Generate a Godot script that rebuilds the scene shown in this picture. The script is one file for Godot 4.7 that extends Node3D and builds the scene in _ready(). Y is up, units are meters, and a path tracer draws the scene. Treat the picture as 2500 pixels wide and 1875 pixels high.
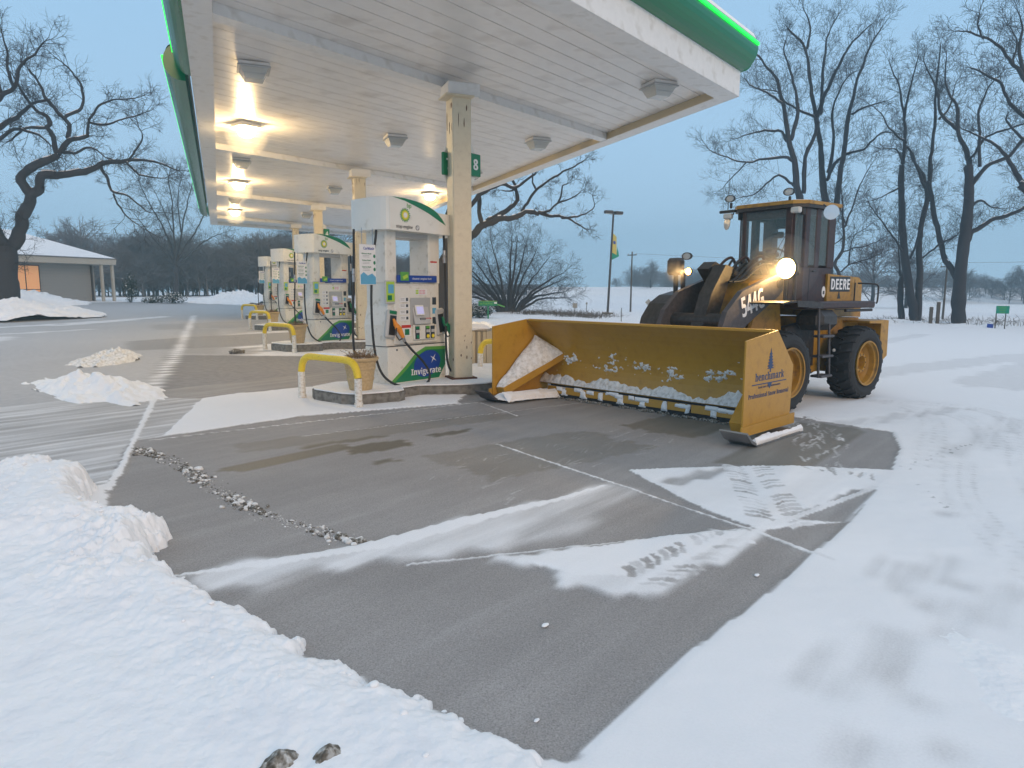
extends Node3D
# A filling station at dusk in the snow: canopy, dispensers, wheel loader with snow pusher, bare trees.

const SKEW := 0.5386            # the canopy rows run away at a slant: x grows by SKEW for each metre of depth
const TRI_LIMIT := 2600000
var M := {}                     # materials by name
var counts := {}
var taken := {}                 # names used at top level
var rng := RandomNumberGenerator.new()
var noise := FastNoiseLite.new()
var fine := FastNoiseLite.new()

func _ready():
	rng.seed = 20140131
	noise.seed = 7; noise.frequency = 0.35; noise.fractal_octaves = 4
	fine.seed = 12; fine.frequency = 2.2; fine.fractal_octaves = 4
	# camera
	var cam := Camera3D.new(); cam.name = "camera"
	cam.fov = 57.9; cam.near = 0.05; cam.far = 1500.0
	var yaw := 0.8903; var pitch := 0.1351; var roll := 0.002
	var fwd := Vector3(sin(yaw) * cos(pitch), -sin(pitch), -cos(yaw) * cos(pitch))
	var right := Vector3(cos(yaw), 0, sin(yaw))
	var up := right.cross(fwd)
	var rx := right * cos(roll) + up * sin(roll)
	var ry := up * cos(roll) - right * sin(roll)
	cam.transform = Transform3D(Basis(rx, ry, -fwd), Vector3(0, 1.95, 0))
	add_child(cam); cam.current = true
	# sky, air and an added warm light from behind the viewer
	var env := Environment.new()
	env.background_mode = Environment.BG_SKY
	var sky := Sky.new(); var pano := PanoramaSkyMaterial.new()
	pano.panorama = make_sky(); sky.sky_material = pano; env.sky = sky
	env.background_energy_multiplier = 1.0
	env.tonemap_mode = Environment.TONE_MAPPER_LINEAR
	env.tonemap_exposure = 1.0
	env.sdfgi_enabled = true; env.ssao_enabled = true; env.ssil_enabled = true
	env.volumetric_fog_enabled = true; env.volumetric_fog_density = 0.0
	env.fog_enabled = true; env.fog_density = 0.0031; env.fog_light_color = Color(0.74, 0.92, 1.0)
	var we := WorldEnvironment.new(); we.name = "world_environment"; we.environment = env; add_child(we)
	var warm_fill := DirectionalLight3D.new(); warm_fill.name = "added_front_light"  # added warm light, in place of unseen lamps behind the viewer
	warm_fill.light_color = Color(1.0, 0.80, 0.56); warm_fill.light_energy = 0.46; warm_fill.light_angular_distance = 30.0
	warm_fill.shadow_enabled = true
	warm_fill.basis = Basis.looking_at(Vector3(0.36, -0.37, -0.86).normalized(), Vector3.UP); add_child(warm_fill)
	make_materials()
	make_ground()
	make_backdrop()
	make_canopy()
	make_islands()
	make_loader()
	make_pusher()
	make_trees()
	make_street_things()
	make_snow_piles()

# ---------------------------------------------------------------- sky and textures
func lin(r: float, g: float, b: float) -> Color:
	return Color(r, g, b).linear_to_srgb()

func make_sky() -> ImageTexture:
	var w := 512; var h := 256
	var im := Image.create(w, h, false, Image.FORMAT_RGBAF)
	var n := FastNoiseLite.new(); n.seed = 3; n.frequency = 1.3; n.fractal_octaves = 4
	for y in h:
		var el := (0.5 - (y + 0.5) / h) * PI
		var s := clampf(sin(el), 0.0, 1.0)
		for x in w:
			var az := (x + 0.5) / w * TAU
			var v := Vector3(cos(az) * cos(el), sin(el) * 2.0, sin(az) * cos(el))
			var c := n.get_noise_3dv(v) * 0.05
			var t := pow(s, 0.7)
			# overcast: a shade deeper above the treetops, then brighter and greyer towards the zenith
			var low := Vector3(0.26, 0.58, 1.02)
			var mid := Vector3(0.135, 0.38, 0.82)
			var top := Vector3(0.52, 0.70, 1.0)
			var col: Vector3 = low.lerp(mid, clampf(t / 0.45, 0, 1)).lerp(top, clampf((t - 0.5) / 0.5, 0, 1))
			col *= 1.0 + c
			im.set_pixel(x, y, Color(col.x, col.y, col.z).linear_to_srgb())
	return ImageTexture.create_from_image(im)

func ntex(freq: float, cols: Array, offs: Array, oct := 4, type := FastNoiseLite.TYPE_SIMPLEX_SMOOTH, sd := 1, size := 512) -> NoiseTexture2D:
	var t := NoiseTexture2D.new(); t.width = size; t.height = size; t.seamless = true
	var n := FastNoiseLite.new(); n.noise_type = type; n.frequency = freq; n.fractal_octaves = oct; n.seed = sd
	if type == FastNoiseLite.TYPE_CELLULAR: n.cellular_return_type = FastNoiseLite.RETURN_DISTANCE
	t.noise = n
	var g := Gradient.new(); g.offsets = PackedFloat32Array(offs)
	var pc := PackedColorArray()
	for c in cols: pc.append(c)
	g.colors = pc; t.color_ramp = g
	return t

func bump_tex(freq: float, strength: float, oct := 4, sd := 2, size := 512) -> NoiseTexture2D:
	var t := NoiseTexture2D.new(); t.width = size; t.height = size; t.seamless = true
	var n := FastNoiseLite.new(); n.frequency = freq; n.fractal_octaves = oct; n.seed = sd
	t.noise = n; t.as_normal_map = true; t.bump_strength = strength
	return t

func mat(called: String, col: Color, rough := 0.6, metal := 0.0) -> StandardMaterial3D:
	var m := StandardMaterial3D.new(); m.resource_name = called
	m.albedo_color = col; m.roughness = rough; m.metallic = metal
	M[called] = m
	return m

func textured(called: String, tex: Texture2D, scale: float, rough := 0.6, metal := 0.0, nrm: Texture2D = null, nscale := 1.0) -> StandardMaterial3D:
	var m := mat(called, Color.WHITE, rough, metal)
	m.albedo_texture = tex
	m.uv1_triplanar = true; m.uv1_world_triplanar = true; m.uv1_scale = Vector3.ONE * scale
	if nrm: m.normal_enabled = true; m.normal_texture = nrm; m.normal_scale = nscale
	return m

func make_materials():
	var snow_n := bump_tex(0.02, 6.0, 5, 4)
	var grit_n := bump_tex(0.06, 5.0, 4, 5)
	textured("snow", ntex(0.006, [lin(0.80, 0.81, 0.83), lin(0.88, 0.885, 0.89), lin(0.84, 0.845, 0.85)], [0.0, 0.5, 1.0], 5, FastNoiseLite.TYPE_SIMPLEX_SMOOTH, 31), 0.6, 0.9, 0.0, snow_n, 0.7)
	textured("dirty_snow", ntex(0.02, [lin(0.42, 0.40, 0.36), lin(0.72, 0.715, 0.70), lin(0.86, 0.86, 0.86)], [0.15, 0.45, 0.8], 5, FastNoiseLite.TYPE_SIMPLEX_SMOOTH, 32), 1.1, 0.9, 0.0, snow_n, 1.0)
	textured("grimy_ice", ntex(0.03, [lin(0.05, 0.045, 0.035), lin(0.16, 0.14, 0.11), lin(0.60, 0.60, 0.58)], [0.25, 0.5, 0.72], 5, FastNoiseLite.TYPE_SIMPLEX_SMOOTH, 33), 1.6, 0.85, 0.0, grit_n, 1.0)
	textured("concrete", ntex(0.02, [lin(0.12, 0.11, 0.095), lin(0.20, 0.185, 0.16), lin(0.26, 0.245, 0.22)], [0.2, 0.5, 0.9], 5, FastNoiseLite.TYPE_SIMPLEX_SMOOTH, 34), 0.8, 0.85, 0.0, grit_n, 0.6)
	textured("white_panel", ntex(0.006, [lin(0.64, 0.60, 0.56), lin(0.80, 0.77, 0.735), lin(0.75, 0.72, 0.69)], [0.1, 0.5, 0.9], 4, FastNoiseLite.TYPE_SIMPLEX_SMOOTH, 35), 0.35, 0.33)
	textured("white_metal", ntex(0.008, [lin(0.62, 0.60, 0.56), lin(0.76, 0.75, 0.73), lin(0.72, 0.71, 0.69)], [0.05, 0.4, 0.9], 4, FastNoiseLite.TYPE_SIMPLEX_SMOOTH, 36), 0.7, 0.38)
	textured("cream_column", ntex(0.012, [lin(0.30, 0.17, 0.08), lin(0.64, 0.55, 0.40), lin(0.72, 0.63, 0.46), lin(0.70, 0.61, 0.45)], [0.04, 0.10, 0.5, 0.9], 5, FastNoiseLite.TYPE_SIMPLEX_SMOOTH, 37), 0.9, 0.5)
	textured("rust", ntex(0.04, [lin(0.06, 0.02, 0.01), lin(0.20, 0.08, 0.03)], [0.2, 0.8]), 4.0, 0.9)
	textured("pump_white", ntex(0.012, [lin(0.58, 0.55, 0.47), lin(0.75, 0.73, 0.665), lin(0.77, 0.75, 0.69)], [0.05, 0.3, 0.9], 4, FastNoiseLite.TYPE_SIMPLEX_SMOOTH, 38), 0.8, 0.35)
	textured("header_white", ntex(0.012, [lin(0.66, 0.63, 0.56), lin(0.80, 0.78, 0.71), lin(0.82, 0.80, 0.74)], [0.05, 0.3, 0.9], 4, FastNoiseLite.TYPE_SIMPLEX_SMOOTH, 39), 0.5, 0.3)
	mat("pump_grey", lin(0.50, 0.50, 0.49), 0.4)
	mat("bezel", lin(0.42, 0.43, 0.43), 0.45)
	mat("screen", lin(0.35, 0.34, 0.50), 0.15)
	M.screen.emission_enabled = true; M.screen.emission = lin(0.55, 0.52, 0.85); M.screen.emission_energy_multiplier = 0.5
	mat("black_rubber", lin(0.016, 0.016, 0.017), 0.5)
	mat("black_plastic", lin(0.02, 0.02, 0.022), 0.4)
	mat("steel", lin(0.45, 0.45, 0.46), 0.3, 0.9)
	mat("green", lin(0.006, 0.19, 0.075), 0.35)
	mat("green_gloss", lin(0.004, 0.16, 0.062), 0.22)
	mat("green_light", lin(0.10, 0.34, 0.05), 0.4)
	mat("lime", lin(0.42, 0.62, 0.06), 0.4)
	mat("sun_yellow", lin(0.85, 0.68, 0.03), 0.4)
	mat("blue", lin(0.012, 0.055, 0.33), 0.35)
	mat("sky_blue", lin(0.12, 0.40, 0.62), 0.4)
	mat("white", lin(0.80, 0.80, 0.80), 0.4)
	mat("print_dark", lin(0.03, 0.04, 0.05), 0.6)
	mat("red", lin(0.55, 0.03, 0.02), 0.4)
	mat("pink", lin(0.72, 0.45, 0.50), 0.5)
	mat("orange", lin(0.80, 0.27, 0.015), 0.4)
	textured("hoop_yellow", ntex(0.02, [lin(0.55, 0.36, 0.02), lin(0.78, 0.56, 0.02), lin(0.80, 0.60, 0.03)], [0.1, 0.3, 0.9]), 1.2, 0.45)
	textured("hoop_white", ntex(0.03, [lin(0.30, 0.20, 0.11), lin(0.66, 0.62, 0.54), lin(0.76, 0.745, 0.70)], [0.12, 0.3, 0.6]), 1.3, 0.5)
	textured("planter_clay", ntex(0.02, [lin(0.46, 0.33, 0.17), lin(0.58, 0.44, 0.25)], [0.2, 0.8]), 1.5, 0.75)
	mat("dry_plant", lin(0.24, 0.15, 0.07), 0.9)
	textured("loader_yellow", ntex(0.015, [lin(0.22, 0.115, 0.02), lin(0.38, 0.20, 0.022), lin(0.43, 0.232, 0.025)], [0.1, 0.4, 0.9], 5, FastNoiseLite.TYPE_SIMPLEX_SMOOTH, 41), 0.9, 0.42)
	textured("pusher_yellow", ntex(0.012, [lin(0.38, 0.195, 0.02), lin(0.44, 0.232, 0.02), lin(0.47, 0.252, 0.024), lin(0.45, 0.24, 0.02)], [0.1, 0.3, 0.6, 0.95], 5, FastNoiseLite.TYPE_SIMPLEX_SMOOTH, 42), 0.8, 0.36)
	textured("loader_dark", ntex(0.02, [lin(0.018, 0.015, 0.014), lin(0.034, 0.029, 0.027), lin(0.06, 0.054, 0.05)], [0.2, 0.5, 0.9]), 1.0, 0.48)
	textured("arm_grey", ntex(0.02, [lin(0.05, 0.046, 0.05), lin(0.085, 0.078, 0.085)], [0.2, 0.8]), 1.0, 0.5)
	textured("cab_brown", ntex(0.02, [lin(0.028, 0.014, 0.012), lin(0.06, 0.026, 0.022)], [0.2, 0.8]), 1.0, 0.45)
	textured("tyre", ntex(0.05, [lin(0.010, 0.010, 0.011), lin(0.02, 0.02, 0.021), lin(0.045, 0.045, 0.05)], [0.2, 0.6, 0.95]), 2.0, 0.75)
	mat("lamp_glass", lin(0.55, 0.55, 0.52), 0.15)
	mat("mirror", lin(0.75, 0.75, 0.76), 0.12, 0.6)
	var g := mat("cab_glass", Color(0.70, 0.82, 0.84, 0.10), 0.03)
	g.metallic_specular = 0.18
	g.transparency = BaseMaterial3D.TRANSPARENCY_ALPHA
	var l := mat("fixture_lens", lin(0.62, 0.62, 0.58), 0.2)
	l.transparency = BaseMaterial3D.TRANSPARENCY_ALPHA; l.albedo_color.a = 0.75
	glow("lamp_lit", Color(1.0, 0.88, 0.62), 30.0)
	glow("headlamp_lit", Color(1.0, 0.80, 0.48), 60.0)
	glow("work_lamp_lit", Color(1.0, 0.75, 0.42), 14.0)
	glow("neon_green", Color(0.10, 1.0, 0.28), 1.6)
	glow("window_lit", Color(1.0, 0.72, 0.48), 0.20)
	textured("bark", ntex(0.05, [lin(0.022, 0.020, 0.022), lin(0.045, 0.042, 0.046), lin(0.075, 0.07, 0.075)], [0.2, 0.5, 0.9], 5, FastNoiseLite.TYPE_SIMPLEX_SMOOTH, 51), 1.5, 0.95)
	mat("twig", lin(0.042, 0.036, 0.04), 0.95)
	mat("pale_twig", lin(0.10, 0.085, 0.08), 0.95)
	mat("haze_twig", lin(0.17, 0.165, 0.17), 0.95)  # paler than twig: distance haze is put into the colour
	mat("shrub_green", lin(0.02, 0.035, 0.02), 0.9)
	textured("block_wall", ntex(0.05, [lin(0.27, 0.265, 0.25), lin(0.38, 0.37, 0.35)], [0.2, 0.8]), 1.2, 0.9)
	mat("eave_cream", lin(0.48, 0.44, 0.37), 0.7)
	mat("grey_paint", lin(0.20, 0.21, 0.22), 0.6)
	mat("pole_brown", lin(0.05, 0.04, 0.038), 0.6)
	mat("wood_pole", lin(0.10, 0.085, 0.07), 0.9)
	mat("sign_back", lin(0.30, 0.29, 0.26), 0.6)
	mat("bin_tan", lin(0.56, 0.46, 0.30), 0.7)
	mat("bin_brown", lin(0.30, 0.25, 0.18), 0.7)  # grey-brown of the liner and rim
	mat("banner_yellow", lin(0.55, 0.46, 0.12), 0.8)
	mat("banner_teal", lin(0.01, 0.26, 0.17), 0.8)
	mat("road_cut", lin(0.10, 0.10, 0.105), 0.9)
	mat("grass_dry", lin(0.12, 0.09, 0.065), 0.95)

func glow(called: String, c: Color, k: float):
	var m := mat(called, c, 0.4)
	m.emission_enabled = true; m.emission = c; m.emission_energy_multiplier = k

# ---------------------------------------------------------------- naming
func numbered(called: String) -> String:
	if not taken.has(called):
		taken[called] = 0
		return called
	taken[called] += 1
	return "%s_%03d" % [called, taken[called]]

func tag(o: Node, label: String, category: String, group := "") -> Node:
	o.set_meta("label", label); o.set_meta("category", category)
	if group: o.set_meta("group", group)
	return o

func thing(called: String, label: String, category: String, at := Vector3.ZERO, turn := 0.0, group := "") -> Node3D:
	var o := Node3D.new(); o.name = numbered(called)
	o.position = at; o.rotation.y = turn
	add_child(o)
	tag(o, label, category, group)
	return o

func dup(src: Node3D, called: String, at: Vector3, label: String, group := "") -> Node3D:
	var r: Node3D = src.duplicate(); r.name = numbered(called); r.position = at
	add_child(r); r.set_meta("label", label)
	if group: r.set_meta("group", group)
	return r

func obj(called: String, mesh: Mesh, m: Material, parent: Node = null, label := "") -> MeshInstance3D:
	var o := MeshInstance3D.new(); o.mesh = mesh; o.material_override = m
	o.cast_shadow = GeometryInstance3D.SHADOW_CASTING_SETTING_ON
	if parent == null or parent == self:
		o.name = numbered(called); add_child(o)
	else:
		o.name = part_name(parent, called); parent.add_child(o, true)
	if label: o.set_meta("label", label)
	return o

func part_name(parent: Node, called: String) -> String:
	if not parent.has_node(called): return called
	var key := "%d/%s" % [parent.get_instance_id(), called]
	var k: int = counts.get(key, 0) + 1
	counts[key] = k
	return "%s_%03d" % [called, k]

func struct(called: String, mesh: Mesh, m: Material) -> MeshInstance3D:
	var o := obj(called, mesh, m); o.set_meta("kind", "structure")
	return o

func stuff(o: Node) -> Node:
	o.set_meta("kind", "stuff")
	return o

# ---------------------------------------------------------------- mesh writing
class B:
	var v := PackedVector3Array(); var n := PackedVector3Array(); var u := PackedVector2Array(); var u2 := PackedVector2Array(); var c := PackedColorArray()
	var i := PackedInt32Array()
	var has_c := false
	func tri(a: Vector3, b: Vector3, d: Vector3):       # flat, seen from the side on which a, b, d run clockwise
		var nn := (d - a).cross(b - a).normalized()
		var k := v.size()
		v.append(a); v.append(b); v.append(d)
		for j in 3: n.append(nn)
		i.append(k); i.append(k + 1); i.append(k + 2)
	func quad(a: Vector3, b: Vector3, d: Vector3, e: Vector3):
		var nn := (d - a).cross(b - a)
		if nn.length_squared() < 1e-14: nn = (e - a).cross(d - a)
		nn = nn.normalized()
		var k := v.size()
		v.append(a); v.append(b); v.append(d); v.append(e)
		for j in 4: n.append(nn)
		i.append_array(PackedInt32Array([k, k + 1, k + 2, k, k + 2, k + 3]))
	func hexa(p: Array):                                  # p: bottom four, then top four, counter-clockwise seen from above
		quad(p[0], p[1], p[2], p[3]); quad(p[7], p[6], p[5], p[4])
		for k in 4:
			var j := (k + 1) % 4
			quad(p[k], p[k + 4], p[j + 4], p[j])
	func box(at: Vector3, s: Vector3, bs := Basis()):
		var h := s * 0.5
		var p := []
		for y in [-h.y, h.y]:
			for q in [Vector2(-1, 1), Vector2(1, 1), Vector2(1, -1), Vector2(-1, -1)]:
				p.append(at + bs * Vector3(q.x * h.x, y, q.y * h.z))
		hexa(p)
	func cbox(at: Vector3, s: Vector3, ch: float, bs := Basis()):   # a box with chamfered edges
		var h := s * 0.5
		ch = minf(ch, minf(h.x, minf(h.y, h.z)) * 0.9)
		var g := func(x, y, z): return at + bs * Vector3(x, y, z)
		var a := h - Vector3.ONE * ch
		var F := {}
		for ax in 3:
			for sg in [-1.0, 1.0]:
				var q := []
				for w in [Vector2(-1, -1), Vector2(1, -1), Vector2(1, 1), Vector2(-1, 1)]:
					var t := Vector3.ZERO
					t[ax] = sg * h[ax]; t[(ax + 1) % 3] = w.x * a[(ax + 1) % 3]; t[(ax + 2) % 3] = w.y * a[(ax + 2) % 3]
					q.append(t)
				if sg > 0: q.reverse()
				quad(g.call(q[0].x, q[0].y, q[0].z), g.call(q[1].x, q[1].y, q[1].z), g.call(q[2].x, q[2].y, q[2].z), g.call(q[3].x, q[3].y, q[3].z))
		for ax in 3:
			var b := (ax + 1) % 3; var cc := (ax + 2) % 3
			for s1 in [-1.0, 1.0]:
				for s2 in [-1.0, 1.0]:
					var q := []
					for w in [[-1.0, 0], [1.0, 0], [1.0, 1], [-1.0, 1]]:
						var t := Vector3.ZERO
						t[ax] = w[0] * a[ax]
						t[b] = s1 * (h[b] if w[1] == 0 else a[b]); t[cc] = s2 * (a[cc] if w[1] == 0 else h[cc])
						q.append(t)
					if s1 * s2 < 0: q.reverse()
					quad(g.call(q[0].x, q[0].y, q[0].z), g.call(q[1].x, q[1].y, q[1].z), g.call(q[2].x, q[2].y, q[2].z), g.call(q[3].x, q[3].y, q[3].z))
		for sx in [-1.0, 1.0]:
			for sy in [-1.0, 1.0]:
				for sz in [-1.0, 1.0]:
					var t0 := Vector3(sx * h.x, sy * a.y, sz * a.z); var t1 := Vector3(sx * a.x, sy * h.y, sz * a.z); var t2 := Vector3(sx * a.x, sy * a.y, sz * h.z)
					if sx * sy * sz > 0: tri(g.call(t0.x, t0.y, t0.z), g.call(t2.x, t2.y, t2.z), g.call(t1.x, t1.y, t1.z))
					else: tri(g.call(t0.x, t0.y, t0.z), g.call(t1.x, t1.y, t1.z), g.call(t2.x, t2.y, t2.z))
	func tube(p: Array, r, sides := 8, caps := true):     # p: Vector3s; r: a number or one per point
		var cnt := p.size()
		var k0 := v.size()
		var ref := Vector3.ZERO
		for j in cnt:
			var d: Vector3 = (p[mini(j + 1, cnt - 1)] - p[maxi(j - 1, 0)])
			if d.length_squared() < 1e-12: d = Vector3.UP
			d = d.normalized()
			if ref == Vector3.ZERO: ref = Vector3.RIGHT if absf(d.x) < 0.7 else Vector3.UP
			var a: Vector3 = (ref - d * ref.dot(d))
			if a.length_squared() < 1e-8: a = d.cross(Vector3(0.31, 0.7, 0.4))
			a = a.normalized(); ref = a
			var b := d.cross(a)
			var rr: float = r[j] if r is Array else r
			for s in sides:
				var t := TAU * s / sides
				var o := a * cos(t) + b * sin(t)
				v.append(p[j] + o * rr); n.append(o)
		for j in cnt - 1:
			for s in sides:
				var q := k0 + j * sides + s; var w := k0 + j * sides + (s + 1) % sides
				i.append(q); i.append(q + sides); i.append(w)
				i.append(w); i.append(q + sides); i.append(w + sides)
		if caps and sides > 3:
			for e in 2:
				var j0 := k0 if e == 0 else k0 + (cnt - 1) * sides
				var nn: Vector3 = ((p[0] - p[1]) if e == 0 else (p[cnt - 1] - p[cnt - 2])).normalized()
				var kk := v.size()
				for s in sides: v.append(v[j0 + s]); n.append(nn)
				for s in range(1, sides - 1):
					if e == 1: i.append(kk); i.append(kk + s + 1); i.append(kk + s)
					else: i.append(kk); i.append(kk + s); i.append(kk + s + 1)
	func lathe(prof: Array, sides: int, xf := Transform3D(), sweep := TAU):     # prof: Vector2(radius, height along y), upwards
		var full := sweep > TAU - 0.01
		for j in prof.size() - 1:
			var p0: Vector2 = prof[j]; var p1: Vector2 = prof[j + 1]
			var e := p1 - p0
			var nn := Vector2(e.y, -e.x).normalized()
			var k := v.size()
			for s in sides + 1:
				var t := sweep * s / sides
				var d := Vector3(cos(t), 0, sin(t))
				for q in [p0, p1]:
					v.append(xf * (d * q.x + Vector3.UP * q.y)); n.append((xf.basis * (d * nn.x + Vector3.UP * nn.y)).normalized())
			for s in sides:
				var a := k + s * 2
				i.append(a); i.append(a + 2); i.append(a + 1)
				i.append(a + 2); i.append(a + 3); i.append(a + 1)
	func prism(poly: PackedVector2Array, z0: float, z1: float, xf := Transform3D()):   # an outline in x and y, pulled from z0 to z1
		var pl := poly
		if Geometry2D.is_polygon_clockwise(pl): pl = pl.duplicate(); pl.reverse()
		var idx := Geometry2D.triangulate_polygon(pl)
		for z in [z0, z1]:
			for t in range(0, idx.size(), 3):
				var a := pl[idx[t]]; var b := pl[idx[t + 1]]; var d := pl[idx[t + 2]]
				if (b - a).cross(d - a) < 0: var sw := b; b = d; d = sw
				if z == maxf(z0, z1): tri(xf * Vector3(a.x, a.y, z), xf * Vector3(d.x, d.y, z), xf * Vector3(b.x, b.y, z))
				else: tri(xf * Vector3(a.x, a.y, z), xf * Vector3(b.x, b.y, z), xf * Vector3(d.x, d.y, z))
		var lo := minf(z0, z1); var hi := maxf(z0, z1)
		for k in pl.size():
			var a := pl[k]; var b := pl[(k + 1) % pl.size()]
			quad(xf * Vector3(a.x, a.y, lo), xf * Vector3(a.x, a.y, hi), xf * Vector3(b.x, b.y, hi), xf * Vector3(b.x, b.y, lo))
	func slab(p: PackedVector2Array, y0: float, y1: float):     # an outline in x and z, pulled upwards
		prism(p, -y1, -y0, Transform3D(Basis(Vector3.RIGHT, Vector3(0, 0, 1), Vector3(0, -1, 0)), Vector3.ZERO))
	func blob(at: Vector3, r: Vector3, seed_n: FastNoiseLite, amp: float, rings := 6, seg := 9):
		var k := v.size()
		for a in rings + 1:
			var th := PI * a / rings
			for b in seg:
				var ph := TAU * b / seg
				var d := Vector3(sin(th) * cos(ph), cos(th), sin(th) * sin(ph))
				var q := 1.0 + amp * seed_n.get_noise_3dv((at + d * r) * 3.0)
				v.append(at + d * r * q); n.append((d / r).normalized())
		for a in rings:
			for b in seg:
				var x := k + a * seg + b; var y := k + a * seg + (b + 1) % seg
				i.append(x); i.append(x + seg); i.append(y)
				i.append(y); i.append(x + seg); i.append(y + seg)
	func crust(p: Array, up: Vector3, hh: float, nu: int, nv: int, sn: FastNoiseLite, sd: float, rag := 0.5, fq := 5.0):     # a ragged skin of snow over the patch p (four corners)
		var hs := PackedFloat32Array(); hs.resize((nu + 1) * (nv + 1))
		var ps := PackedVector3Array()
		for j in nv + 1:
			for i2 in nu + 1:
				var a := float(i2) / nu; var q := float(j) / nv
				var at: Vector3 = p[0].lerp(p[1], a).lerp(p[3].lerp(p[2], a), q)
				var e := minf(minf(a, 1.0 - a) * p[0].distance_to(p[1]), minf(q, 1.0 - q) * p[0].distance_to(p[3]))
				var n1 := sn.get_noise_3d(at.x * fq + sd, at.y * fq, at.z * fq); var n2 := sn.get_noise_3d(at.x * fq * 3.0, at.y * fq * 3.0 + sd, at.z * fq * 3.0)
				var h := (1.0 - exp(-e / maxf(hh * 0.9, 0.01))) * (1.0 + 0.5 * n1 + 0.25 * n2) - rag * (0.35 - n1) * exp(-e / (hh * 1.5 + 0.01)) - 0.04
				hs[j * (nu + 1) + i2] = h * hh
				ps.append(at + up * maxf(h * hh, -0.004))
		var k := v.size()
		for j in nv + 1:
			for i2 in nu + 1:
				var du := ps[j * (nu + 1) + mini(i2 + 1, nu)] - ps[j * (nu + 1) + maxi(i2 - 1, 0)]; var dv := ps[mini(j + 1, nv) * (nu + 1) + i2] - ps[maxi(j - 1, 0) * (nu + 1) + i2]
				var nn := du.cross(dv).normalized()
				if nn.dot(up) < 0: nn = -nn
				v.append(ps[j * (nu + 1) + i2]); n.append(nn)
		var flip: bool = (p[1] - p[0]).cross(p[3] - p[0]).dot(up) > 0
		for j in nv:
			for i2 in nu:
				var a := j * (nu + 1) + i2
				if maxf(maxf(hs[a], hs[a + 1]), maxf(hs[a + nu + 1], hs[a + nu + 2])) < 0.0: continue
				var q := [a, a + 1, a + nu + 2, a + nu + 1]
				if flip: q.reverse()
				i.append_array(PackedInt32Array([k + q[0], k + q[1], k + q[2], k + q[0], k + q[2], k + q[3]]))
	func done() -> ArrayMesh:
		var m := ArrayMesh.new()
		if v.is_empty() or i.is_empty(): return m
		var a := []; a.resize(Mesh.ARRAY_MAX)
		a[Mesh.ARRAY_VERTEX] = v; a[Mesh.ARRAY_NORMAL] = n; a[Mesh.ARRAY_INDEX] = i
		if u.size() == v.size(): a[Mesh.ARRAY_TEX_UV] = u
		if u2.size() == v.size(): a[Mesh.ARRAY_TEX_UV2] = u2
		if c.size() == v.size(): a[Mesh.ARRAY_COLOR] = c
		m.add_surface_from_arrays(Mesh.PRIMITIVE_TRIANGLES, a)
		return m

func text_mesh(s: String, size: float, bold := true, depth := 0.006, serif := false, condensed := 1.0) -> TextMesh:
	var f := SystemFont.new(); f.font_names = PackedStringArray(["Droid Serif" if serif else "Droid Sans"])
	f.font_weight = 700 if bold else 400
	var t := TextMesh.new(); t.text = s; t.font = f; t.font_size = 64; t.pixel_size = size / 64.0 / 0.72; t.depth = depth
	t.curve_step = 2.0
	return t

func lettering(called: String, s: String, cap: float, m: Material, parent: Node3D, at: Vector3, bs := Basis(), squeeze := 1.0, bold := true, serif := false, depth := 0.006) -> MeshInstance3D:
	var o := obj(called, text_mesh(s, cap, bold, depth, serif), m, parent)
	o.transform = Transform3D(bs * Basis.from_scale(Vector3(squeeze, 1, 1)), at)
	return o

func ter(x: float, z: float) -> float:       # the lot rises gently towards the back
	var d := -z
	return minf(1.1, 0.0093 * maxf(0.0, d - 10.6) + 0.03 * maxf(0.0, d - 38.0))

# ---------------------------------------------------------------- the ground
func ground_poly(called: String) -> PackedVector2Array:
	var a: Array = GROUND_SHAPES[called]
	var p := PackedVector2Array()
	for k in range(0, a.size(), 2): p.append(Vector2(a[k], a[k + 1]))
	return p

# fills an outline (metres) into a mask, with a ragged edge
func fill(im: Image, poly: PackedVector2Array, org: Vector2, ppm: float, value: float, ragged := 0.0, sd := 1.0, alpha := 1.0):
	var h := im.get_height(); var w := im.get_width()
	var y0 := h; var y1 := 0
	for p in poly:
		y0 = mini(y0, int((p.y - org.y) * ppm)); y1 = maxi(y1, int((p.y - org.y) * ppm) + 1)
	var col := Color(value, value, value, alpha)
	for y in range(maxi(0, y0), mini(h, y1 + 1)):
		var wz := org.y + (y + 0.5) / ppm
		var xs := []
		for k in poly.size():
			var a := poly[k]; var b := poly[(k + 1) % poly.size()]
			if (a.y <= wz) != (b.y <= wz): xs.append(a.x + (wz - a.y) / (b.y - a.y) * (b.x - a.x))
		xs.sort()
		for k in range(0, xs.size() - 1, 2):
			var xa: float = xs[k]; var xb: float = xs[k + 1]
			if ragged > 0.0:
				xa += ragged * (noise.get_noise_3d(xa * 6.0, wz * 9.0, sd) + 0.5 * fine.get_noise_3d(xa * 4.0, wz * 9.0, sd))
				xb += ragged * (noise.get_noise_3d(xb * 6.0, wz * 9.0, sd + 9.0) + 0.5 * fine.get_noise_3d(xb * 4.0, wz * 9.0, sd))
			var ia := maxi(0, int((xa - org.x) * ppm)); var ib := mini(w, int((xb - org.x) * ppm))
			if ib > ia: im.fill_rect(Rect2i(ia, y, ib - ia, 1), col)

func soften(im: Image, k: int) -> Image:
	var w := im.get_width(); var h := im.get_height()
	im.resize(maxi(2, w / k), maxi(2, h / k), Image.INTERPOLATE_BILINEAR)
	im.resize(w, h, Image.INTERPOLATE_CUBIC)
	return im

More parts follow.
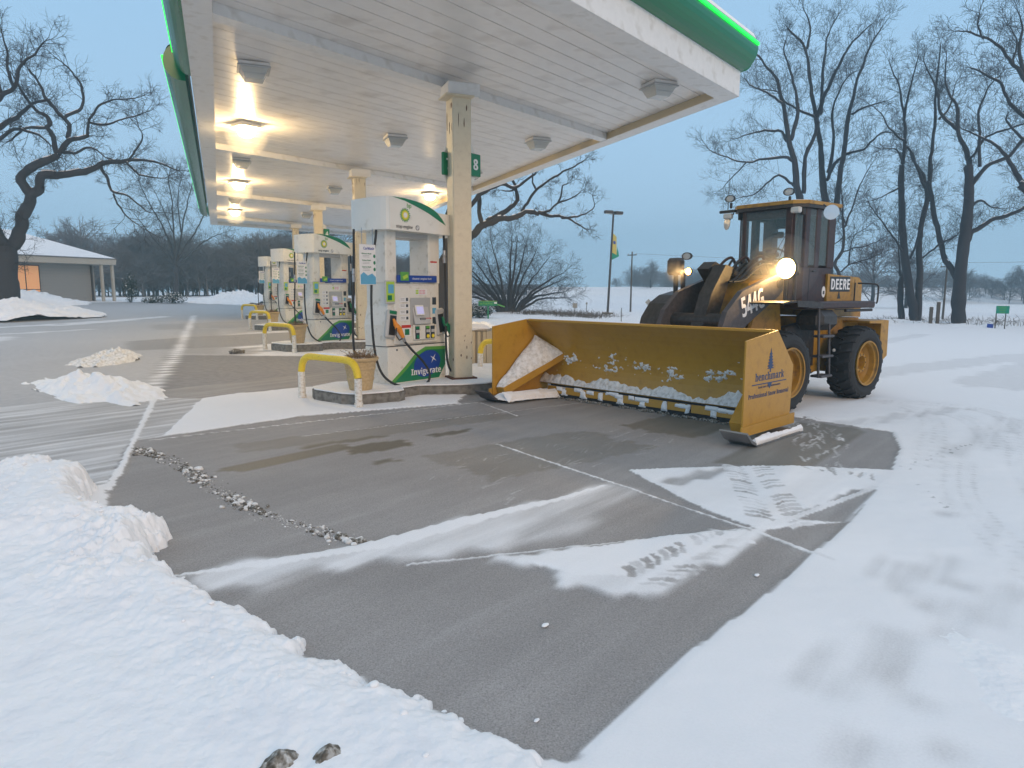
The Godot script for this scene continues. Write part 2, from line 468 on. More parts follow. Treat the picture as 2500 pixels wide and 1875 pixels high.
# the same on a layer of its own, whose edge is feathered before it is laid over the mask
func blot(im: Image, poly: PackedVector2Array, org: Vector2, ppm: float, value: float, ragged: float, soft: int, sd := 1.0, strength := 1.0):
	var lo := poly[0]; var hi := poly[0]
	for p in poly: lo = lo.min(p); hi = hi.max(p)
	var pad := (soft * 3.0 + 6.0) / ppm + ragged * 1.5
	lo -= Vector2.ONE * pad; hi += Vector2.ONE * pad
	var a := Vector2i((lo - org) * ppm).max(Vector2i.ZERO); var b := Vector2i((hi - org) * ppm).min(Vector2i(im.get_width(), im.get_height()))
	if b.x - a.x < 4 or b.y - a.y < 4: return
	var l := Image.create(b.x - a.x, b.y - a.y, false, Image.FORMAT_RGBA8)
	l.fill(Color(value, value, value, 0.0))
	fill(l, poly, org + Vector2(a) / ppm, ppm, value, ragged, sd, strength)
	if soft > 1:
		var w := l.get_width(); var h := l.get_height()
		l.resize(maxi(2, w / soft), maxi(2, h / soft), Image.INTERPOLATE_BILINEAR); l.resize(w, h, Image.INTERPOLATE_CUBIC)
	im.blend_rect(l, Rect2i(0, 0, l.get_width(), l.get_height()), a)

const NEAR := Rect2(0.0, -13.5, 14.0, 14.5)      # the part of the lot that is drawn in detail
var cover: Image                                 # how much snow lies where, 0 bare to 1 deep

func line_poly(a: Vector2, b: Vector2, w: float) -> PackedVector2Array:
	var d := (b - a).normalized().orthogonal() * w * 0.5
	return PackedVector2Array([a + d, b + d, b - d, a - d])

func tread_marks(im: Image, a: Vector2, b: Vector2, width: float, org: Vector2, ppm: float, val: float, step := 0.17):
	# chevrons of a tractor tyre that rolled from a to b
	var d := (b - a).normalized(); var s := d.orthogonal()
	var n := int(a.distance_to(b) / step)
	for k in n:
		var c := a + d * (k * step)
		for side in [-1.0, 1.0]:
			if rng.randf() < 0.12: continue
			var off := 0.5 * step if side > 0 else 0.0
			var p0: Vector2 = c + d * off + s * side * 0.05
			var p1: Vector2 = c + d * (off + 0.10) + s * side * width * 0.27
			var p2: Vector2 = c + d * (off + 0.13) + s * side * width * (0.5 + rng.randf_range(-0.03, 0.03))
			var wd := 0.052 * rng.randf_range(0.5, 1.2)
			var v := val + rng.randf_range(0.0, 0.35)
			blot(im, line_poly(p0, p1, wd), org, ppm, v, 0.03, 2, k)
			blot(im, line_poly(p1, p2, wd * 1.2), org, ppm, v, 0.03, 2, k + 3.0)

func make_cover() -> Image:
	var ppm := 120.0
	var org := NEAR.position
	var w := int(NEAR.size.x * ppm); var h := int(NEAR.size.y * ppm)
	var im := Image.create(w, h, false, Image.FORMAT_RGBA8)
	im.fill(Color(0.95, 0.95, 0.95))
	var vs := func(a: Array) -> PackedVector2Array:
		var o := PackedVector2Array()
		for k in range(0, a.size(), 2): o.append(Vector2(a[k], a[k + 1]))
		return o
	# thin windblown film left of and beyond the pump lane
	blot(im, vs.call([-1.0, -13.7, 7.2, -13.7, 6.0, -11.9, 4.3, -9.4, 2.7, -7.4, -1.0, -7.0]), org, ppm, 0.46, 0.2, 9)
	blot(im, vs.call([2.0, -6.9, 3.7, -9.25, 2.7, -9.0, 1.6, -7.2]), org, ppm, 0.5, 0.1, 6)
	blot(im, ground_poly("L2"), org, ppm, 0.14, 0.08, 3)
	blot(im, ground_poly("S4"), org, ppm, 1.0, 0.03, 2)
	blot(im, ground_poly("P0"), org, ppm, 0.06, 0.05, 4, 3.0)
	# the strip of slab that the loader has scraped beyond the islands
	blot(im, vs.call([8.6, -8.2, 10.0, -9.1, 13.0, -8.6, 13.0, -4.0, 11.0, -3.4]), org, ppm, 0.09, 0.1, 5)
	blot(im, vs.call([2.9, -7.6, 8.2, -6.2, 8.6, -4.6, 5.5, -4.6, 3.3, -5.6]), org, ppm, 0.0, 0.3, 30, 4.0, 0.7)
	# scraped band: crisp along the blade's path, combed out into streaks on the other side
	blot(im, ground_poly("S2"), org, ppm, 0.74, 0.12, 22, 5.0)
	blot(im, vs.call([4.9, -3.75, 5.9, -3.5, 5.7, -3.1, 4.6, -2.95, 3.9, -3.1]), org, ppm, 0.45, 0.2, 30, 8.0)
	blot(im, vs.call([1.9, -4.72, 3.2, -4.12, 3.8, -4.02, 4.3, -3.92, 5.3, -3.62, 5.95, -3.50, 5.2, -3.56, 4.3, -3.74, 3.4, -3.84, 2.6, -4.25]), org, ppm, 0.92, 0.03, 4, 6.0)
	blot(im, ground_poly("S3"), org, ppm, 0.80, 0.12, 12, 6.0)
	blot(im, vs.call([3.75, -2.98, 4.2, -2.78, 4.9, -2.38, 5.48, -1.92, 5.3, -1.92, 4.5, -2.05, 4.0, -2.25, 3.8, -2.5]), org, ppm, 0.92, 0.03, 4, 6.5)
	blot(im, ground_poly("S1"), org, ppm, 0.88, 0.02, 2, 7.0)
	blot(im, ground_poly("B1"), org, ppm, 0.18, 0.06, 6, 8.0)
	blot(im, vs.call([6.1, -3.2, 7.2, -2.95, 7.3, -2.75, 6.4, -2.9]), org, ppm, 0.42, 0.1, 14, 9.0)
	tread_marks(im, Vector2(5.7, -1.72), Vector2(7.5, -2.72), 0.52, org, ppm, 0.42, 0.105)
	tread_marks(im, Vector2(3.95, -2.15), Vector2(5.3, -1.98), 0.42, org, ppm, 0.42, 0.105)
	# swirls the wheels left on the wet slab by the loader
	for k in 90:
		var c := Vector2(rng.randf_range(7.6, 11.0), 0)
		c.y = -1.9 - (c.x - 8.0) * 0.42 + rng.randf_range(-0.35, 0.35)
		var d := Vector2(rng.randf_range(0.1, 0.32), rng.randf_range(-0.12, 0.02))
		blot(im, line_poly(c, c + d, 0.03), org, ppm, rng.randf_range(0.25, 0.55), 0.02, 3, k)
	for k in 90:
		var c := Vector2(rng.randf_range(4.6, 8.2), rng.randf_range(-5.4, -3.9))
		blot(im, line_poly(c, c + Vector2(rng.randf_range(0.05, 0.3), rng.randf_range(-0.1, 0.05)), 0.02), org, ppm, rng.randf_range(0.15, 0.34), 0.02, 2, k)
	# slab joints that hold snow
	for j in [[Vector2(6.6, -5.6), Vector2(5.48, -1.9), 0.035], [Vector2(5.48, -1.9), Vector2(5.2, -1.2), 0.05], [Vector2(5.3, -1.9), Vector2(7.5, -1.4), 0.07], [Vector2(3.2, -3.55), Vector2(5.6, -1.88), 0.03], [Vector2(8.9, -7.9), Vector2(8.3, -6.6), 0.03], [Vector2(3.9, -9.2), Vector2(8.9, -7.95), 0.03], [Vector2(5.3, -7.9), Vector2(10.2, -6.5), 0.016]]:
		blot(im, line_poly(j[0], j[1], j[2]), org, ppm, 0.80, 0.008, 2, j[2], 0.85)
	blot(im, ground_poly("J1"), org, ppm, 0.9, 0.03, 3, 2.0)
	# ruts of the loader's earlier rounds, pressed into the open snow
	for rut in [[12.6, -2.4, 12.9, -1.2, 10.2, -0.6], [13.4, -2.9, 13.9, -0.8, 10.0, -0.1], [13.8, -3.4, 13.0, -1.6, 8.6, -1.15], [9.2, -0.9, 7.4, -0.75, 5.2, 0.2], [11.8, -0.5, 8.5, -0.3, 6.0, 0.6]]:
		var last := Vector2(rut[0], rut[1])
		for k in range(1, 41):
			var u := k / 40.0
			var q := Vector2(rut[0], rut[1]).bezier_interpolate(Vector2(rut[2], rut[3]), Vector2(rut[2], rut[3]), Vector2(rut[4], rut[5]), u)
			var side := (q - last).orthogonal().normalized()
			blot(im, line_poly(last - side * 0.0, q, 0.42), org, ppm, 0.80, 0.02, 14, k, 0.5)
			for e in 3: blot(im, line_poly(last.lerp(q, 0.5) + side * (0.13 * (e - 1)), q.lerp(last, 0.2) + side * (0.13 * (e - 1) + 0.04), 0.05), org, ppm, rng.randf_range(0.66, 0.84), 0.03, 2, k + e, 0.7)
			last = q
	for k in 26:
		var q := Vector2(8.5, -1.35).lerp(Vector2(10.4, -0.9), k / 25.0) + Vector2(rng.randfn() * 0.03, rng.randfn() * 0.04)
		if rng.randf() < 0.6: fill(im, line_poly(q, q + Vector2(rng.randf_range(0.02, 0.08), 0.0), 0.03), org, ppm, 0.55, 0.02, k)
	for k in 12:
		var q := Vector2(8.4, -1.3).lerp(Vector2(6.6, -0.6), k / 11.0) + Vector2(rng.randfn() * 0.03, rng.randfn() * 0.03)
		if rng.randf() < 0.6: fill(im, line_poly(q, q + Vector2(rng.randf_range(0.02, 0.07), 0.02), 0.025), org, ppm, 0.5, 0.02, k)
	# faint scraped patches and a drift in the right-hand snowfield
	var grey := Image.create(w, h, false, Image.FORMAT_RF); grey.fill(Color(0, 0, 0))
	for s in [[4.95, -0.82, 5.55, -0.75, 0.42, 0.24], [5.2, -0.62, 5.75, -0.5, 0.2, 0.26], [4.6, -0.62, 5.3, -0.42, 0.10, 0.26], [4.5, -0.45, 5.5, -0.10, 0.25, 0.2], [3.3, -0.78, 4.3, -0.72, 0.35, 0.2], [3.55, -0.42, 3.72, -0.58, 0.12, 0.28], [3.72, -0.58, 4.1, -0.58, 0.12, 0.3], [4.1, -0.58, 4.5, -0.40, 0.12, 0.28], [2.9, -0.62, 3.2, -0.50, 0.10, 0.22], [3.0, -0.35, 3.3, -0.3, 0.15, 0.3], [9.4, -1.0, 13.0, -0.6, 0.36, 0.2], [10.5, -2.6, 13.5, -1.4, 0.4, 0.24], [6.75, -0.88, 6.95, -0.70, 0.12, 0.3]]:
		fill(grey, line_poly(Vector2(s[0], s[1]), Vector2(s[2], s[3]), s[4]), org, ppm, s[5], 0.06, s[0])
	soften(grey, 20)
	var cb := im.get_data(); var ca := PackedFloat32Array(); ca.resize(w * h); var ga := grey.get_data().to_float32_array()
	for k in w * h:
		ca[k] = maxf(0.0, cb[k * 4] / 255.0 - ga[k] * 0.85)
	im = Image.create_from_data(w, h, false, Image.FORMAT_RF, ca.to_byte_array())
	return im

func make_ground():
	cover = make_cover()
	var cw := cover.get_width(); var chh := cover.get_height()
	# colour, relief and gloss of the near lot: snow over worn concrete
	var w := cw; var h := chh
	var cov := cover.get_data().to_float32_array()
	var bytes := PackedByteArray(); bytes.resize(w * h * 3)
	var rough := PackedByteArray(); rough.resize(w * h)
	var bare := PackedByteArray(); bare.resize(w * h)
	var n1 := FastNoiseLite.new(); n1.seed = 21; n1.frequency = 0.004; n1.fractal_octaves = 5
	var n2 := FastNoiseLite.new(); n2.seed = 22; n2.frequency = 0.55; n2.fractal_octaves = 2
	var n3 := FastNoiseLite.new(); n3.seed = 23; n3.frequency = 0.03; n3.fractal_octaves = 4
	var blot := n1.get_image(w, h, false, false, false).get_data()
	var grain := n2.get_image(w, h, false, false, false).get_data()
	var streak := n3.get_image(w / 12, h, false, false, false); streak.resize(w, h, Image.INTERPOLATE_BILINEAR)
	var st := streak.get_data()
	var wet := Image.create(w, h, false, Image.FORMAT_RF); wet.fill(Color(0, 0, 0))
	var wp := w / NEAR.size.x
	for s in [[3.7, -7.0, 5.3, -7.0, 0.34, 0.75], [5.0, -7.35, 6.0, -7.1, 0.2, 0.8], [5.2, -6.75, 6.0, -6.55, 0.42, 0.95], [6.0, -7.3, 6.75, -7.05, 0.15, 0.9], [6.45, -6.6, 7.05, -6.45, 0.2, 0.9], [4.9, -6.05, 5.25, -5.95, 0.2, 0.8], [7.5, -2.6, 10.6, -2.6, 0.9, 0.55], [8.6, -4.4, 10.5, -4.2, 1.2, 0.6], [4.4, -7.9, 8.4, -6.8, 0.6, 0.3], [5.4, -5.2, 7.9, -4.6, 1.4, 0.32]]:
		fill(wet, line_poly(Vector2(s[0], s[1]), Vector2(s[2], s[3]), s[4]), NEAR.position, wp, s[5], 0.22, s[0])
	soften(wet, 8)
	var wt := wet.get_data().to_float32_array()
	var lut := PackedByteArray(); lut.resize(1025)
	for k in 1025: lut[k] = int(clampf(Color(k / 1024.0, 0, 0).linear_to_srgb().r, 0, 1) * 255.0)
	for k in w * h:
		var g := (grain[k] - 128) * 0.0078
		var b := (blot[k] - 128) * 0.0078
		var t := (st[k] - 128) * 0.0078
		var mid := 1.0 - absf(cov[k] * 2.0 - 1.0)
		var c := cov[k] + 0.30 * t * mid + 0.10 * maxf(0.0, t) + 0.05 * b * (1.0 - cov[k]) + 0.04 * g
		c = clampf((c - 0.08) * 1.16, 0.0, 1.0)
		c = lerpf(c, c * c * (3.0 - 2.0 * c), 0.6)
		bare[k] = int((1.0 - c) * 255.0)
		var wv := wt[k]
		var base := (0.375 + 0.05 * b + 0.075 * g + 0.03 * t) * (1.0 - 0.60 * wv)
		var sn := 0.835 + 0.03 * b + 0.03 * g
		bytes[k * 3] = lut[int(clampf(lerpf(base * 1.02, sn, c), 0.0, 1.0) * 1024.0)]
		bytes[k * 3 + 1] = lut[int(clampf(lerpf(base * (0.975 - 0.05 * wv), sn * 1.004, c), 0.0, 1.0) * 1024.0)]
		bytes[k * 3 + 2] = lut[int(clampf(lerpf(base * (0.94 - 0.22 * wv), sn * 1.012, c), 0.0, 1.0) * 1024.0)]
		rough[k] = int(clampf(lerpf(0.80 - 0.20 * wv + 0.12 * g, 0.92, c), 0.0, 1.0) * 255.0)
	var m := StandardMaterial3D.new(); m.resource_name = "snowy_concrete"
	m.albedo_texture = ImageTexture.create_from_image(Image.create_from_data(w, h, false, Image.FORMAT_RGB8, bytes))
	m.roughness_texture = ImageTexture.create_from_image(Image.create_from_data(w, h, false, Image.FORMAT_L8, rough)); m.roughness = 1.0
	m.roughness_texture_channel = BaseMaterial3D.TEXTURE_CHANNEL_RED
	m.texture_repeat = true
	# aggregate showing in the bare concrete
	var agg := Image.create(512, 512, false, Image.FORMAT_RGB8)
	var ab := PackedByteArray(); ab.resize(512 * 512 * 3)
	for k in 512 * 512:
		var q := rng.randf()
		var vv := 232 + int(20.0 * rng.randfn()) - (75 if q < 0.06 else 0)
		vv = clampi(vv, 60, 255)
		ab[k * 3] = vv; ab[k * 3 + 1] = vv; ab[k * 3 + 2] = vv
	agg = Image.create_from_data(512, 512, false, Image.FORMAT_RGB8, ab)
	agg.resize(256, 256, Image.INTERPOLATE_BILINEAR); agg.resize(512, 512, Image.INTERPOLATE_CUBIC)
	m.detail_enabled = true; m.detail_blend_mode = BaseMaterial3D.BLEND_MODE_MUL; m.detail_uv_layer = BaseMaterial3D.DETAIL_UV_2
	m.detail_albedo = ImageTexture.create_from_image(agg)
	m.detail_mask = ImageTexture.create_from_image(Image.create_from_data(w, h, false, Image.FORMAT_L8, bare))
	m.uv2_scale = Vector3(1, 1, 1)
	# the sheet itself: snow has thickness
	var relief := soften(cover.duplicate(), 5)
	var b := B.new()
	var nx := 350; var nz := 362
	var hs := PackedFloat32Array(); hs.resize((nx + 1) * (nz + 1))
	for z in nz + 1:
		for x in nx + 1:
			var wx := NEAR.position.x + NEAR.size.x * x / nx; var wz := NEAR.position.y + NEAR.size.y * z / nz
			var c := relief.get_pixel(clampi(int(float(x) / nx * cw), 0, cw - 1), clampi(int(float(z) / nz * chh), 0, chh - 1)).r
			var e := minf(minf(wx - NEAR.position.x, NEAR.end.x - wx), minf(wz - NEAR.position.y, NEAR.end.y - wz))
			var y := ter(wx, wz) + c * (0.026 + 0.012 * noise.get_noise_2d(wx * 3.0, wz * 3.0) + 0.005 * fine.get_noise_2d(wx * 3.0, wz * 3.0))
			hs[z * (nx + 1) + x] = y * 1.0 if e > 0.01 else ter(wx, wz) + 0.004
	for z in nz + 1:
		for x in nx + 1:
			var wx := NEAR.position.x + NEAR.size.x * x / nx; var wz := NEAR.position.y + NEAR.size.y * z / nz
			b.v.append(Vector3(wx, hs[z * (nx + 1) + x], wz)); b.u.append(Vector2(float(x) / nx, float(z) / nz)); b.u2.append(Vector2(wx, wz) / 1.3)
			var x0 := maxi(x - 1, 0); var x1 := mini(x + 1, nx); var z0 := maxi(z - 1, 0); var z1 := mini(z + 1, nz)
			var sx := (hs[z * (nx + 1) + x1] - hs[z * (nx + 1) + x0]) / ((x1 - x0) * NEAR.size.x / nx)
			var sz := (hs[z1 * (nx + 1) + x] - hs[z0 * (nx + 1) + x]) / ((z1 - z0) * NEAR.size.y / nz)
			b.n.append(Vector3(-sx, 1, -sz).normalized())
	for z in nz:
		for x in nx:
			var a := z * (nx + 1) + x
			b.i.append_array(PackedInt32Array([a, a + 1, a + nx + 1, a + 1, a + nx + 2, a + nx + 1]))
	struct("forecourt_pavement", b.done(), m)
	# the rest of the lot and the fields, one wide sheet a little lower; drifted snow over asphalt
	var fw := 1200; var fh := 1000
	var fo := Vector2(-30, -75); var fp := 12.0          # 100 m by 83 m
	var fc := Image.create(fw, fh, false, Image.FORMAT_RF); fc.fill(Color(1, 0, 0))
	fill(fc, PackedVector2Array([Vector2(-30, -56), Vector2(26, -56), Vector2(30, -48), Vector2(27, -40), Vector2(24, -37), Vector2(7, -12.5), Vector2(-2, -9), Vector2(-30, -6)]), fo, fp, 0.40, 1.5)
	for k in 26:
		var a := Vector2(rng.randf_range(-6, 14), rng.randf_range(-46, -13))
		fill(fc, line_poly(a, a + Vector2(rng.randf_range(3, 11), rng.randf_range(-6.0, -1.0)), rng.randf_range(0.25, 1.0)), fo, fp, rng.randf_range(0.36, 0.8), 0.4, k)
	soften(fc, 5)
	fill(fc, ground_poly("L2"), fo, fp, 0.12, 0.1); fill(fc, ground_poly("L3"), fo, fp, 0.3, 0.1)
	for k in 3:     # plowed lanes between the islands
		var s := Vector2(4.8, -9.0) * (k + 1)
		var lane := PackedVector2Array()
		for p in [Vector2(4.2, -12.9), Vector2(7.0, -12.0), Vector2(16.0, -13.0), Vector2(16.5, -16.5), Vector2(8.5, -17.0), Vector2(5.6, -16.5)]: lane.append(p + s - Vector2(0, 0))
		fill(fc, lane, fo, fp, 0.22 + 0.1 * k, 0.3, k)
	soften(fc, 2)
	fill(fc, ground_poly("J1"), fo, fp, 0.95, 0.0)
	for s in [[15.0, -4.5, 30.0, 0.5, 1.2], [17.0, -1.0, 38.0, 2.0, 1.6], [20.0, -6.0, 36.0, -5.0, 0.8], [15.5, 1.5, 24.0, 3.0, 1.0]]:
		var tmp := line_poly(Vector2(s[0], s[1]), Vector2(s[2], s[3]), s[4]); fill(fc, tmp, fo, fp, 0.8, 0.6, s[0])
	soften(fc, 3)
	var fcv := fc.get_data().to_float32_array()
	var fb := n1.get_image(fw, fh, false, false, false).get_data()
	var fg := n2.get_image(fw, fh, false, false, false).get_data()
	var px := PackedByteArray(); px.resize(fw * fh * 3)
	for k in fw * fh:
		var g := (fg[k] - 128) * 0.0078; var bb := (fb[k] - 128) * 0.0078
		var c := clampf((fcv[k] + 0.05 * g + 0.06 * bb - 0.1) * 1.2, 0.0, 1.0)
		var base := 0.24 + 0.03 * g + 0.03 * bb
		var sn := 0.835 + 0.02 * g + 0.02 * bb
		px[k * 3] = lut[int(lerpf(base, sn, c) * 1024.0)]
		px[k * 3 + 1] = lut[int(lerpf(base * 0.97, sn, c) * 1024.0)]
		px[k * 3 + 2] = lut[int(minf(1.0, lerpf(base * 0.95, sn * 1.01, c)) * 1024.0)]
	var fm := StandardMaterial3D.new(); fm.resource_name = "drifted_snow"; fm.roughness = 0.9
	fm.albedo_texture = ImageTexture.create_from_image(Image.create_from_data(fw, fh, false, Image.FORMAT_RGB8, px))
	fm.texture_repeat = false
	var gb := B.new()
	var gx := 200; var gz := 166
	for z in gz + 1:
		for x in gx + 1:
			var wx := -30.0 + x * 0.5; var wz := -75.0 + z * 0.5
			var y := ter(wx, wz) - 0.006
			if wx > NEAR.position.x and wx < NEAR.end.x and wz > NEAR.position.y and wz < NEAR.end.y: y -= 0.12
			if wx > 34: y += smoothstep(34.0, 42.0, wx) * 0.10 * (1.0 + noise.get_noise_2d(wx, wz))
			gb.v.append(Vector3(wx, y, wz)); gb.n.append(Vector3.UP); gb.u.append(Vector2(float(x) / gx, float(z) / gz))
	for z in gz:
		for x in gx:
			var a := z * (gx + 1) + x
			gb.i.append_array(PackedInt32Array([a, a + 1, a + gx + 1, a + 1, a + gx + 2, a + gx + 1]))
	struct("ground", gb.done(), fm)
	var ob := B.new()                              # snowfields out to the horizon
	var nn := 96
	for ring in 2:
		pass
	for q in [[-120.0, -30.0, -220.0, 100.0], [70.0, 240.0, -220.0, 100.0], [-30.0, 70.0, -220.0, -75.0], [-30.0, 70.0, 8.0, 100.0]]:
		var sx := 12; var sz := 24
		var k0 := ob.v.size()
		for z in sz + 1:
			for x in sx + 1:
				var wx: float = lerpf(q[0], q[1], float(x) / sx); var wz: float = lerpf(q[2], q[3], float(z) / sz)
				ob.v.append(Vector3(wx, ter(wx, wz) - 0.012, wz)); ob.n.append(Vector3.UP)
		for z in sz:
			for x in sx:
				var a := k0 + z * (sx + 1) + x
				ob.i.append_array(PackedInt32Array([a, a + 1, a + sx + 1, a + 1, a + sx + 2, a + sx + 1]))
	struct("snowfield", ob.done(), M.snow)

func make_backdrop():
	# the snowy highway embankment beyond the lamp post, with the dark underpass cutting at its left end
	var e := B.new()
	var run := Vector3(0.62, 0, 0.785).normalized()
	var back := Vector3(0.785, 0, -0.62)
	var o := Vector3(98, 0, -76)
	var cols := 40
	var prof := [Vector2(-22, -0.1), Vector2(-14, 0.6), Vector2(-6, 1.9), Vector2(0, 2.45), Vector2(10, 2.5), Vector2(16, 1.0)]
	for k in cols:
		for p in prof.size() - 1:
			var q := []
			for w in [[k, p], [k, p + 1], [k + 1, p + 1], [k + 1, p]]:
				var s: float = w[0] * 5.0
				var pf: Vector2 = prof[w[1]]
				var y: float = pf.y * (1.0 - 0.25 * smoothstep(60, 200, s)) + 0.12 * noise.get_noise_2d(s, pf.x * 3.0)
				q.append(o + run * s + back * pf.x + Vector3.UP * y)
			e.quad(q[0], q[1], q[2], q[3])
	struct("embankment", e.done(), M.snow)
	var c := B.new()                              # the overpass abutment: a dark wedge running into the bank
	c.hexa([o - run * 34 + back * -26 + Vector3.UP * -0.2, o + run * 3 + back * -5 + Vector3.UP * -0.2, o + run * 3 + back * 3 + Vector3.UP * -0.2, o - run * 34 + back * 3 + Vector3.UP * -0.2, o - run * 34 + back * -25 + Vector3.UP * 0.4, o + run * 2.5 + back * -4 + Vector3.UP * 2.4, o + run * 2.5 + back * 3 + Vector3.UP * 2.9, o - run * 30 + back * 3 + Vector3.UP * 2.9])
	struct("road_cutting", c.done(), M.road_cut)

# ---------------------------------------------------------------- canopy
func cp(x0: float, d: float) -> Vector2:         # a place under the canopy: across, and how deep
	return Vector2(x0 + SKEW * d, -d)

func cslab(b: B, x0: float, x1: float, d0: float, d1: float, y0: float, y1: float):
	b.slab(PackedVector2Array([cp(x0, d0), cp(x1, d0), cp(x1, d1), cp(x0, d1)]), y0, y1)

func sweep_profile(b: B, prof: Array, a: Vector3, c: Vector3, out: Vector3, sa := 0.0, sc := 0.0, caps := false):
	# prof: Vector2(outwards, up); sa and sc lengthen each end with the outward distance, for mitred corners
	var along := (c - a).normalized()
	var pa := []; var pc := []
	for p in prof:
		pa.append(a + out * p.x + Vector3.UP * p.y - along * p.x * sa)
		pc.append(c + out * p.x + Vector3.UP * p.y + along * p.x * sc)
	for k in prof.size() - 1:
		b.quad(pa[k], pa[k + 1], pc[k + 1], pc[k])
	if caps:
		for k in range(1, prof.size() - 1):
			b.tri(pa[0], pa[k + 1], pa[k]); b.tri(pc[0], pc[k], pc[k + 1])

func make_canopy():
	var XL := -0.30; var XR := 11.05; var D0 := 5.60; var D1 := 40.6
	var H := 5.76; var lip := 0.42
	var root := thing("fuel_canopy", "long white canopy with green rounded edge over the fuel dispensers", "canopy")
	# soffit planks run across, side by side
	var d := D0 + lip
	var ends := [9.865, 18.877, 27.889, 36.9]
	var vis := B.new()
	while d < D1 - lip - 0.05:
		var w := 0.385
		var b := B.new()
		var jog := rng.randf_range(-0.0015, 0.0015)
		cslab(b, XL + lip, XR - lip, d + 0.008, minf(d + w - 0.008, D1 - lip), H + 0.165 + jog, H + 0.20)
		obj("soffit_panel", b.done(), M.white_panel, root)
		d += w
	var bk := B.new(); cslab(bk, XL + 0.05, XR - 0.05, D0 + 0.05, D1 - 0.05, H + 0.212, H + 0.24)
	obj("soffit_backing", bk.done(), M.rust, root)
	for q in [[XL, XR, D0, D0 + lip], [XL, XR, D1 - lip, D1], [XL, XL + lip, D0 + lip, D1 - lip], [XR - lip, XR, D0 + lip, D1 - lip]]:
		var b := B.new(); cslab(b, q[0], q[1], q[2] + 0.003, q[3] - 0.003, H, H + 0.205)
		obj("edge_trim", b.done(), M.white_metal, root)
	var tr := B.new(); cslab(tr, XR - lip - 0.02, XR - lip - 0.004, D0 + lip, D1 - lip, H + 0.012, H + 0.16)
	obj("gutter_strip", tr.done(), M.bin_tan, root)
	for e in ends:
		var b := B.new(); cslab(b, XL + lip + 0.004, XR - lip - 0.024, e - 0.14, e + 0.14, H + 0.004, H + 0.162)
		obj("cross_beam", b.done(), M.white_metal, root)
	# white fascia band under the green bullnose
	var A := cp(XL, D0); var Bq := cp(XR, D0); var C := cp(XR, D1); var Dq := cp(XL, D1)
	var al := Vector3(SKEW, 0, -1).normalized()                   # away along the rows
	var sides := [[A, Bq, Vector3(0, 0, 1)], [Bq, C, Vector3(1, 0, SKEW).normalized()], [C, Dq, Vector3(0, 0, -1)], [Dq, A, Vector3(-1, 0, -SKEW).normalized()]]
	var n := 0
	for s in sides:
		var b := B.new()
		var a3 := Vector3(s[0].x, H + 0.004, s[0].y); var c3 := Vector3(s[1].x, H + 0.004, s[1].y)
		var o: Vector3 = s[2]
		var pr := [Vector2(-0.04, 0.0), Vector2(0.012, 0.0), Vector2(0.012, 0.50), Vector2(-0.04, 0.50)]
		sweep_profile(b, pr, a3, c3, o, 0, 0, true)
		obj("fascia_panel", b.done(), M.white_metal, root)
		n += 1
	# bullnose: a half-round green nose with a neon line along its middle and snow on top
	var nose := []
	for k in 15:
		var t := -PI * 0.5 + PI * k / 14.0
		nose.append(Vector2(0.02 + 0.33 * cos(t), 0.84 + 0.36 * sin(t)))
	nose.push_front(Vector2(-0.06, 0.48)); nose.append(Vector2(-0.06, 1.20))
	var runs := [[A, Bq, 0], [Bq, C, 1], [A, cp(XL, 14.4), 3], [cp(XL, 14.75), Dq, 3], [C, Dq, 2]]
	for r in runs:
		var o: Vector3 = sides[r[2]][2]
		var a3 := Vector3(r[0].x, H, r[0].y); var c3 := Vector3(r[1].x, H, r[1].y)
		if r[2] == 3 and r[0] != A: a3 += o * 0.22; c3 += o * 0.22     # the farther length stands a little prouder
		var seq := [a3, c3] if r[2] != 3 else [c3, a3]
		var b := B.new(); sweep_profile(b, nose, seq[0], seq[1], o, 0.0, 0.0, true)
		var bn := obj("bullnose", b.done(), M.green_gloss, root)
		var nb := B.new()
		var np := [Vector2(0.345, 0.895), Vector2(0.375, 0.90), Vector2(0.375, 0.945), Vector2(0.335, 0.95)]
		sweep_profile(nb, np, seq[0], seq[1], o, 0, 0, true)
		obj("neon_strip", nb.done(), M.neon_green, bn)
		var sb := B.new()
		var sp := [Vector2(0.30, 1.03), Vector2(0.25, 1.135), Vector2(0.12, 1.225), Vector2(-0.1, 1.24)]
		sweep_profile(sb, sp, seq[0], seq[1], o, 0, 0, false)
		obj("snow_dusting", sb.done(), M.snow, bn)
	# parapet and snow on the roof
	var pb := B.new()
	for q in [[XL + 0.3, XR - 0.3, D0 + 0.3, D0 + 0.36], [XL + 0.3, XR - 0.3, D1 - 0.36, D1 - 0.3], [XL + 0.3, XL + 0.36, D0 + 0.36, D1 - 0.36], [XR - 0.36, XR - 0.3, D0 + 0.36, D1 - 0.36]]:
		cslab(pb, q[0], q[1], q[2], q[3], H + 0.3, H + 1.50)
	obj("parapet", pb.done(), M.white_metal, root)
	var rb := B.new(); cslab(rb, XL + 0.365, XR - 0.365, D0 + 0.365, D1 - 0.365, H + 0.9, H + 1.3)
	obj("roof_snow", rb.done(), M.snow, root)
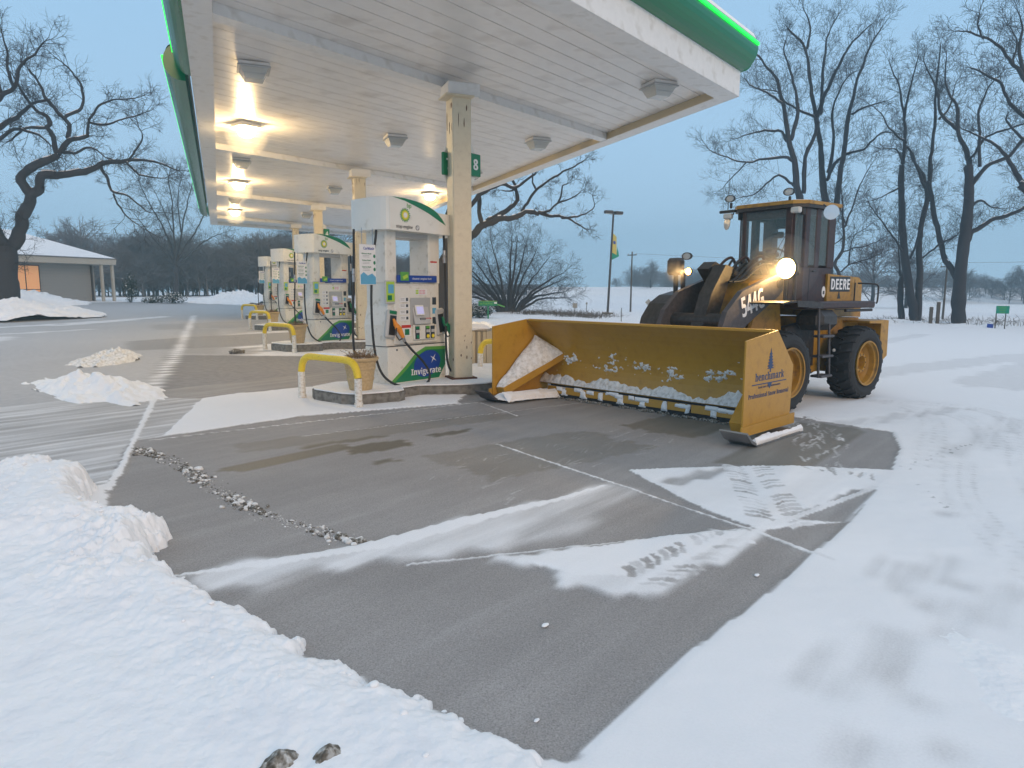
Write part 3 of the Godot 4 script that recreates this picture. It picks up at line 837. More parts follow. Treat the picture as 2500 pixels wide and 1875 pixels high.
	# columns
	for k in 4:
		var c := Vector3(9.99 + 4.85 * k, 0, -9.40 - 9.0 * k)
		var g := ter(c.x, c.z) + 0.2
		var bs := Basis(Vector3.UP, -atan2(SKEW, 1.0))
		var b := B.new()
		b.cbox(Vector3(c.x, (g + H) * 0.5 - 0.1, c.z), Vector3(0.37, H - g - 0.2, 0.40), 0.02, bs)
		var col := obj("column", b.done(), M.cream_column, root)
		var cb := B.new(); cb.cbox(Vector3(c.x + 0.05, H - 0.12, c.z), Vector3(0.62, 0.235, 0.5), 0.012, bs)
		obj("column_cap", cb.done(), M.white_metal, col)
		var fl := B.new(); fl.cbox(Vector3(c.x - 0.12, H - 0.27, c.z + 0.06), Vector3(0.56, 0.03, 0.5), 0.01, bs)
		obj("bearing_plate", fl.done(), M.cream_column, col)
		var bp := B.new(); bp.cbox(Vector3(c.x, g + 0.02, c.z), Vector3(0.52, 0.05, 0.54), 0.01, bs)
		obj("base_plate", bp.done(), M.rust, col)
		for s in 16:                                  # rust blisters and runs
			var rs := B.new()
			var top := s > 7
			var yy := rng.randf_range(0.1, 0.9) if not top else rng.randf_range(4.75, 5.2)
			var ln := rng.randf_range(0.012, 0.04) * (3.0 if top else 1.0)
			var face := 1.0 if rng.randf() < 0.6 else -1.0
			var pos := Vector3(c.x, yy + g, c.z) + (bs * Vector3(rng.randf_range(-0.16, 0.16), 0, 0.2) if face > 0 else bs * Vector3(-0.185, 0, rng.randf_range(-0.17, 0.17)))
			rs.blob(pos, (Vector3(rng.randf_range(0.006, 0.018), ln, 0.004) if face > 0 else Vector3(0.004, ln, rng.randf_range(0.006, 0.016))), fine, 1.2, 6, 9)
			obj("rust_spot", rs.done(), M.rust, col)
	# number flags on the columns
	for q in [[0, 0.30, "8", "white 8 on a green flag, right side of the nearest column"], [0, -0.06, "7", "green number 7 flag peeping out left of the nearest column"], [1, 0.34, "6", "green number 6 flag on the second column, above the second dispenser"], [2, 0.34, "4", "green number 4 flag on the third column"]]:
		var k: int = q[0]
		var c := Vector3(9.99 + 4.85 * k + q[1], 4.33 + 0.085 * k, -9.40 - 9.0 * k + (0.1 if q[1] > 0 else -0.23))
		var t := thing("pump_number_sign", q[3], "sign", c, 0.0, "pump number flags on the columns")
		var back := B.new()
		var pl := PackedVector2Array()
		for s in 13:
			var a := -PI * 0.5 + PI * s / 12.0
			pl.append(Vector2((-0.16 + 0.26 * cos(a)) * signf(q[1]), 0.44 * sin(a)))
		back.prism(pl, -0.05, -0.02); obj("backing", back.done(), M.pump_white, t)
		var f := B.new(); f.cbox(Vector3(0.02 * signf(q[1]), 0, 0.012), Vector3(0.30, 0.42, 0.06), 0.012); obj("panel", f.done(), M.green, t)
		lettering("numeral", q[2], 0.2, M.white, t, Vector3(0.02 * signf(q[1]), 0, 0.045))
	# light fixtures under the soffit
	var lamps := [[0.87, 11.81, 0, "dark square fixture nearest the left canopy edge"], [0.91, 16.03, 1, "lit lamp, the largest glare under the left canopy edge"], [0.95, 20.42, 0, "dark fixture between the first two glaring lamps on the left"], [0.97, 24.53, 1, "lit lamp, second of three glares along the left canopy edge"], [0.95, 29.15, 0, "small dark fixture between the two farthest glaring lamps"], [1.05, 33.32, 1, "lit lamp, farthest of three along the left canopy edge"],
		[9.16, 6.68, 0, "dark fixture nearest the right canopy corner"], [9.11, 11.53, 0, "dark fixture on the right, just past the first cross beam"], [9.2, 16.3, 0, "dark fixture hidden behind the nearest column"], [9.34, 21.17, 1, "lit lamp glaring above the nearest dispenser, beside the nearest column"],
		[5.04, 14.23, 0, "dark fixture mid canopy, left of the nearest column"], [4.96, 23.01, 0, "dark fixture mid canopy, left of the second column"], [5.06, 32.0, 0, "dark fixture mid canopy, farthest down the row"]]
	for q in lamps:
		var p := cp(q[0], q[1])
		var lit: bool = q[2] == 1
		var t := thing("canopy_light", q[3], "light fixture", Vector3(p.x, H + 0.16, p.y), 0.0 if lit else -atan2(SKEW, 1.0), "light fixtures under the canopy")
		var hb := B.new(); hb.cbox(Vector3(0, -0.035, 0), Vector3(0.52, 0.07, 0.52), 0.015); obj("housing", hb.done(), M.white_metal, t)
		var rim := B.new(); rim.cbox(Vector3(0, -0.085, 0), Vector3(0.56, 0.03, 0.56), 0.01); obj("frame", rim.done(), M.bezel if not lit else M.white_metal, t)
		var lb := B.new()
		if lit: lb.lathe([Vector2(0.0, -0.33), Vector2(0.09, -0.32), Vector2(0.17, -0.275), Vector2(0.215, -0.20), Vector2(0.225, -0.10), Vector2(0, -0.10)], 24)
		else: lb.hexa([Vector3(-0.15, -0.27, 0.15), Vector3(0.15, -0.27, 0.15), Vector3(0.15, -0.27, -0.15), Vector3(-0.15, -0.27, -0.15), Vector3(-0.235, -0.10, 0.235), Vector3(0.235, -0.10, 0.235), Vector3(0.235, -0.10, -0.235), Vector3(-0.235, -0.10, -0.235)])
		obj("lens", lb.done(), M.lamp_lit if lit else M.fixture_lens, t)
		if not lit:
			var rf := B.new(); rf.cbox(Vector3(0, -0.14, 0), Vector3(0.12, 0.1, 0.12), 0.02); obj("bulb", rf.done(), M.white, t)
			for s: int in [-1, 1]:
				var rb2 := B.new(); rb2.box(Vector3(0, -0.19, s * 0.202), Vector3(0.38, 0.008, 0.008)); obj("rib", rb2.done(), M.bezel, t)
		else:
			var o := OmniLight3D.new(); o.name = "glow"; o.light_color = Color(1.0, 0.84, 0.60); o.light_energy = 9.5
			o.omni_range = 60.0; o.omni_attenuation = 2.0; o.light_size = 0.12; o.shadow_enabled = true; o.position = Vector3(0, -0.19, 0)
			t.add_child(o)
			var fv := FogVolume.new(); fv.name = "added_halo_fog"; fv.shape = RenderingServer.FOG_VOLUME_SHAPE_ELLIPSOID  # small fog ball added to give the lit lens a halo
			fv.size = Vector3(1.0, 0.9, 1.0); fv.position = Vector3(0, -0.30, 0)
			var fmm := FogMaterial.new(); fmm.density = 0.10; fmm.albedo = Color(1, 1, 1); fv.material = fmm; t.add_child(fv, true)

# ---------------------------------------------------------------- islands with dispensers
func star(r0: float, r1: float, n: int, turn := 0.0) -> PackedVector2Array:
	var p := PackedVector2Array()
	for k in n * 2:
		var r := r1 if k % 2 else r0
		p.append(Vector2(cos(turn + PI * k / n), sin(turn + PI * k / n)) * r)
	return p

func disc(rx: float, ry: float, n := 28) -> PackedVector2Array:
	var p := PackedVector2Array()
	for k in n: p.append(Vector2(cos(TAU * k / n) * rx, sin(TAU * k / n) * ry))
	return p

func at_z(x: float, y: float, z: float) -> Transform3D:
	return Transform3D(Basis(), Vector3(x, y, z))

func bxo(called: String, p: Node, m: Material, at: Vector3, s: Vector3, ch := 0.0, bs := Basis()) -> MeshInstance3D:
	var b := B.new()
	if ch > 0: b.cbox(at, s, ch, bs)
	else: b.box(at, s, bs)
	return obj(called, b.done(), m, p)

func make_dispenser(at: Vector3, label: String) -> Node3D:
	var t := thing("fuel_dispenser", label, "fuel pump", at, 0.0, "fuel dispensers, one on each island")
	# skirt and body
	bxo("skirt", t, M.pump_white, Vector3(0.76, 0.35, -0.33), Vector3(1.50, 0.70, 0.66), 0.02)
	bxo("skirt_seam", t, M.print_dark, Vector3(0.76, 0.708, -0.33), Vector3(1.47, 0.014, 0.63))
	# body with pinched sides: an outline seen from the front
	var b := B.new()
	b.prism(PackedVector2Array([Vector2(0.0, 0.716), Vector2(1.52, 0.716), Vector2(1.50, 0.9), Vector2(1.40, 1.15), Vector2(1.36, 1.4), Vector2(1.36, 1.86), Vector2(0.06, 1.86), Vector2(0.06, 1.45), Vector2(-0.02, 1.1)]), -0.62, -0.04)
	var body := obj("body", b.done(), M.pump_white, t)
	bxo("front_door", body, M.pump_white, Vector3(0.73, 1.28, -0.03), Vector3(1.10, 1.10, 0.05), 0.02)
	for s in [[0.05, 0.26], [1.12, 0.30]]:
		var p := bxo("upright", t, M.pump_white, Vector3(s[0] + s[1] * 0.5, 2.34, -0.33), Vector3(s[1], 0.98, 0.56), 0.025)
	bxo("crossbar", t, M.pump_grey, Vector3(0.73, 2.75, -0.33), Vector3(0.84, 0.12, 0.5), 0.01)
	# header: arched on the right, with the green sweep along its edge
	var hp := PackedVector2Array([Vector2(-0.06, 2.80), Vector2(1.86, 2.775), Vector2(1.86, 3.15), Vector2(1.13, 3.175)])
	for q in [[1.02, 3.225], [0.9, 3.268], [0.73, 3.312], [0.56, 3.342], [0.3, 3.368]]: hp.append(Vector2(q[0], q[1]))
	hp.append(Vector2(-0.06, 3.37))
	var hb := B.new(); hb.prism(hp, -0.86, 0.20)
	var head := obj("header", hb.done(), M.header_white, t)
	var side := B.new()                                             # its rounded left end
	var arc := PackedVector2Array()
	for k in 9:
		var a := PI * 0.5 + PI * k / 8.0
		arc.append(Vector2(-0.062 + 0.10 * cos(a), -(-0.33 + 0.52 * sin(a))))
	var arc2 := PackedVector2Array()
	for q in arc: arc2.append(Vector2(q.x, -q.y))
	side.slab(arc2, 2.802, 3.368); obj("end_cap", side.done(), M.header_white, head)
	var sw := PackedVector2Array()
	for q in [[0.0, 3.369], [0.3, 3.364], [0.56, 3.338], [0.73, 3.308], [0.9, 3.264], [1.02, 3.22], [1.11, 3.172], [1.23, 3.075], [1.33, 2.96], [1.15, 3.035], [1.0, 3.10], [0.9, 3.142], [0.73, 3.20], [0.56, 3.25], [0.3, 3.322]]: sw.append(Vector2(q[0], q[1]))
	var swb := B.new(); swb.prism(sw, 0.2, 0.206); obj("green_sweep", swb.done(), M.green, head)
	# emblem: green, yellow and white petals
	for q in [[0.135, 0.095, 0.204, "green", 18], [0.112, 0.078, 0.207, "lime", 18], [0.088, 0.060, 0.210, "sun_yellow", 18], [0.056, 0.036, 0.213, "white", 18]]:
		var sb := B.new(); sb.prism(star(q[1], q[0], q[4], PI / 18), q[2] - 0.004, q[2], at_z(0.30, 3.07, 0)); obj("emblem", sb.done(), M[q[3]], head)
	lettering("lettering", "bp", 0.07, M.green_light, head, Vector3(0.40, 3.24, 0.204), Basis(), 1.0, false)
	lettering("lettering", "stop engine", 0.055, M.print_dark, head, Vector3(0.28, 2.865, 0.204), Basis(), 1.0, false)
	var ring := B.new(); ring.prism(disc(0.045, 0.045, 20), 0.2, 0.204, at_z(0.60, 2.865, 0)); obj("no_smoking_mark", ring.done(), M.print_dark, head)
	var ring2 := B.new(); ring2.prism(disc(0.034, 0.034, 20), 0.204, 0.2055, at_z(0.60, 2.865, 0)); obj("no_smoking_mark", ring2.done(), M.white, head)
	bxo("no_smoking_mark", head, M.print_dark, Vector3(0.60, 2.865, 0.2065), Vector3(0.075, 0.009, 0.001), 0.0, Basis(Vector3.BACK, -0.8))
	# blue topper with a picture card
	bxo("topper", t, M.blue, Vector3(0.76, 1.945, 0.0), Vector3(1.0, 0.13, 0.05), 0.008)
	lettering("lettering", "cleaner engine fuel", 0.035, M.white, t, Vector3(0.86, 1.95, 0.025), Basis(), 1.2, false)
	bxo("topper_card", t, M.green_light, Vector3(0.42, 1.99, 0.022), Vector3(0.20, 0.16, 0.03), 0.006)
	bxo("topper_card", t, M.lime, Vector3(0.43, 1.98, 0.0385), Vector3(0.12, 0.06, 0.003), 0.0, Basis(Vector3.BACK, 0.4))
	# card reader, screen and keypad in a sunken bay
	var fz := -0.002
	bxo("reader_bay", t, M.bezel, Vector3(0.83, 1.33, fz + 0.003), Vector3(0.52, 0.53, 0.012), 0.004)
	bxo("reader_slope", t, M.pump_grey, Vector3(0.83, 1.27, fz + 0.022), Vector3(0.40, 0.36, 0.05), 0.012, Basis(Vector3.RIGHT, -0.25))
	var bez := bxo("display", t, M.pump_white, Vector3(0.76, 1.36, fz + 0.055), Vector3(0.22, 0.20, 0.03), 0.008, Basis(Vector3.RIGHT, -0.25))
	bxo("screen", bez, M.screen, Vector3(0.76, 1.362, fz + 0.074), Vector3(0.17, 0.14, 0.004), 0.0, Basis(Vector3.RIGHT, -0.25))
	bxo("keypad", t, M.print_dark, Vector3(0.83, 1.17, fz + 0.062), Vector3(0.15, 0.09, 0.02), 0.004)
	bxo("card_slot", t, M.red, Vector3(0.98, 1.20, fz + 0.06), Vector3(0.15, 0.025, 0.012), 0.002)
	for r in 3:
		for c in 4: bxo("key", t, M.pump_grey, Vector3(0.785 + 0.03 * c, 1.145 + 0.025 * r, fz + 0.0735), Vector3(0.02, 0.015, 0.004))
	# grade selectors
	bxo("selector_panel", t, M.pump_white, Vector3(0.90, 0.945, fz + 0.02), Vector3(0.56, 0.30, 0.05), 0.02)
	var cols := ["green", "green", "green_light", "print_dark"]
	for k in 4:
		var x := 0.70 + 0.133 * k
		if k == 1: continue
		var gb := bxo("grade_button", t, M.print_dark, Vector3(x, 0.94, fz + 0.05), Vector3(0.105, 0.24, 0.02), 0.006)
		bxo("grade_label", gb, M[cols[k]], Vector3(x, 1.035, fz + 0.062), Vector3(0.09, 0.05, 0.004))
		bxo("price_window", gb, M.pump_grey, Vector3(x, 0.965, fz + 0.062), Vector3(0.085, 0.055, 0.004))
		var yb := B.new(); yb.prism(disc(0.036, 0.036, 14), fz + 0.06, fz + 0.068, at_z(x, 0.865, 0)); obj("push_button", yb.done(), M.sun_yellow if k > 1 else M.green, gb)
	# stickers
	bxo("price_sticker", t, M.white, Vector3(0.86, 1.70, fz + 0.002), Vector3(0.30, 0.11, 0.006))
	for k in 6: bxo("price_print", t, [M.lime, M.pink, M.pink][k % 3], Vector3(0.75 + 0.085 * (k % 3), 1.725 - 0.045 * (k / 3), fz + 0.006), Vector3(0.07, 0.035, 0.003))
	for k in 4:
		bxo("instruction_sticker", t, M.white, Vector3(0.42, 1.56 - 0.115 * k, fz + 0.002), Vector3(0.22, 0.085, 0.005))
		bxo("instruction_print", t, M.print_dark, Vector3(0.49, 1.565 - 0.115 * k, fz + 0.0055), Vector3(0.05, 0.06 - 0.01 * (k % 2), 0.003))
		bxo("instruction_print", t, M.bezel, Vector3(0.38, 1.58 - 0.115 * k, fz + 0.0055), Vector3(0.10, 0.012, 0.003))
		bxo("instruction_print", t, M.bezel, Vector3(0.38, 1.555 - 0.115 * k, fz + 0.0055), Vector3(0.09, 0.012, 0.003))
	var rl := bxo("hazard_sticker", t, M.white, Vector3(0.46, 0.99, fz + 0.002), Vector3(0.24, 0.22, 0.005))
	bxo("hazard_band", rl, M.red, Vector3(0.46, 1.065, fz + 0.006), Vector3(0.23, 0.055, 0.004))
	bxo("hazard_picture", rl, M.green, Vector3(0.48, 0.96, fz + 0.006), Vector3(0.11, 0.11, 0.004))
	for k in 3: bxo("card_sticker", t, [M.print_dark, M.sky_blue, M.print_dark][k], Vector3(1.20, 1.53 - 0.19 * k, fz + 0.002), Vector3(0.10, 0.14 - 0.03 * (k % 2), 0.006))
	bxo("notice", t, M.white, Vector3(1.24, 2.16, -0.048), Vector3(0.18, 0.26, 0.006)); bxo("notice_band", t, M.red, Vector3(1.24, 2.275, -0.044), Vector3(0.175, 0.03, 0.004))
	var ps := bxo("poster_holder", t, M.pump_grey, Vector3(0.09, 1.70, -0.01), Vector3(0.23, 0.42, 0.03), 0.008)
	bxo("poster", ps, M.lime, Vector3(0.09, 1.71, 0.007), Vector3(0.19, 0.36, 0.004)); bxo("poster_picture", ps, M.sky_blue, Vector3(0.10, 1.76, 0.0105), Vector3(0.13, 0.16, 0.003)); bxo("poster_picture", ps, M.green, Vector3(0.07, 1.60, 0.0105), Vector3(0.10, 0.09, 0.003))
	# decal on the skirt: green field, blue oval, star and word
	var gz := 0.0025
	var g0 := B.new(); g0.prism(PackedVector2Array([Vector2(0.03, 0.03), Vector2(1.48, 0.03), Vector2(1.49, 0.64), Vector2(0.95, 0.66), Vector2(0.70, 0.56), Vector2(0.42, 0.32)]), 0.0, gz); obj("decal_field", g0.done(), M.green_light, t)
	var g1 := B.new(); g1.prism(PackedVector2Array([Vector2(0.14, 0.032), Vector2(1.475, 0.032), Vector2(1.485, 0.58), Vector2(0.98, 0.60), Vector2(0.74, 0.50), Vector2(0.48, 0.28)]), 0.0, gz + 0.0015); obj("decal_field", g1.done(), M.green, t)
	var g2 := B.new(); g2.prism(PackedVector2Array([Vector2(1.30, 0.031), Vector2(1.488, 0.031), Vector2(1.492, 0.30)]), 0.0, gz + 0.003); obj("decal_corner", g2.done(), M.pump_white, t)
	var g3 := B.new(); g3.prism(disc(0.36, 0.245, 36), 0.0, gz + 0.0045, Transform3D(Basis(Vector3.BACK, 0.25), Vector3(0.99, 0.33, 0))); obj("decal_oval", g3.done(), M.blue, t)
	var s4 := B.new(); s4.prism(star(0.018, 0.10, 4), 0.0, gz + 0.006, Transform3D(Basis(Vector3.BACK, 0.2), Vector3(1.15, 0.42, 0))); obj("decal_star", s4.done(), M.white, t)
	lettering("lettering", "Invigorate", 0.115, M.white, t, Vector3(0.96, 0.19, gz + 0.006), Basis(), 1.0, true)
	bxo("lock", t, M.print_dark, Vector3(0.22, 0.64, 0.003), Vector3(0.035, 0.035, 0.01), 0.004)
	# nozzles in their boots and the hanging hoses
	for s in [[0.10, "orange", -1], [1.36, "green", 1]]:
		var x: float = s[0]; var sg: float = s[2]
		var boot := bxo("nozzle_boot", t, M.pump_grey, Vector3(x, 1.12, -0.02), Vector3(0.24, 0.52, 0.10), 0.03, Basis(Vector3.BACK, 0.14 * sg))
		bxo("boot_recess", boot, M.black_plastic, Vector3(x, 1.10, 0.034), Vector3(0.15, 0.36, 0.01), 0.004, Basis(Vector3.BACK, 0.14 * sg))
		bxo("boot_label", boot, M.green if sg < 0 else M.bezel, Vector3(x - 0.02 * sg, 1.335, 0.036), Vector3(0.17, 0.06, 0.01), 0.004, Basis(Vector3.BACK, 0.14 * sg))
		var nz := B.new()
		nz.tube([Vector3(x, 1.22, 0.06), Vector3(x + 0.02, 1.12, 0.09), Vector3(x + 0.10, 1.0, 0.12), Vector3(x + 0.17, 0.88, 0.12)], [0.02, 0.045, 0.05, 0.035], 10)
		nz.cbox(Vector3(x + 0.06, 1.05, 0.12), Vector3(0.15, 0.11, 0.09), 0.03, Basis(Vector3.BACK, -0.7))
		var nzl := obj("nozzle", nz.done(), M[s[1]], t)
		var gd := B.new(); gd.tube([Vector3(x + 0.0, 1.06, 0.14), Vector3(x - 0.03, 0.93, 0.15), Vector3(x + 0.06, 0.83, 0.14), Vector3(x + 0.16, 0.86, 0.12)], 0.012, 6); obj("hand_guard", gd.done(), M.black_plastic, nzl)
		var sv := B.new(); sv.tube([Vector3(x + 0.165, 0.885, 0.12), Vector3(x + 0.205, 0.80, 0.125)], 0.032, 10); obj("swivel", sv.done(), M.steel, nzl)
	var hose1 := [Vector3(0.30, 0.80, 0.125), Vector3(0.45, 0.62, 0.18), Vector3(0.66, 0.40, 0.24), Vector3(0.78, 0.17, 0.28), Vector3(0.68, 0.0, 0.30), Vector3(0.40, -0.03, 0.26), Vector3(0.06, 0.02, 0.16), Vector3(-0.18, 0.24, 0.04), Vector3(-0.26, 0.7, -0.06), Vector3(-0.27, 1.5, -0.10), Vector3(-0.20, 2.2, -0.12), Vector3(-0.12, 2.66, -0.12), Vector3(-0.10, 2.82, -0.12)]
	var h1 := B.new(); h1.tube(smooth(hose1, 6), 0.022, 8); obj("hose", h1.done(), M.black_rubber, t)
	var hose2 := [Vector3(1.56, 0.80, 0.125), Vector3(1.63, 0.62, 0.16), Vector3(1.72, 0.40, 0.2), Vector3(1.70, 0.20, 0.22), Vector3(1.55, 0.10, 0.22), Vector3(1.40, 0.25, 0.18), Vector3(1.36, 0.7, 0.15), Vector3(1.40, 1.4, 0.12), Vector3(1.42, 2.2, 0.08), Vector3(1.42, 2.8, 0.06)]
	var h2 := B.new(); h2.tube(smooth(hose2, 6), 0.022, 8); obj("hose", h2.done(), M.black_rubber, t)
	var h3 := B.new(); h3.tube(smooth([Vector3(-0.30, 2.82, -0.5), Vector3(-0.33, 1.9, -0.5), Vector3(-0.38, 0.9, -0.5), Vector3(-0.30, 0.35, -0.5), Vector3(-0.12, 0.12, -0.45)], 5), 0.022, 8); obj("hose", h3.done(), M.black_rubber, t)
	for q in [[-0.19, 2.25, -0.12], [1.42, 2.38, 0.075], [-0.33, 2.0, -0.5]]:
		var bw := B.new(); bw.lathe([Vector2(0.0, -0.12), Vector2(0.03, -0.12), Vector2(0.034, -0.03), Vector2(0.024, 0.0), Vector2(0.034, 0.03), Vector2(0.03, 0.12), Vector2(0, 0.12)], 10, at_z(q[0], q[1], q[2])); obj("breakaway", bw.done(), M.steel, t)
	# hanging card for the car wash
	var hc := bxo("hanging_card", t, M.white, Vector3(-0.37, 2.18, -0.05), Vector3(0.36, 0.70, 0.012), 0.004)
	lettering("lettering", "CarWash", 0.045, M.blue, hc, Vector3(-0.345, 2.46, -0.043), Basis(), 0.9, true, false, 0.003)
	var wave := B.new(); wave.prism(PackedVector2Array([Vector2(-0.54, 1.84), Vector2(-0.20, 1.84), Vector2(-0.20, 1.96), Vector2(-0.28, 2.03), Vector2(-0.38, 1.99), Vector2(-0.47, 2.05), Vector2(-0.54, 2.0)]), -0.044, -0.042); obj("card_picture", wave.done(), M.sky_blue, hc)
	for k in 3:
		lettering("lettering", ["Ultimate Wash", "Deluxe Wash", "Express Wash"][k], 0.022, M.green, hc, Vector3(-0.40, 2.37 - 0.115 * k, -0.043), Basis(), 1.0, true, false, 0.003)
		var dt := B.new(); dt.prism(disc(0.024, 0.032, 14), -0.044, -0.041, at_z(-0.225, 2.33 - 0.115 * k, 0)); obj("card_dot", dt.done(), M.green, hc)
		for j in 2: bxo("card_print", hc, M.bezel, Vector3(-0.41, 2.337 - 0.115 * k - 0.025 * j, -0.0425), Vector3(0.15, 0.008, 0.002))
	for x in [-0.49, -0.25]: bxo("hanger", t, M.steel, Vector3(x, 2.66, -0.05), Vector3(0.01, 0.30, 0.01))
	return t

func smooth(p: Array, n: int) -> Array:
	var o := []
	for k in p.size() - 1:
		var a: Vector3 = p[maxi(k - 1, 0)]; var b: Vector3 = p[k]; var c: Vector3 = p[k + 1]; var d: Vector3 = p[mini(k + 2, p.size() - 1)]
		for j in n: o.append(b.cubic_interpolate(c, a, d, float(j) / n))
	o.append(p[p.size() - 1])
	return o

func make_islands():
	var step := Vector3(4.8, 0.085, -9.0)
	var words := ["nearest", "second", "third", "farthest"]
	var pl := PackedVector2Array()
	for q in [[7.38, -10.62], [7.22, -10.35], [7.2, -9.55], [7.33, -9.25], [8.02, -9.0], [8.2, -9.06], [8.36, -9.30], [8.75, -9.28], [9.3, -8.75], [9.75, -8.5], [12.3, -8.6], [12.8, -9.2], [12.7, -10.4], [12.2, -11.0], [9.9, -11.2], [8.9, -10.85], [8.36, -10.62], [8.05, -10.82]]: pl.append(Vector2(q[0], q[1]))
	var rim := Geometry2D.offset_polygon(pl, -0.025)[0]
	var kerb := B.new(); kerb.slab(pl, -0.02, 0.17); kerb.slab(rim, 0.168, 0.195)
	var top := B.new(); top.slab(Geometry2D.offset_polygon(pl, -0.015)[0], 0.196, 0.217)
	var isl := thing("pump_island", "raised concrete island with worn kerb under the nearest dispenser", "pump island", Vector3.ZERO, 0, "concrete islands under the dispensers")
	obj("kerb", kerb.done(), M.concrete, isl); obj("snow_cover", top.done(), M.snow, isl)
	var disp := make_dispenser(Vector3(8.39, 0.2, -9.71), "nearest white fuel dispenser with orange nozzle and hanging car wash card")
	# hoop of bent pipe, yellow above white
	var hoop := thing("hoop_guard", "nearest bent pipe hoop, yellow over white, by the first island", "bollard", Vector3(7.19, 0, -9.86), 0, "pipe hoops guarding the island ends")
	var path := [Vector3(0, 0.50, -0.79), Vector3(0, 0.65, -0.745), Vector3(0, 0.75, -0.64), Vector3(0, 0.785, -0.45), Vector3(0, 0.79, 0), Vector3(0, 0.785, 0.45), Vector3(0, 0.75, 0.64), Vector3(0, 0.65, 0.745), Vector3(0, 0.50, 0.79)]
	var hb := B.new(); hb.tube(smooth(path, 4), 0.062, 14); obj("bar", hb.done(), M.hoop_yellow, hoop)
	for s: int in [-1, 1]:
		var lb := B.new(); lb.tube([Vector3(0, -0.05, s * 0.79), Vector3(0, 0.50, s * 0.79)], 0.0622, 14)
		lb.tube([Vector3(0, -0.05, s * 0.79), Vector3(0, 0.09, s * 0.79)], 0.074, 14)
		obj("leg", lb.done(), M.hoop_white, hoop)
	var cap := B.new(); cap.tube(smooth([Vector3(0, 0.83, -0.5), Vector3(0, 0.843, 0), Vector3(0, 0.83, 0.5)], 6), [0.012, 0.018, 0.022, 0.026, 0.028, 0.028, 0.028, 0.028, 0.026, 0.024, 0.022, 0.018, 0.012], 8); obj("snow_cap", cap.done(), M.snow, hoop)
	# clay planter
	var pot := thing("planter_pot", "nearest tan clay pot with a rolled rim and ring mouldings", "planter", Vector3(7.68, 0.212, -9.62), 0, "clay pots on the island ends")
	var pb := B.new(); pb.lathe([Vector2(0, 0), Vector2(0.185, 0), Vector2(0.20, 0.03), Vector2(0.225, 0.17), Vector2(0.236, 0.18), Vector2(0.24, 0.21), Vector2(0.232, 0.22), Vector2(0.252, 0.36), Vector2(0.264, 0.37), Vector2(0.268, 0.395), Vector2(0.26, 0.405), Vector2(0.28, 0.50), Vector2(0.315, 0.52), Vector2(0.325, 0.545), Vector2(0.315, 0.57), Vector2(0.275, 0.57), Vector2(0.26, 0.52), Vector2(0, 0.515)], 32)
	obj("bowl", pb.done(), M.planter_clay, pot)
	var sn := B.new(); sn.blob(Vector3(0, 0.515, 0), Vector3(0.24, 0.05, 0.24), noise, 0.3, 6, 14); obj("snow", sn.done(), M.snow, pot)
	var plant := thing("dried_plant", "brown withered plant standing in the nearest clay pot", "plant", Vector3(7.68, 0.74, -9.62), 0, "withered plants in the clay pots")
	var st := B.new()
	for k in 90:
		var a := rng.randf() * TAU; var l := rng.randf_range(0.10, 0.27)
		var r0 := rng.randf_range(0.0, 0.17)
		var p0 := Vector3(cos(a) * r0, -0.02, sin(a) * r0)
		var tip := p0 + Vector3(cos(a) * l * rng.randf_range(0.2, 1.0), l * rng.randf_range(0.3, 0.95), sin(a) * l * rng.randf_range(0.2, 1.0))
		var mid := (p0 + tip) * 0.5 + Vector3(rng.randf_range(-0.03, 0.03), 0.05, rng.randf_range(-0.03, 0.03))
		st.tube([p0, mid, tip], [0.005, 0.004, 0.002], 4, false)
		for j in 3:
			var q := mid.lerp(tip, rng.randf()); var dd := Vector3(rng.randf_range(-1, 1), rng.randf_range(-0.8, 0.5), rng.randf_range(-1, 1)) * 0.045
			var sd := dd.cross(Vector3.UP) * 0.4
			st.tri(q, q + dd + sd, q + dd - sd)
	obj("stems", st.done(), M.dry_plant, plant)
	for k in range(1, 4):
		var o := step * k
		dup(isl, "pump_island", o, "snow-topped concrete island under the %s dispenser" % words[k])
		dup(disp, "fuel_dispenser", disp.position + o, ["", "second white fuel dispenser behind the nearest, by the second column", "third white fuel dispenser down the row", "farthest white fuel dispenser down the row"][k])
		dup(hoop, "hoop_guard", hoop.position + o, "%s yellow and white pipe hoop down the row of islands" % words[k])
		dup(pot, "planter_pot", pot.position + o, "%s clay pot down the row of islands" % words[k])
		dup(plant, "dried_plant", plant.position + o, "brown withered plant in the %s clay pot" % words[k])
	dup(hoop, "hoop_guard", Vector3(11.75, 0.02, -9.65), "yellow pipe hoop between the nearest column and the snow pusher")
	# ribbed waste bin behind it
	var bin := thing("waste_bin", "tan ribbed waste bin with snow on its lid, right of the nearest column", "bin", Vector3(12.7, 0.02, -11.4), 0.5)
	bxo("liner", bin, M.bin_brown, Vector3(0, 0.47, 0), Vector3(0.62, 0.94, 0.62), 0.02)
	for s in 4:
		for k in 5:
			var bs := Basis(Vector3.UP, s * PI * 0.5)
			bxo("slat", bin, M.bin_tan, bs * Vector3(-0.27 + 0.135 * k, 0.47, 0.325), Vector3(0.075, 0.92, 0.03), 0.008, bs)
	bxo("rim", bin, M.bin_brown, Vector3(0, 0.955, 0), Vector3(0.70, 0.05, 0.70), 0.015)
	var bsn := B.new(); bsn.blob(Vector3(0, 1.0, 0), Vector3(0.34, 0.09, 0.34), noise, 0.5, 6, 12); obj("snow", bsn.done(), M.snow, bin)

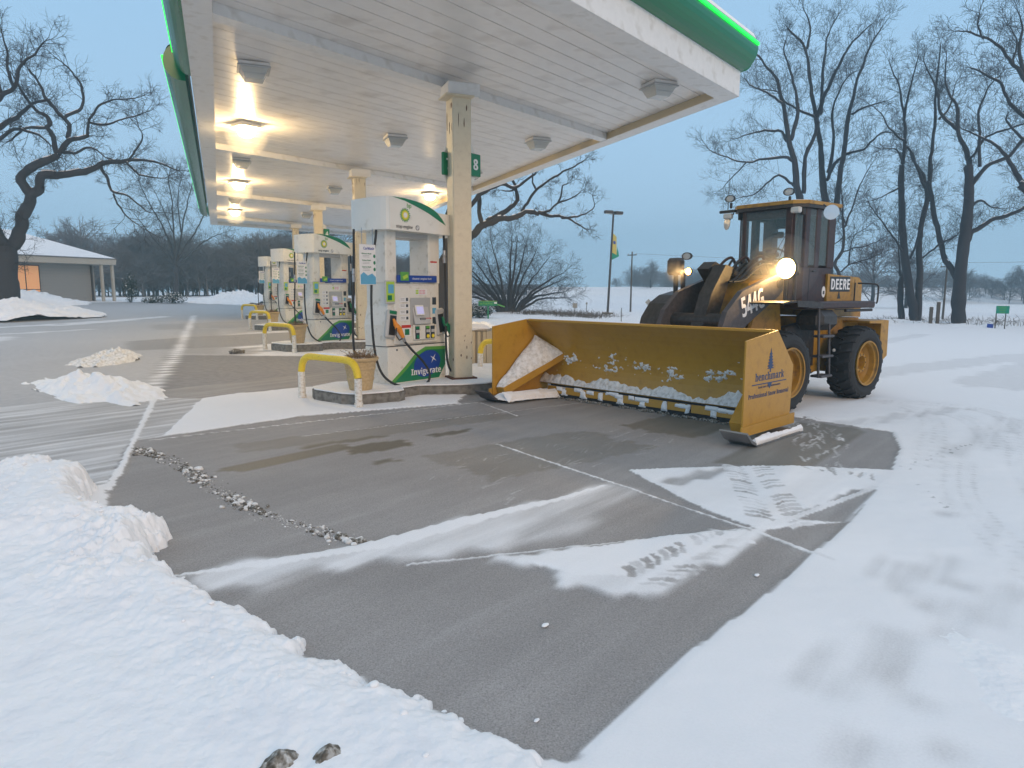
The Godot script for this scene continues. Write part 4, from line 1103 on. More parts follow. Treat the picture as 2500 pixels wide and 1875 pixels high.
# ---------------------------------------------------------------- wheel loader (own axes: x forwards, z to its right)
func pris(called: String, p: Node, m: Material, pts: Array, z0: float, z1: float, label := "") -> MeshInstance3D:
	var b := B.new(); b.prism(PackedVector2Array(pts), z0, z1)
	return obj(called, b.done(), m, p, label)

func work_lamp(p: Node, called: String, at: Vector3, lit := "", w := 0.19) -> MeshInstance3D:
	var ov := 0.95 if lit else 0.62
	var b := B.new()
	b.lathe([Vector2(0.0, -0.07), Vector2(0.055, -0.07), Vector2(0.10, -0.01), Vector2(0.105, 0.03), Vector2(0.09, 0.035), Vector2(0.088, 0.015), Vector2(0, 0.015)], 20, Transform3D(Basis(Vector3(0, ov, 0), Vector3(1, 0, 0), Vector3(0, 0, -1.0)) * Basis.from_scale(Vector3.ONE * w / 0.19), at))
	var o := obj(called, b.done(), M.black_plastic, p)
	var g := B.new(); g.lathe([Vector2(0.0, 0.03), Vector2(0.05, 0.028), Vector2(0.087, 0.02), Vector2(0.087, 0.012)], 20, Transform3D(Basis(Vector3(0, ov, 0), Vector3(1, 0, 0), Vector3(0, 0, -1.0)) * Basis.from_scale(Vector3.ONE * w / 0.19), at))
	obj("glass", g.done(), M[lit] if lit else M.lamp_glass, o)
	return o

func make_wheel(p: Node, at: Vector3, outward: float):
	var R := 0.666; var W := 0.50
	var xf := Transform3D(Basis(Vector3(1, 0, 0), Vector3(0, 0, outward), Vector3(0, -outward, 0)), at)     # the lathe's axis points outwards
	var w := Node3D.new(); w.name = part_name(p, "wheel"); p.add_child(w, true)
	var b := B.new()
	b.lathe([Vector2(0.40, -0.44), Vector2(0.50, -0.47), Vector2(0.58, -0.47), Vector2(0.61, -0.44), Vector2(0.622, -0.36), Vector2(0.628, -0.25), Vector2(0.622, -0.13), Vector2(0.61, -0.05), Vector2(0.58, -0.02), Vector2(0.52, -0.005), Vector2(0.46, -0.012), Vector2(0.40, -0.04)], 48, xf)
	obj("tyre", b.done(), M.tyre, w)
	var l := B.new()
	for k in 21:
		for s in 2:
			var a := TAU * (k + 0.5 * s) / 21.0
			var q := []
			# each lug runs from the middle of the tread to the shoulder, leaning back
			var rows := [[0.0, 0.04, 0.622], [0.16, 0.055, 0.610], [0.235, 0.065, 0.575]]
			var sg := 1.0 if s == 0 else -1.0
			var pts := []
			for r in rows:
				var off: float = 0.10 * r[0] / 0.235 * 1.6
				var h: float = -0.245 + sg * (r[0] - 0.015)
				for e in [-1.0, 1.0]:
					var t: float = a + off + e * r[1] * 0.5 / R
					for rr in [r[2], r[2] + 0.042]:
						pts.append(xf * (Vector3(cos(t), 0, sin(t)) * rr + Vector3.UP * h))
			for r in 2:
				var o := r * 4
				l.quad(pts[o + 1], pts[o + 3], pts[o + 7], pts[o + 5])
				l.quad(pts[o], pts[o + 1], pts[o + 5], pts[o + 4]); l.quad(pts[o + 3], pts[o + 2], pts[o + 6], pts[o + 7])
			l.quad(pts[8], pts[9], pts[11], pts[10]); l.quad(pts[0], pts[2], pts[3], pts[1])
	obj("tread_lugs", l.done(), M.tyre, w)
	var r := B.new()
	r.lathe([Vector2(0.0, -0.22), Vector2(0.12, -0.22), Vector2(0.13, -0.12), Vector2(0.17, -0.12), Vector2(0.18, -0.20), Vector2(0.30, -0.23), Vector2(0.345, -0.15), Vector2(0.355, -0.06), Vector2(0.385, -0.045), Vector2(0.402, -0.01), Vector2(0.395, 0.004), Vector2(0.375, -0.002)], 40, xf)
	obj("rim", r.done(), M.loader_yellow, w)
	for k in 10:
		var t := TAU * k / 10.0
		var n := B.new(); n.lathe([Vector2(0.0, -0.11), Vector2(0.014, -0.115), Vector2(0.016, -0.14)], 6, xf * at_z(cos(t) * 0.15, 0, sin(t) * 0.15)); obj("wheel_nut", n.done(), M.loader_dark, w)
	var sn := B.new()
	for k in 16:
		var t := TAU * k / 16.0
		if rng.randf() < 0.25: sn.blob(xf * (Vector3(cos(t) * 0.625, rng.randf_range(-0.4, -0.1), sin(t) * 0.625)), Vector3(0.03, 0.03, 0.03), noise, 0.6, 4, 6)
	obj("packed_snow", sn.done(), M.dirty_snow, w)

func make_loader():
	var t := thing("wheel_loader", "yellow and black wheel loader with lit headlamp pushing the snow box", "wheel loader", Vector3(13.792, 0, -3.983), 2.909)
	var wb := 2.485
	for x: float in [0.0, wb]:
		make_wheel(t, Vector3(x, 0.666, -1.214), -1.0)
		make_wheel(t, Vector3(x, 0.666, 1.214), 1.0)
	for x: float in [0.0, wb]:
		var ax := B.new(); ax.tube([Vector3(x, 0.62, -0.85), Vector3(x, 0.62, 0.85)], 0.17, 12); ax.blob(Vector3(x, 0.62, 0), Vector3(0.3, 0.28, 0.3), noise, 0.0); obj("axle", ax.done(), M.loader_dark, t)
	# rear frame, engine hood, counterweight
	pris("rear_frame", t, M.loader_yellow, [Vector2(-0.95, 0.62), Vector2(-0.55, 0.50), Vector2(0.95, 0.50), Vector2(1.05, 0.8), Vector2(0.95, 1.48), Vector2(-0.9, 1.44)], -0.55, 0.55)
	pris("counterweight", t, M.loader_yellow, [Vector2(-1.22, 0.72), Vector2(-0.92, 0.58), Vector2(-0.90, 1.41), Vector2(-1.20, 1.39)], -0.98, 0.98)
	for s: float in [-1.0, 1.0]:
		pris("rear_deck", t, M.loader_yellow, [Vector2(-0.90, 1.34), Vector2(-0.30, 1.36), Vector2(-0.30, 1.40), Vector2(-0.90, 1.405)], s * 0.56, s * 1.05)
	var hood := pris("engine_hood", t, M.loader_yellow, [Vector2(-0.86, 1.45), Vector2(0.42, 1.49), Vector2(0.42, 2.24), Vector2(-0.72, 2.19), Vector2(-0.84, 2.10)], -0.60, 0.60)
	bxo("door_line", hood, M.print_dark, Vector3(-0.2, 1.60, -0.602), Vector3(0.62, 0.012, 0.004))
	bxo("door_line", hood, M.print_dark, Vector3(-0.56, 1.85, -0.602), Vector3(0.012, 0.6, 0.004))
	var pan := bxo("name_panel", hood, M.print_dark, Vector3(-0.02, 2.06, -0.603), Vector3(0.72, 0.27, 0.008), 0.003)
	lettering("lettering", "DEERE", 0.19, M.white, pan, Vector3(-0.02, 2.055, -0.611), Basis(Vector3.UP, PI), 0.88)
	pris("tree_emblem", hood, M.print_dark, [Vector2(-0.06, 1.80), Vector2(0.06, 1.80), Vector2(0.012, 1.92), Vector2(0.0, 1.98), Vector2(-0.012, 1.92)], -0.604, -0.6005)
	for k in 6: bxo("grille_slat", hood, M.loader_dark, Vector3(-0.853, 1.55 + 0.09 * k, 0), Vector3(0.02, 0.04, 1.0), 0.005)
	var ex := B.new(); ex.tube([Vector3(-0.1, 2.2, 0.2), Vector3(-0.1, 2.75, 0.2), Vector3(-0.16, 2.86, 0.2)], 0.06, 12); obj("exhaust", ex.done(), M.loader_dark, t)
	# catwalk, steps and rails on the left
	for s: float in [-1.0, 1.0]:
		bxo("catwalk", t, M.cab_brown, Vector3(0.62, 1.70, s * 0.80), Vector3(2.3, 0.12, 0.44), 0.02)
		bxo("catwalk_edge", t, M.loader_dark, Vector3(0.0, 1.60, s * 0.98), Vector3(0.95, 0.05, 0.06), 0.012)
		var rl := B.new()
		rl.tube(smooth([Vector3(-0.62, 1.72, s * 0.99), Vector3(-0.66, 1.76, s * 0.99), Vector3(-0.67, 1.95, s * 0.99), Vector3(-0.66, 2.04, s * 0.98), Vector3(-0.60, 2.07, s * 0.9), Vector3(-0.52, 2.08, s * 0.68)], 4), 0.016, 8)
		rl.tube([Vector3(-0.50, 1.76, s * 0.64), Vector3(-0.50, 2.09, s * 0.64)], 0.014, 6)
		obj("handrail", rl.done(), M.loader_dark, t)
		var tk := bxo("fuel_tank", t, M.loader_dark, Vector3(1.12, 1.45, s * 0.82), Vector3(0.62, 0.34, 0.5), 0.1)
		var ld := B.new()
		ld.tube([Vector3(1.62, 1.75, s * 1.12), Vector3(1.58, 0.52, s * 1.16)], 0.02, 6); ld.tube([Vector3(1.22, 1.40, s * 1.10), Vector3(1.24, 0.52, s * 1.16)], 0.02, 6)
		obj("ladder_rail", ld.done(), M.arm_grey, t)
		for k in 3: bxo("step", t, M.arm_grey, Vector3(1.41, 0.54 + 0.33 * k, s * 1.12), Vector3(0.36, 0.04, 0.2), 0.01)
		pris("side_box", t, M.loader_dark, [Vector2(0.72, 0.62), Vector2(1.62, 0.66), Vector2(1.66, 1.32), Vector2(0.74, 1.42)], s * 0.40, s * 0.58)
	# articulation joint and front frame
	pris("hinge_frame", t, M.loader_dark, [Vector2(0.9, 0.55), Vector2(1.6, 0.55), Vector2(1.6, 1.25), Vector2(0.9, 1.25)], -0.32, 0.32)
	pris("front_frame", t, M.loader_yellow, [Vector2(1.55, 0.5), Vector2(3.1, 0.5), Vector2(3.15, 0.8), Vector2(2.75, 1.3), Vector2(2.45, 2.06), Vector2(1.95, 2.20), Vector2(1.70, 1.95), Vector2(1.55, 1.2)], -0.36, 0.36)
	for s: float in [-1.0, 1.0]:
		pris("tower_plate", t, M.loader_yellow, [Vector2(1.62, 0.95), Vector2(2.75, 0.95), Vector2(2.50, 1.45), Vector2(2.30, 2.08), Vector2(2.0, 2.20), Vector2(1.80, 2.05)], s * 0.44, s * 0.50)
	# fenders over the front wheels
	for s: float in [-1.0, 1.0]:
		var f := B.new()
		var arc := [Vector2(1.62, 1.74), Vector2(1.85, 1.77), Vector2(2.05, 1.785), Vector2(2.25, 1.788), Vector2(2.45, 1.788), Vector2(2.65, 1.785), Vector2(2.86, 1.76)]
		if s > 0: arc = [Vector2(1.62, 1.78), Vector2(2.05, 1.90), Vector2(2.45, 1.93), Vector2(2.80, 1.86), Vector2(3.06, 1.72), Vector2(3.26, 1.48), Vector2(3.36, 1.16)]
		var lo := []
		for q in arc: lo.append(q - (q - Vector2(2.2, 0.9)).normalized() * 0.03)
		lo.reverse()
		f.prism(PackedVector2Array(arc + lo), s * 0.60, s * 1.22)
		var rim_lo := []
		for q in arc: rim_lo.append(q - (q - Vector2(2.2, 0.9)).normalized() * (0.10 if s < 0 else 0.2))
		rim_lo.reverse()
		f.prism(PackedVector2Array(arc.slice(0, 5) + rim_lo.slice(2)), s * 1.19, s * 1.225)
		obj("fender", f.done(), M.loader_dark, t)
	# lift arms with the model number
	var arm := [Vector2(1.92, 2.10), Vector2(2.0, 2.20), Vector2(2.14, 2.20), Vector2(3.05, 1.93), Vector2(3.42, 1.62), Vector2(3.70, 1.0), Vector2(3.72, 0.45), Vector2(3.46, 0.45), Vector2(3.38, 0.9), Vector2(3.12, 1.28), Vector2(2.72, 1.50), Vector2(2.02, 1.86), Vector2(1.92, 1.95)]
	for s: float in [-1.0, 1.0]:
		var a := pris("lift_arm", t, M.arm_grey, arm, s * 0.56, s * 0.65)
		if s < 0:
			lettering("lettering", "544G", 0.31, M.white, a, Vector3(2.76, 1.75, -0.655), Basis(Vector3.UP, PI) * Basis(Vector3.BACK, 0.27), 0.62)
		var pin := B.new(); pin.tube([Vector3(2.05, 2.05, s * 0.54), Vector3(2.05, 2.05, s * 0.68)], 0.07, 14); obj("pivot_pin", pin.done(), M.loader_dark, a)
		var cyl := B.new(); cyl.tube([Vector3(1.75, 1.0, s * 0.42), Vector3(2.6, 1.18, s * 0.50)], 0.07, 12); cyl.tube([Vector3(2.6, 1.18, s * 0.50), Vector3(3.1, 1.30, s * 0.53)], 0.04, 10); obj("lift_cylinder", cyl.done(), M.loader_dark, t)
	var ct := B.new(); ct.tube([Vector3(3.15, 1.45, -0.6), Vector3(3.15, 1.45, 0.6)], 0.13, 14); obj("arm_cross_tube", ct.done(), M.loader_dark, t)
	# tilt linkage, cylinder, hoses
	pris("bellcrank", t, M.loader_dark, [Vector2(2.55, 2.32), Vector2(2.75, 2.36), Vector2(3.1, 1.9), Vector2(3.35, 1.25), Vector2(3.2, 1.15), Vector2(2.95, 1.4)], -0.12, 0.12)
	pris("bellcrank", t, M.loader_dark, [Vector2(2.20, 2.28), Vector2(2.62, 2.42), Vector2(2.80, 2.30), Vector2(2.55, 2.05), Vector2(2.2, 2.05)], 0.18, 0.42)
	var tc := B.new(); tc.tube([Vector3(1.85, 2.02, 0), Vector3(2.45, 2.24, 0)], 0.08, 12); tc.tube([Vector3(2.45, 2.24, 0), Vector3(2.66, 2.3, 0)], 0.045, 10); obj("tilt_cylinder", tc.done(), M.loader_dark, t)
	pris("coupler", t, M.loader_dark, [Vector2(3.40, 0.25), Vector2(3.72, 0.25), Vector2(3.74, 1.05), Vector2(3.6, 1.1), Vector2(3.42, 0.7)], -0.55, 0.55)
	for k in 6:
		var hs := B.new()
		var z := -0.40 + 0.15 * k
		hs.tube(smooth([Vector3(1.66, 2.12, z), Vector3(1.85, 2.40 + 0.03 * (k % 3), z + 0.02), Vector3(2.15, 2.32, z * 0.8), Vector3(2.45, 2.12, z * 0.7), Vector3(2.7, 2.08, z * 0.6)], 5), 0.022, 7); obj("hydraulic_hose", hs.done(), M.black_rubber, t)
	for k in 3:
		var hs := B.new(); hs.tube(smooth([Vector3(1.6, 2.3, 0.45 - 0.3 * k), Vector3(1.72, 2.52, 0.5 - 0.3 * k), Vector3(1.95, 2.40, 0.55 - 0.3 * k), Vector3(2.1, 2.15, 0.5 - 0.25 * k)], 5), 0.026, 7); obj("hydraulic_hose", hs.done(), M.cab_brown, t)
	bxo("valve_block", t, M.loader_dark, Vector3(1.95, 2.26, 0.25), Vector3(0.4, 0.18, 0.4), 0.03)
	pris("hood_plate", t, M.loader_yellow, [Vector2(1.6, 1.75), Vector2(2.35, 1.75), Vector2(2.2, 2.05), Vector2(1.62, 2.12)], -0.52, 0.30)
	# headlamp stands
	for s: float in [-1.0, 1.0]:
		var x := 2.0 if s < 0 else 2.62
		var z := -0.80 if s < 0 else 0.95
		var st := B.new()
		for e in [-0.07, 0.09]: st.tube([Vector3(x - 0.05, 1.76, z + e), Vector3(x - 0.04, 2.30, z + e)], 0.03 if s < 0 else 0.042, 8)
		obj("lamp_stand", st.done(), M.loader_dark, t)
		if s > 0:
			bxo("lamp_box", t, M.loader_dark, Vector3(x - 0.03, 2.36, z + 0.09), Vector3(0.2, 0.30, 0.30), 0.05)
			work_lamp(t, "work_lamp", Vector3(x + 0.02, 2.53, z - 0.20))
			work_lamp(t, "headlamp", Vector3(x - 0.02, 2.27, z - 0.21), "work_lamp_lit", 0.14)
		else:
			bxo("lamp_bracket", t, M.loader_dark, Vector3(x - 0.12, 2.30, z), Vector3(0.12, 0.22, 0.2), 0.03)
			work_lamp(t, "headlamp", Vector3(x, 2.30, z + 0.04), "headlamp_lit", 0.36)
		var so := SpotLight3D.new(); so.name = "beam"; so.light_color = Color(1.0, 0.80, 0.52); so.light_energy = 9.0 if s < 0 else 4.0
		so.spot_range = 40.0; so.spot_attenuation = 2.0; so.spot_angle = 42.0; so.light_size = 0.06; so.shadow_enabled = true
		so.transform = Transform3D(Basis.looking_at(Vector3(1, -0.22, 0), Vector3.UP), Vector3(x + (0.10 if s < 0 else 0.06), 2.28, z + (0.04 if s < 0 else -0.2)))
		t.add_child(so, true)
		var fv := FogVolume.new(); fv.name = "added_glare_fog"; fv.shape = RenderingServer.FOG_VOLUME_SHAPE_ELLIPSOID  # fog ball added round the headlamp to imitate lens glare
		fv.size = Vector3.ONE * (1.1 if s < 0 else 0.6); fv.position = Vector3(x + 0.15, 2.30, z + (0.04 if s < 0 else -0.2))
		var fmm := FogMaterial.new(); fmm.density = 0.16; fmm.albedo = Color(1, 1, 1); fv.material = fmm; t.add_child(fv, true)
	make_cab(t)

func make_cab(t: Node3D):
	# floor outline of the cab seen from above: the front corners are cut
	var zl := -0.56; var zr := 0.72; var xf := 1.34; var xr := 0.24
	var y0 := 1.76; var y1 := 2.36; var y2 := 3.34
	var cab := Node3D.new(); cab.name = "cab"; t.add_child(cab)
	var out := [Vector2(xf, zl + 0.16), Vector2(xf, zr - 0.16), Vector2(xf - 0.16, zr), Vector2(xr, zr), Vector2(xr, zl), Vector2(xf - 0.16, zl)]
	var lb := B.new(); lb.slab(PackedVector2Array(out), y0, y1 - 0.02); obj("lower_body", lb.done(), M.cab_brown, cab)
	var ro := PackedVector2Array([Vector2(xf + 0.10, zl + 0.10), Vector2(xf + 0.10, zr - 0.10), Vector2(xf - 0.10, zr + 0.08), Vector2(xr - 0.06, zr + 0.08), Vector2(xr - 0.06, zl - 0.08), Vector2(xf - 0.10, zl - 0.08)])
	var rb := B.new(); rb.slab(ro, y2, y2 + 0.055); obj("roof_liner", rb.done(), M.loader_dark, cab)
	var rt := B.new(); rt.slab(Geometry2D.offset_polygon(ro, 0.015)[0], y2 + 0.057, y2 + 0.115); obj("roof", rt.done(), M.loader_yellow, cab)
	var rs := B.new(); rs.slab(Geometry2D.offset_polygon(ro, -0.06)[0], y2 + 0.116, y2 + 0.13); obj("roof_snow", rs.done(), M.snow, cab)
	# corner posts
	var posts := [[out[0], 0.13, -0.02], [out[5], 0.14, 0.0], [out[1], 0.09, 0.0], [out[2], 0.10, 0], [out[3], 0.20, 0], [out[4], 0.24, 0], [Vector2(0.72, zl), 0.15, 0], [Vector2(0.72, zr), 0.12, 0], [Vector2(xr, 0.16), 0.26, 0]]
	for q in posts:
		var p: Vector2 = q[0]
		var b := B.new(); b.cbox(Vector3(p.x - signf(p.x - 0.75) * q[1] * 0.4, (y1 + y2) * 0.5, p.y - signf(p.y - 0.08) * q[1] * 0.4), Vector3(q[1], y2 - y1 + 0.04, q[1]), 0.012)
		obj("post", b.done(), M.cab_brown, cab)
	bxo("header_rail", cab, M.loader_dark, Vector3(xf - 0.03, y2 - 0.08, 0.08), Vector3(0.06, 0.16, 0.95), 0.01)
	bxo("header_rail", cab, M.loader_dark, Vector3(0.78, y2 - 0.06, zl + 0.03), Vector3(1.0, 0.12, 0.06), 0.01)
	bxo("header_rail", cab, M.loader_dark, Vector3(0.78, y2 - 0.06, zr - 0.03), Vector3(1.0, 0.12, 0.06), 0.01)
	bxo("rear_header", cab, M.cab_brown, Vector3(xr + 0.03, y2 - 0.12, 0.08), Vector3(0.06, 0.24, 1.2), 0.01)
	# panes
	var panes := [[out[0], out[1]], [out[1], out[2]], [out[5], out[0]], [out[4], out[5]], [out[2], out[3]], [out[3], out[4]]]
	for q in panes:
		var a: Vector2 = q[0]; var b2: Vector2 = q[1]
		var c := a.lerp(b2, 0.5); var d := b2 - a
		bxo("pane", cab, M.cab_glass, Vector3(c.x, (y1 + y2) * 0.5, c.y), Vector3(d.length() - 0.1, y2 - y1 - 0.04, 0.006), 0.0, Basis(Vector3.UP, -atan2(d.y, d.x)))
	# inside: seat, head rest, wheel, console
	bxo("seat", cab, M.black_plastic, Vector3(0.55, 2.10, 0.08), Vector3(0.5, 0.16, 0.5), 0.05)
	bxo("seat_back", cab, M.black_plastic, Vector3(0.36, 2.48, 0.08), Vector3(0.14, 0.72, 0.46), 0.06)
	bxo("head_rest", cab, M.black_plastic, Vector3(0.36, 2.95, 0.08), Vector3(0.10, 0.18, 0.26), 0.04)
	bxo("console", cab, M.black_plastic, Vector3(1.16, 2.36, 0.08), Vector3(0.18, 0.20, 0.35), 0.04)
	var sw := B.new()
	var ring := []
	for k in 25: ring.append(Vector3(1.02, 2.60, 0.08) + Basis(Vector3.BACK, 0.5) * Vector3(cos(TAU * k / 24) * 0.2, 0, sin(TAU * k / 24) * 0.2))
	sw.tube(ring, 0.016, 6, false); sw.tube([Vector3(1.02, 2.60, 0.08), Vector3(1.14, 2.4, 0.08)], 0.025, 8); obj("steering_wheel", sw.done(), M.black_plastic, cab)
	bxo("side_console", cab, M.cab_brown, Vector3(0.5, 2.62, 0.56), Vector3(0.5, 0.10, 0.2), 0.03)
	bxo("control_pod", cab, M.cab_brown, Vector3(0.34, 2.98, 0.52), Vector3(0.1, 0.12, 0.34), 0.03)
	# door seams, handle, wiper, plate
	bxo("door_seam", cab, M.print_dark, Vector3(0.98, 2.05, zl - 0.002), Vector3(0.012, 0.56, 0.006))
	bxo("door_handle", cab, M.black_plastic, Vector3(0.86, 2.28, zl - 0.02), Vector3(0.12, 0.03, 0.04), 0.01)
	var nd := B.new(); nd.prism(disc(0.06, 0.10, 16), -0.004, 0.004, Transform3D(Basis(), Vector3(0.48, 1.92, zl - 0.006))); obj("warning_decal", nd.done(), M.white, cab)
	bxo("warning_print", cab, M.print_dark, Vector3(0.48, 1.91, zl - 0.011), Vector3(0.05, 0.06, 0.002))
	var wp := B.new(); wp.tube([Vector3(xf + 0.02, 2.42, -0.18), Vector3(xf + 0.02, 2.80, -0.32)], 0.008, 5); wp.tube([Vector3(xf + 0.015, 2.46, -0.05), Vector3(xf + 0.015, 2.88, -0.30)], 0.006, 5); obj("wiper", wp.done(), M.black_plastic, cab)
	# lamps, mirrors, aerial
	for q in [[0.80, 3.60], [-0.36, 3.60]]:
		work_lamp(t, "roof_lamp", Vector3(xf + 0.06, q[1], q[0]))
		bxo("lamp_foot", t, M.black_plastic, Vector3(xf + 0.04, 3.48, q[0]), Vector3(0.04, 0.1, 0.04), 0.008)
	for q in [0.84, -0.50]:
		bxo("corner_lamp", t, M.lamp_glass, Vector3(xf + 0.06, 3.29, q), Vector3(0.10, 0.10, 0.17), 0.02)
	for q in [[0.96, 0.95, 3.18, -0.5], [-1.02, 0.92, 3.22, 0.35]]:
		var mb := B.new(); mb.lathe([Vector2(0, -0.03), Vector2(0.07, -0.025), Vector2(0.12, 0.0), Vector2(0.12, 0.012), Vector2(0, 0.02)], 22, Transform3D(Basis(Vector3.UP, q[3]) * Basis(Vector3(0, 1, 0), Vector3(1, 0, 0), Vector3(0, 0, -1)), Vector3(q[1] + 0.3, q[2], q[0])))
		var mi := obj("mirror", mb.done(), M.mirror, t)
		var mr := B.new(); mr.tube([Vector3(q[1] + 0.28, q[2], q[0]), Vector3(q[1] + 0.3, y2 + 0.02, q[0] * 0.86)], 0.012, 6); obj("mirror_stem", mr.done(), M.black_plastic, mi)
	bxo("lamp_bar", t, M.loader_dark, Vector3(xf + 0.02, 3.38, 0.88), Vector3(0.06, 0.05, 0.34), 0.01)
	var an := B.new(); an.tube([Vector3(xf - 0.05, 3.42, 0.93), Vector3(xf - 0.02, 4.05, 0.90)], [0.008, 0.004], 5); obj("aerial", an.done(), M.black_plastic, t)

# ---------------------------------------------------------------- snow pusher (own axes: x forwards, z to its right)
func mold(s: float) -> Vector2:                  # the moldboard's curve, from its foot to its top
	var a := Vector2(-1.22, 0.235); var b := Vector2(-1.40, 0.62); var c := Vector2(-1.30, 1.08); var d := Vector2(-0.84, 1.40)
	return a.bezier_interpolate(b, c, d, s)

func make_pusher():
	var t := thing("snow_pusher", "wide yellow box snow pusher with end plates, caked with snow", "snow plow", Vector3(8.824, 0, -5.496), 3.013)
	var W := 2.34
	# curved moldboard with thickness and a rolled top edge
	var b := B.new()
	var n := 14
	for k in n:
		var p := mold(float(k) / n); var q := mold(float(k + 1) / n)
		var o0 := (mold(minf(1, float(k) / n + 0.01)) - mold(maxf(0, float(k) / n - 0.01))).orthogonal().normalized() * 0.02
		var o1 := (mold(minf(1, float(k + 1) / n + 0.01)) - mold(maxf(0, float(k + 1) / n - 0.01))).orthogonal().normalized() * 0.02
		b.quad(Vector3(p.x, p.y, -W), Vector3(q.x, q.y, -W), Vector3(q.x, q.y, W), Vector3(p.x, p.y, W))
		b.quad(Vector3(p.x + o0.x, p.y + o0.y, W), Vector3(q.x + o1.x, q.y + o1.y, W), Vector3(q.x + o1.x, q.y + o1.y, -W), Vector3(p.x + o0.x, p.y + o0.y, -W))
	obj("moldboard", b.done(), M.pusher_yellow, t)
	bxo("top_edge", t, M.pusher_yellow, Vector3(-0.86, 1.405, 0), Vector3(0.07, 0.05, 2 * W - 0.03), 0.012)
	for k in 6:
		var z := -1.9 + 0.76 * k
		pris("back_rib", t, M.pusher_yellow, [Vector2(-1.30, 0.25), Vector2(-1.52, 0.35), Vector2(-1.52, 0.85), Vector2(-1.05, 1.33), Vector2(-1.28, 1.0), Vector2(-1.36, 0.6)], z - 0.01, z + 0.01)
	for s: float in [-1.0, 1.0]:
		var pl := pris("end_plate", t, M.pusher_yellow, [Vector2(0.0, 0.14), Vector2(0.0, 1.32), Vector2(-0.84, 1.425), Vector2(-1.345, 0.93), Vector2(-1.31, 0.14)], s * W, s * (W + 0.022), "right end plate with blue fir tree lettering" if s < 0 else "left end plate with snowy corner brace")
		pris("foot_flange", pl, M.pusher_yellow, [Vector2(0.06, 0.235), Vector2(-1.42, 0.255), Vector2(-1.42, 0.11), Vector2(0.06, 0.11)], s * (W + 0.024), s * (W + 0.045))
		# wear shoe: a ski that turns up in front
		var sh := B.new(); sh.prism(PackedVector2Array([Vector2(-1.36, 0.0), Vector2(-0.06, 0.0), Vector2(0.10, 0.07), Vector2(0.24, 0.20), Vector2(0.22, 0.215), Vector2(0.08, 0.10), Vector2(-0.06, 0.035), Vector2(-1.36, 0.035)]), s * (W - 0.17), s * (W + 0.21))
		obj("wear_shoe", sh.done(), M.steel if s < 0 else M.arm_grey, t)
		var snw := B.new()
		var z0 := s * (W + 0.03); var z1 := s * (W + 0.215)
		snw.crust([Vector3(-1.34, 0.04, z1), Vector3(-0.02, 0.04, z1), Vector3(-0.02, 0.05, z0), Vector3(-1.34, 0.05, z0)], Vector3.UP, 0.15, 60, 14, noise, s, 0.5, 4.0)
		snw.crust([Vector3(-1.34, 0.035, z1 + s * 0.004), Vector3(-0.02, 0.035, z1 + s * 0.004), Vector3(-0.02, 0.12, z1 - s * 0.03), Vector3(-1.34, 0.12, z1 - s * 0.03)], Vector3(0, 0.3, s).normalized(), 0.05, 60, 10, noise, s + 4.0, 0.6, 4.0)
		if s > 0:
			snw.crust([Vector3(-1.25, 0.03, W - 0.03), Vector3(0.05, 0.08, W - 0.03), Vector3(0.05, 0.06, W - 0.45), Vector3(-1.2, 0.03, W - 0.55)], Vector3.UP, 0.17, 60, 26, noise, 7.0, 0.6, 4.0)
			snw.crust([Vector3(-1.25, 0.02, W - 0.52), Vector3(0.0, 0.04, W - 0.40), Vector3(0.02, 0.2, W - 0.25), Vector3(-1.25, 0.2, W - 0.36)], Vector3(0.1, 0.4, -1).normalized(), 0.09, 60, 16, noise, 9.0, 0.7, 4.0)
		else:
			snw.crust([Vector3(-0.06, 0.05, -W - 0.15), Vector3(0.2, 0.2, -W - 0.15), Vector3(0.2, 0.2, -W + 0.15), Vector3(-0.06, 0.05, -W + 0.15)], Vector3(-0.5, 0.86, 0), 0.03, 18, 18, noise, 3.0, 1.2, 7.0)
		obj("shoe_snow", snw.done(), M.snow, t)
		# diagonal corner brace inside, box section
		var zi := s * (W - 0.02); var zo := s * (W - 0.52)
		var br := B.new()
		var P0 := Vector3(-1.02, 1.14, 0); var P1 := Vector3(-1.31, 0.72, 0); var Q0 := Vector3(-0.06, 0.26, 0); var Q1 := Vector3(-0.12, 0.13, 0)
		var pts := [Vector3(P1.x, P1.y, zi), Vector3(P1.x, P1.y, zo), Vector3(Q1.x, Q1.y, s * (W - 0.2)), Vector3(Q1.x, Q1.y, zi), Vector3(P0.x, P0.y, zi), Vector3(-1.30, 0.82, zo), Vector3(Q0.x, Q0.y, s * (W - 0.2)), Vector3(Q0.x, Q0.y, zi)]
		br.hexa(pts)
		var brc := obj("corner_brace", br.done(), M.pusher_yellow, t)
		if s > 0:
			var bs := B.new()
			bs.crust([pts[4], pts[5], pts[6], pts[7]], Vector3(0.55, 0.8, -0.2).normalized(), 0.10, 40, 70, noise, 5.0, 0.35, 4.0)
			obj("brace_snow", bs.done(), M.dirty_snow, t)
		if s < 0:
			var blue := M.pusher_print as StandardMaterial3D if M.has("pusher_print") else mat("pusher_print", lin(0.02, 0.05, 0.14), 0.5)
			var tr := PackedVector2Array()
			for k in 6:
				tr.append(Vector2(0.035 + 0.075 * (1.0 - k / 5.5), 0.06 + 0.052 * k)); tr.append(Vector2(0.012 + 0.035 * (1.0 - k / 5.5), 0.085 + 0.052 * k))
			tr.append(Vector2(0, 0.42))
			for k in 6:
				var kk := 5 - k
				tr.append(Vector2(-0.012 - 0.035 * (1.0 - kk / 5.5), 0.085 + 0.052 * kk)); tr.append(Vector2(-0.035 - 0.075 * (1.0 - kk / 5.5), 0.06 + 0.052 * kk))
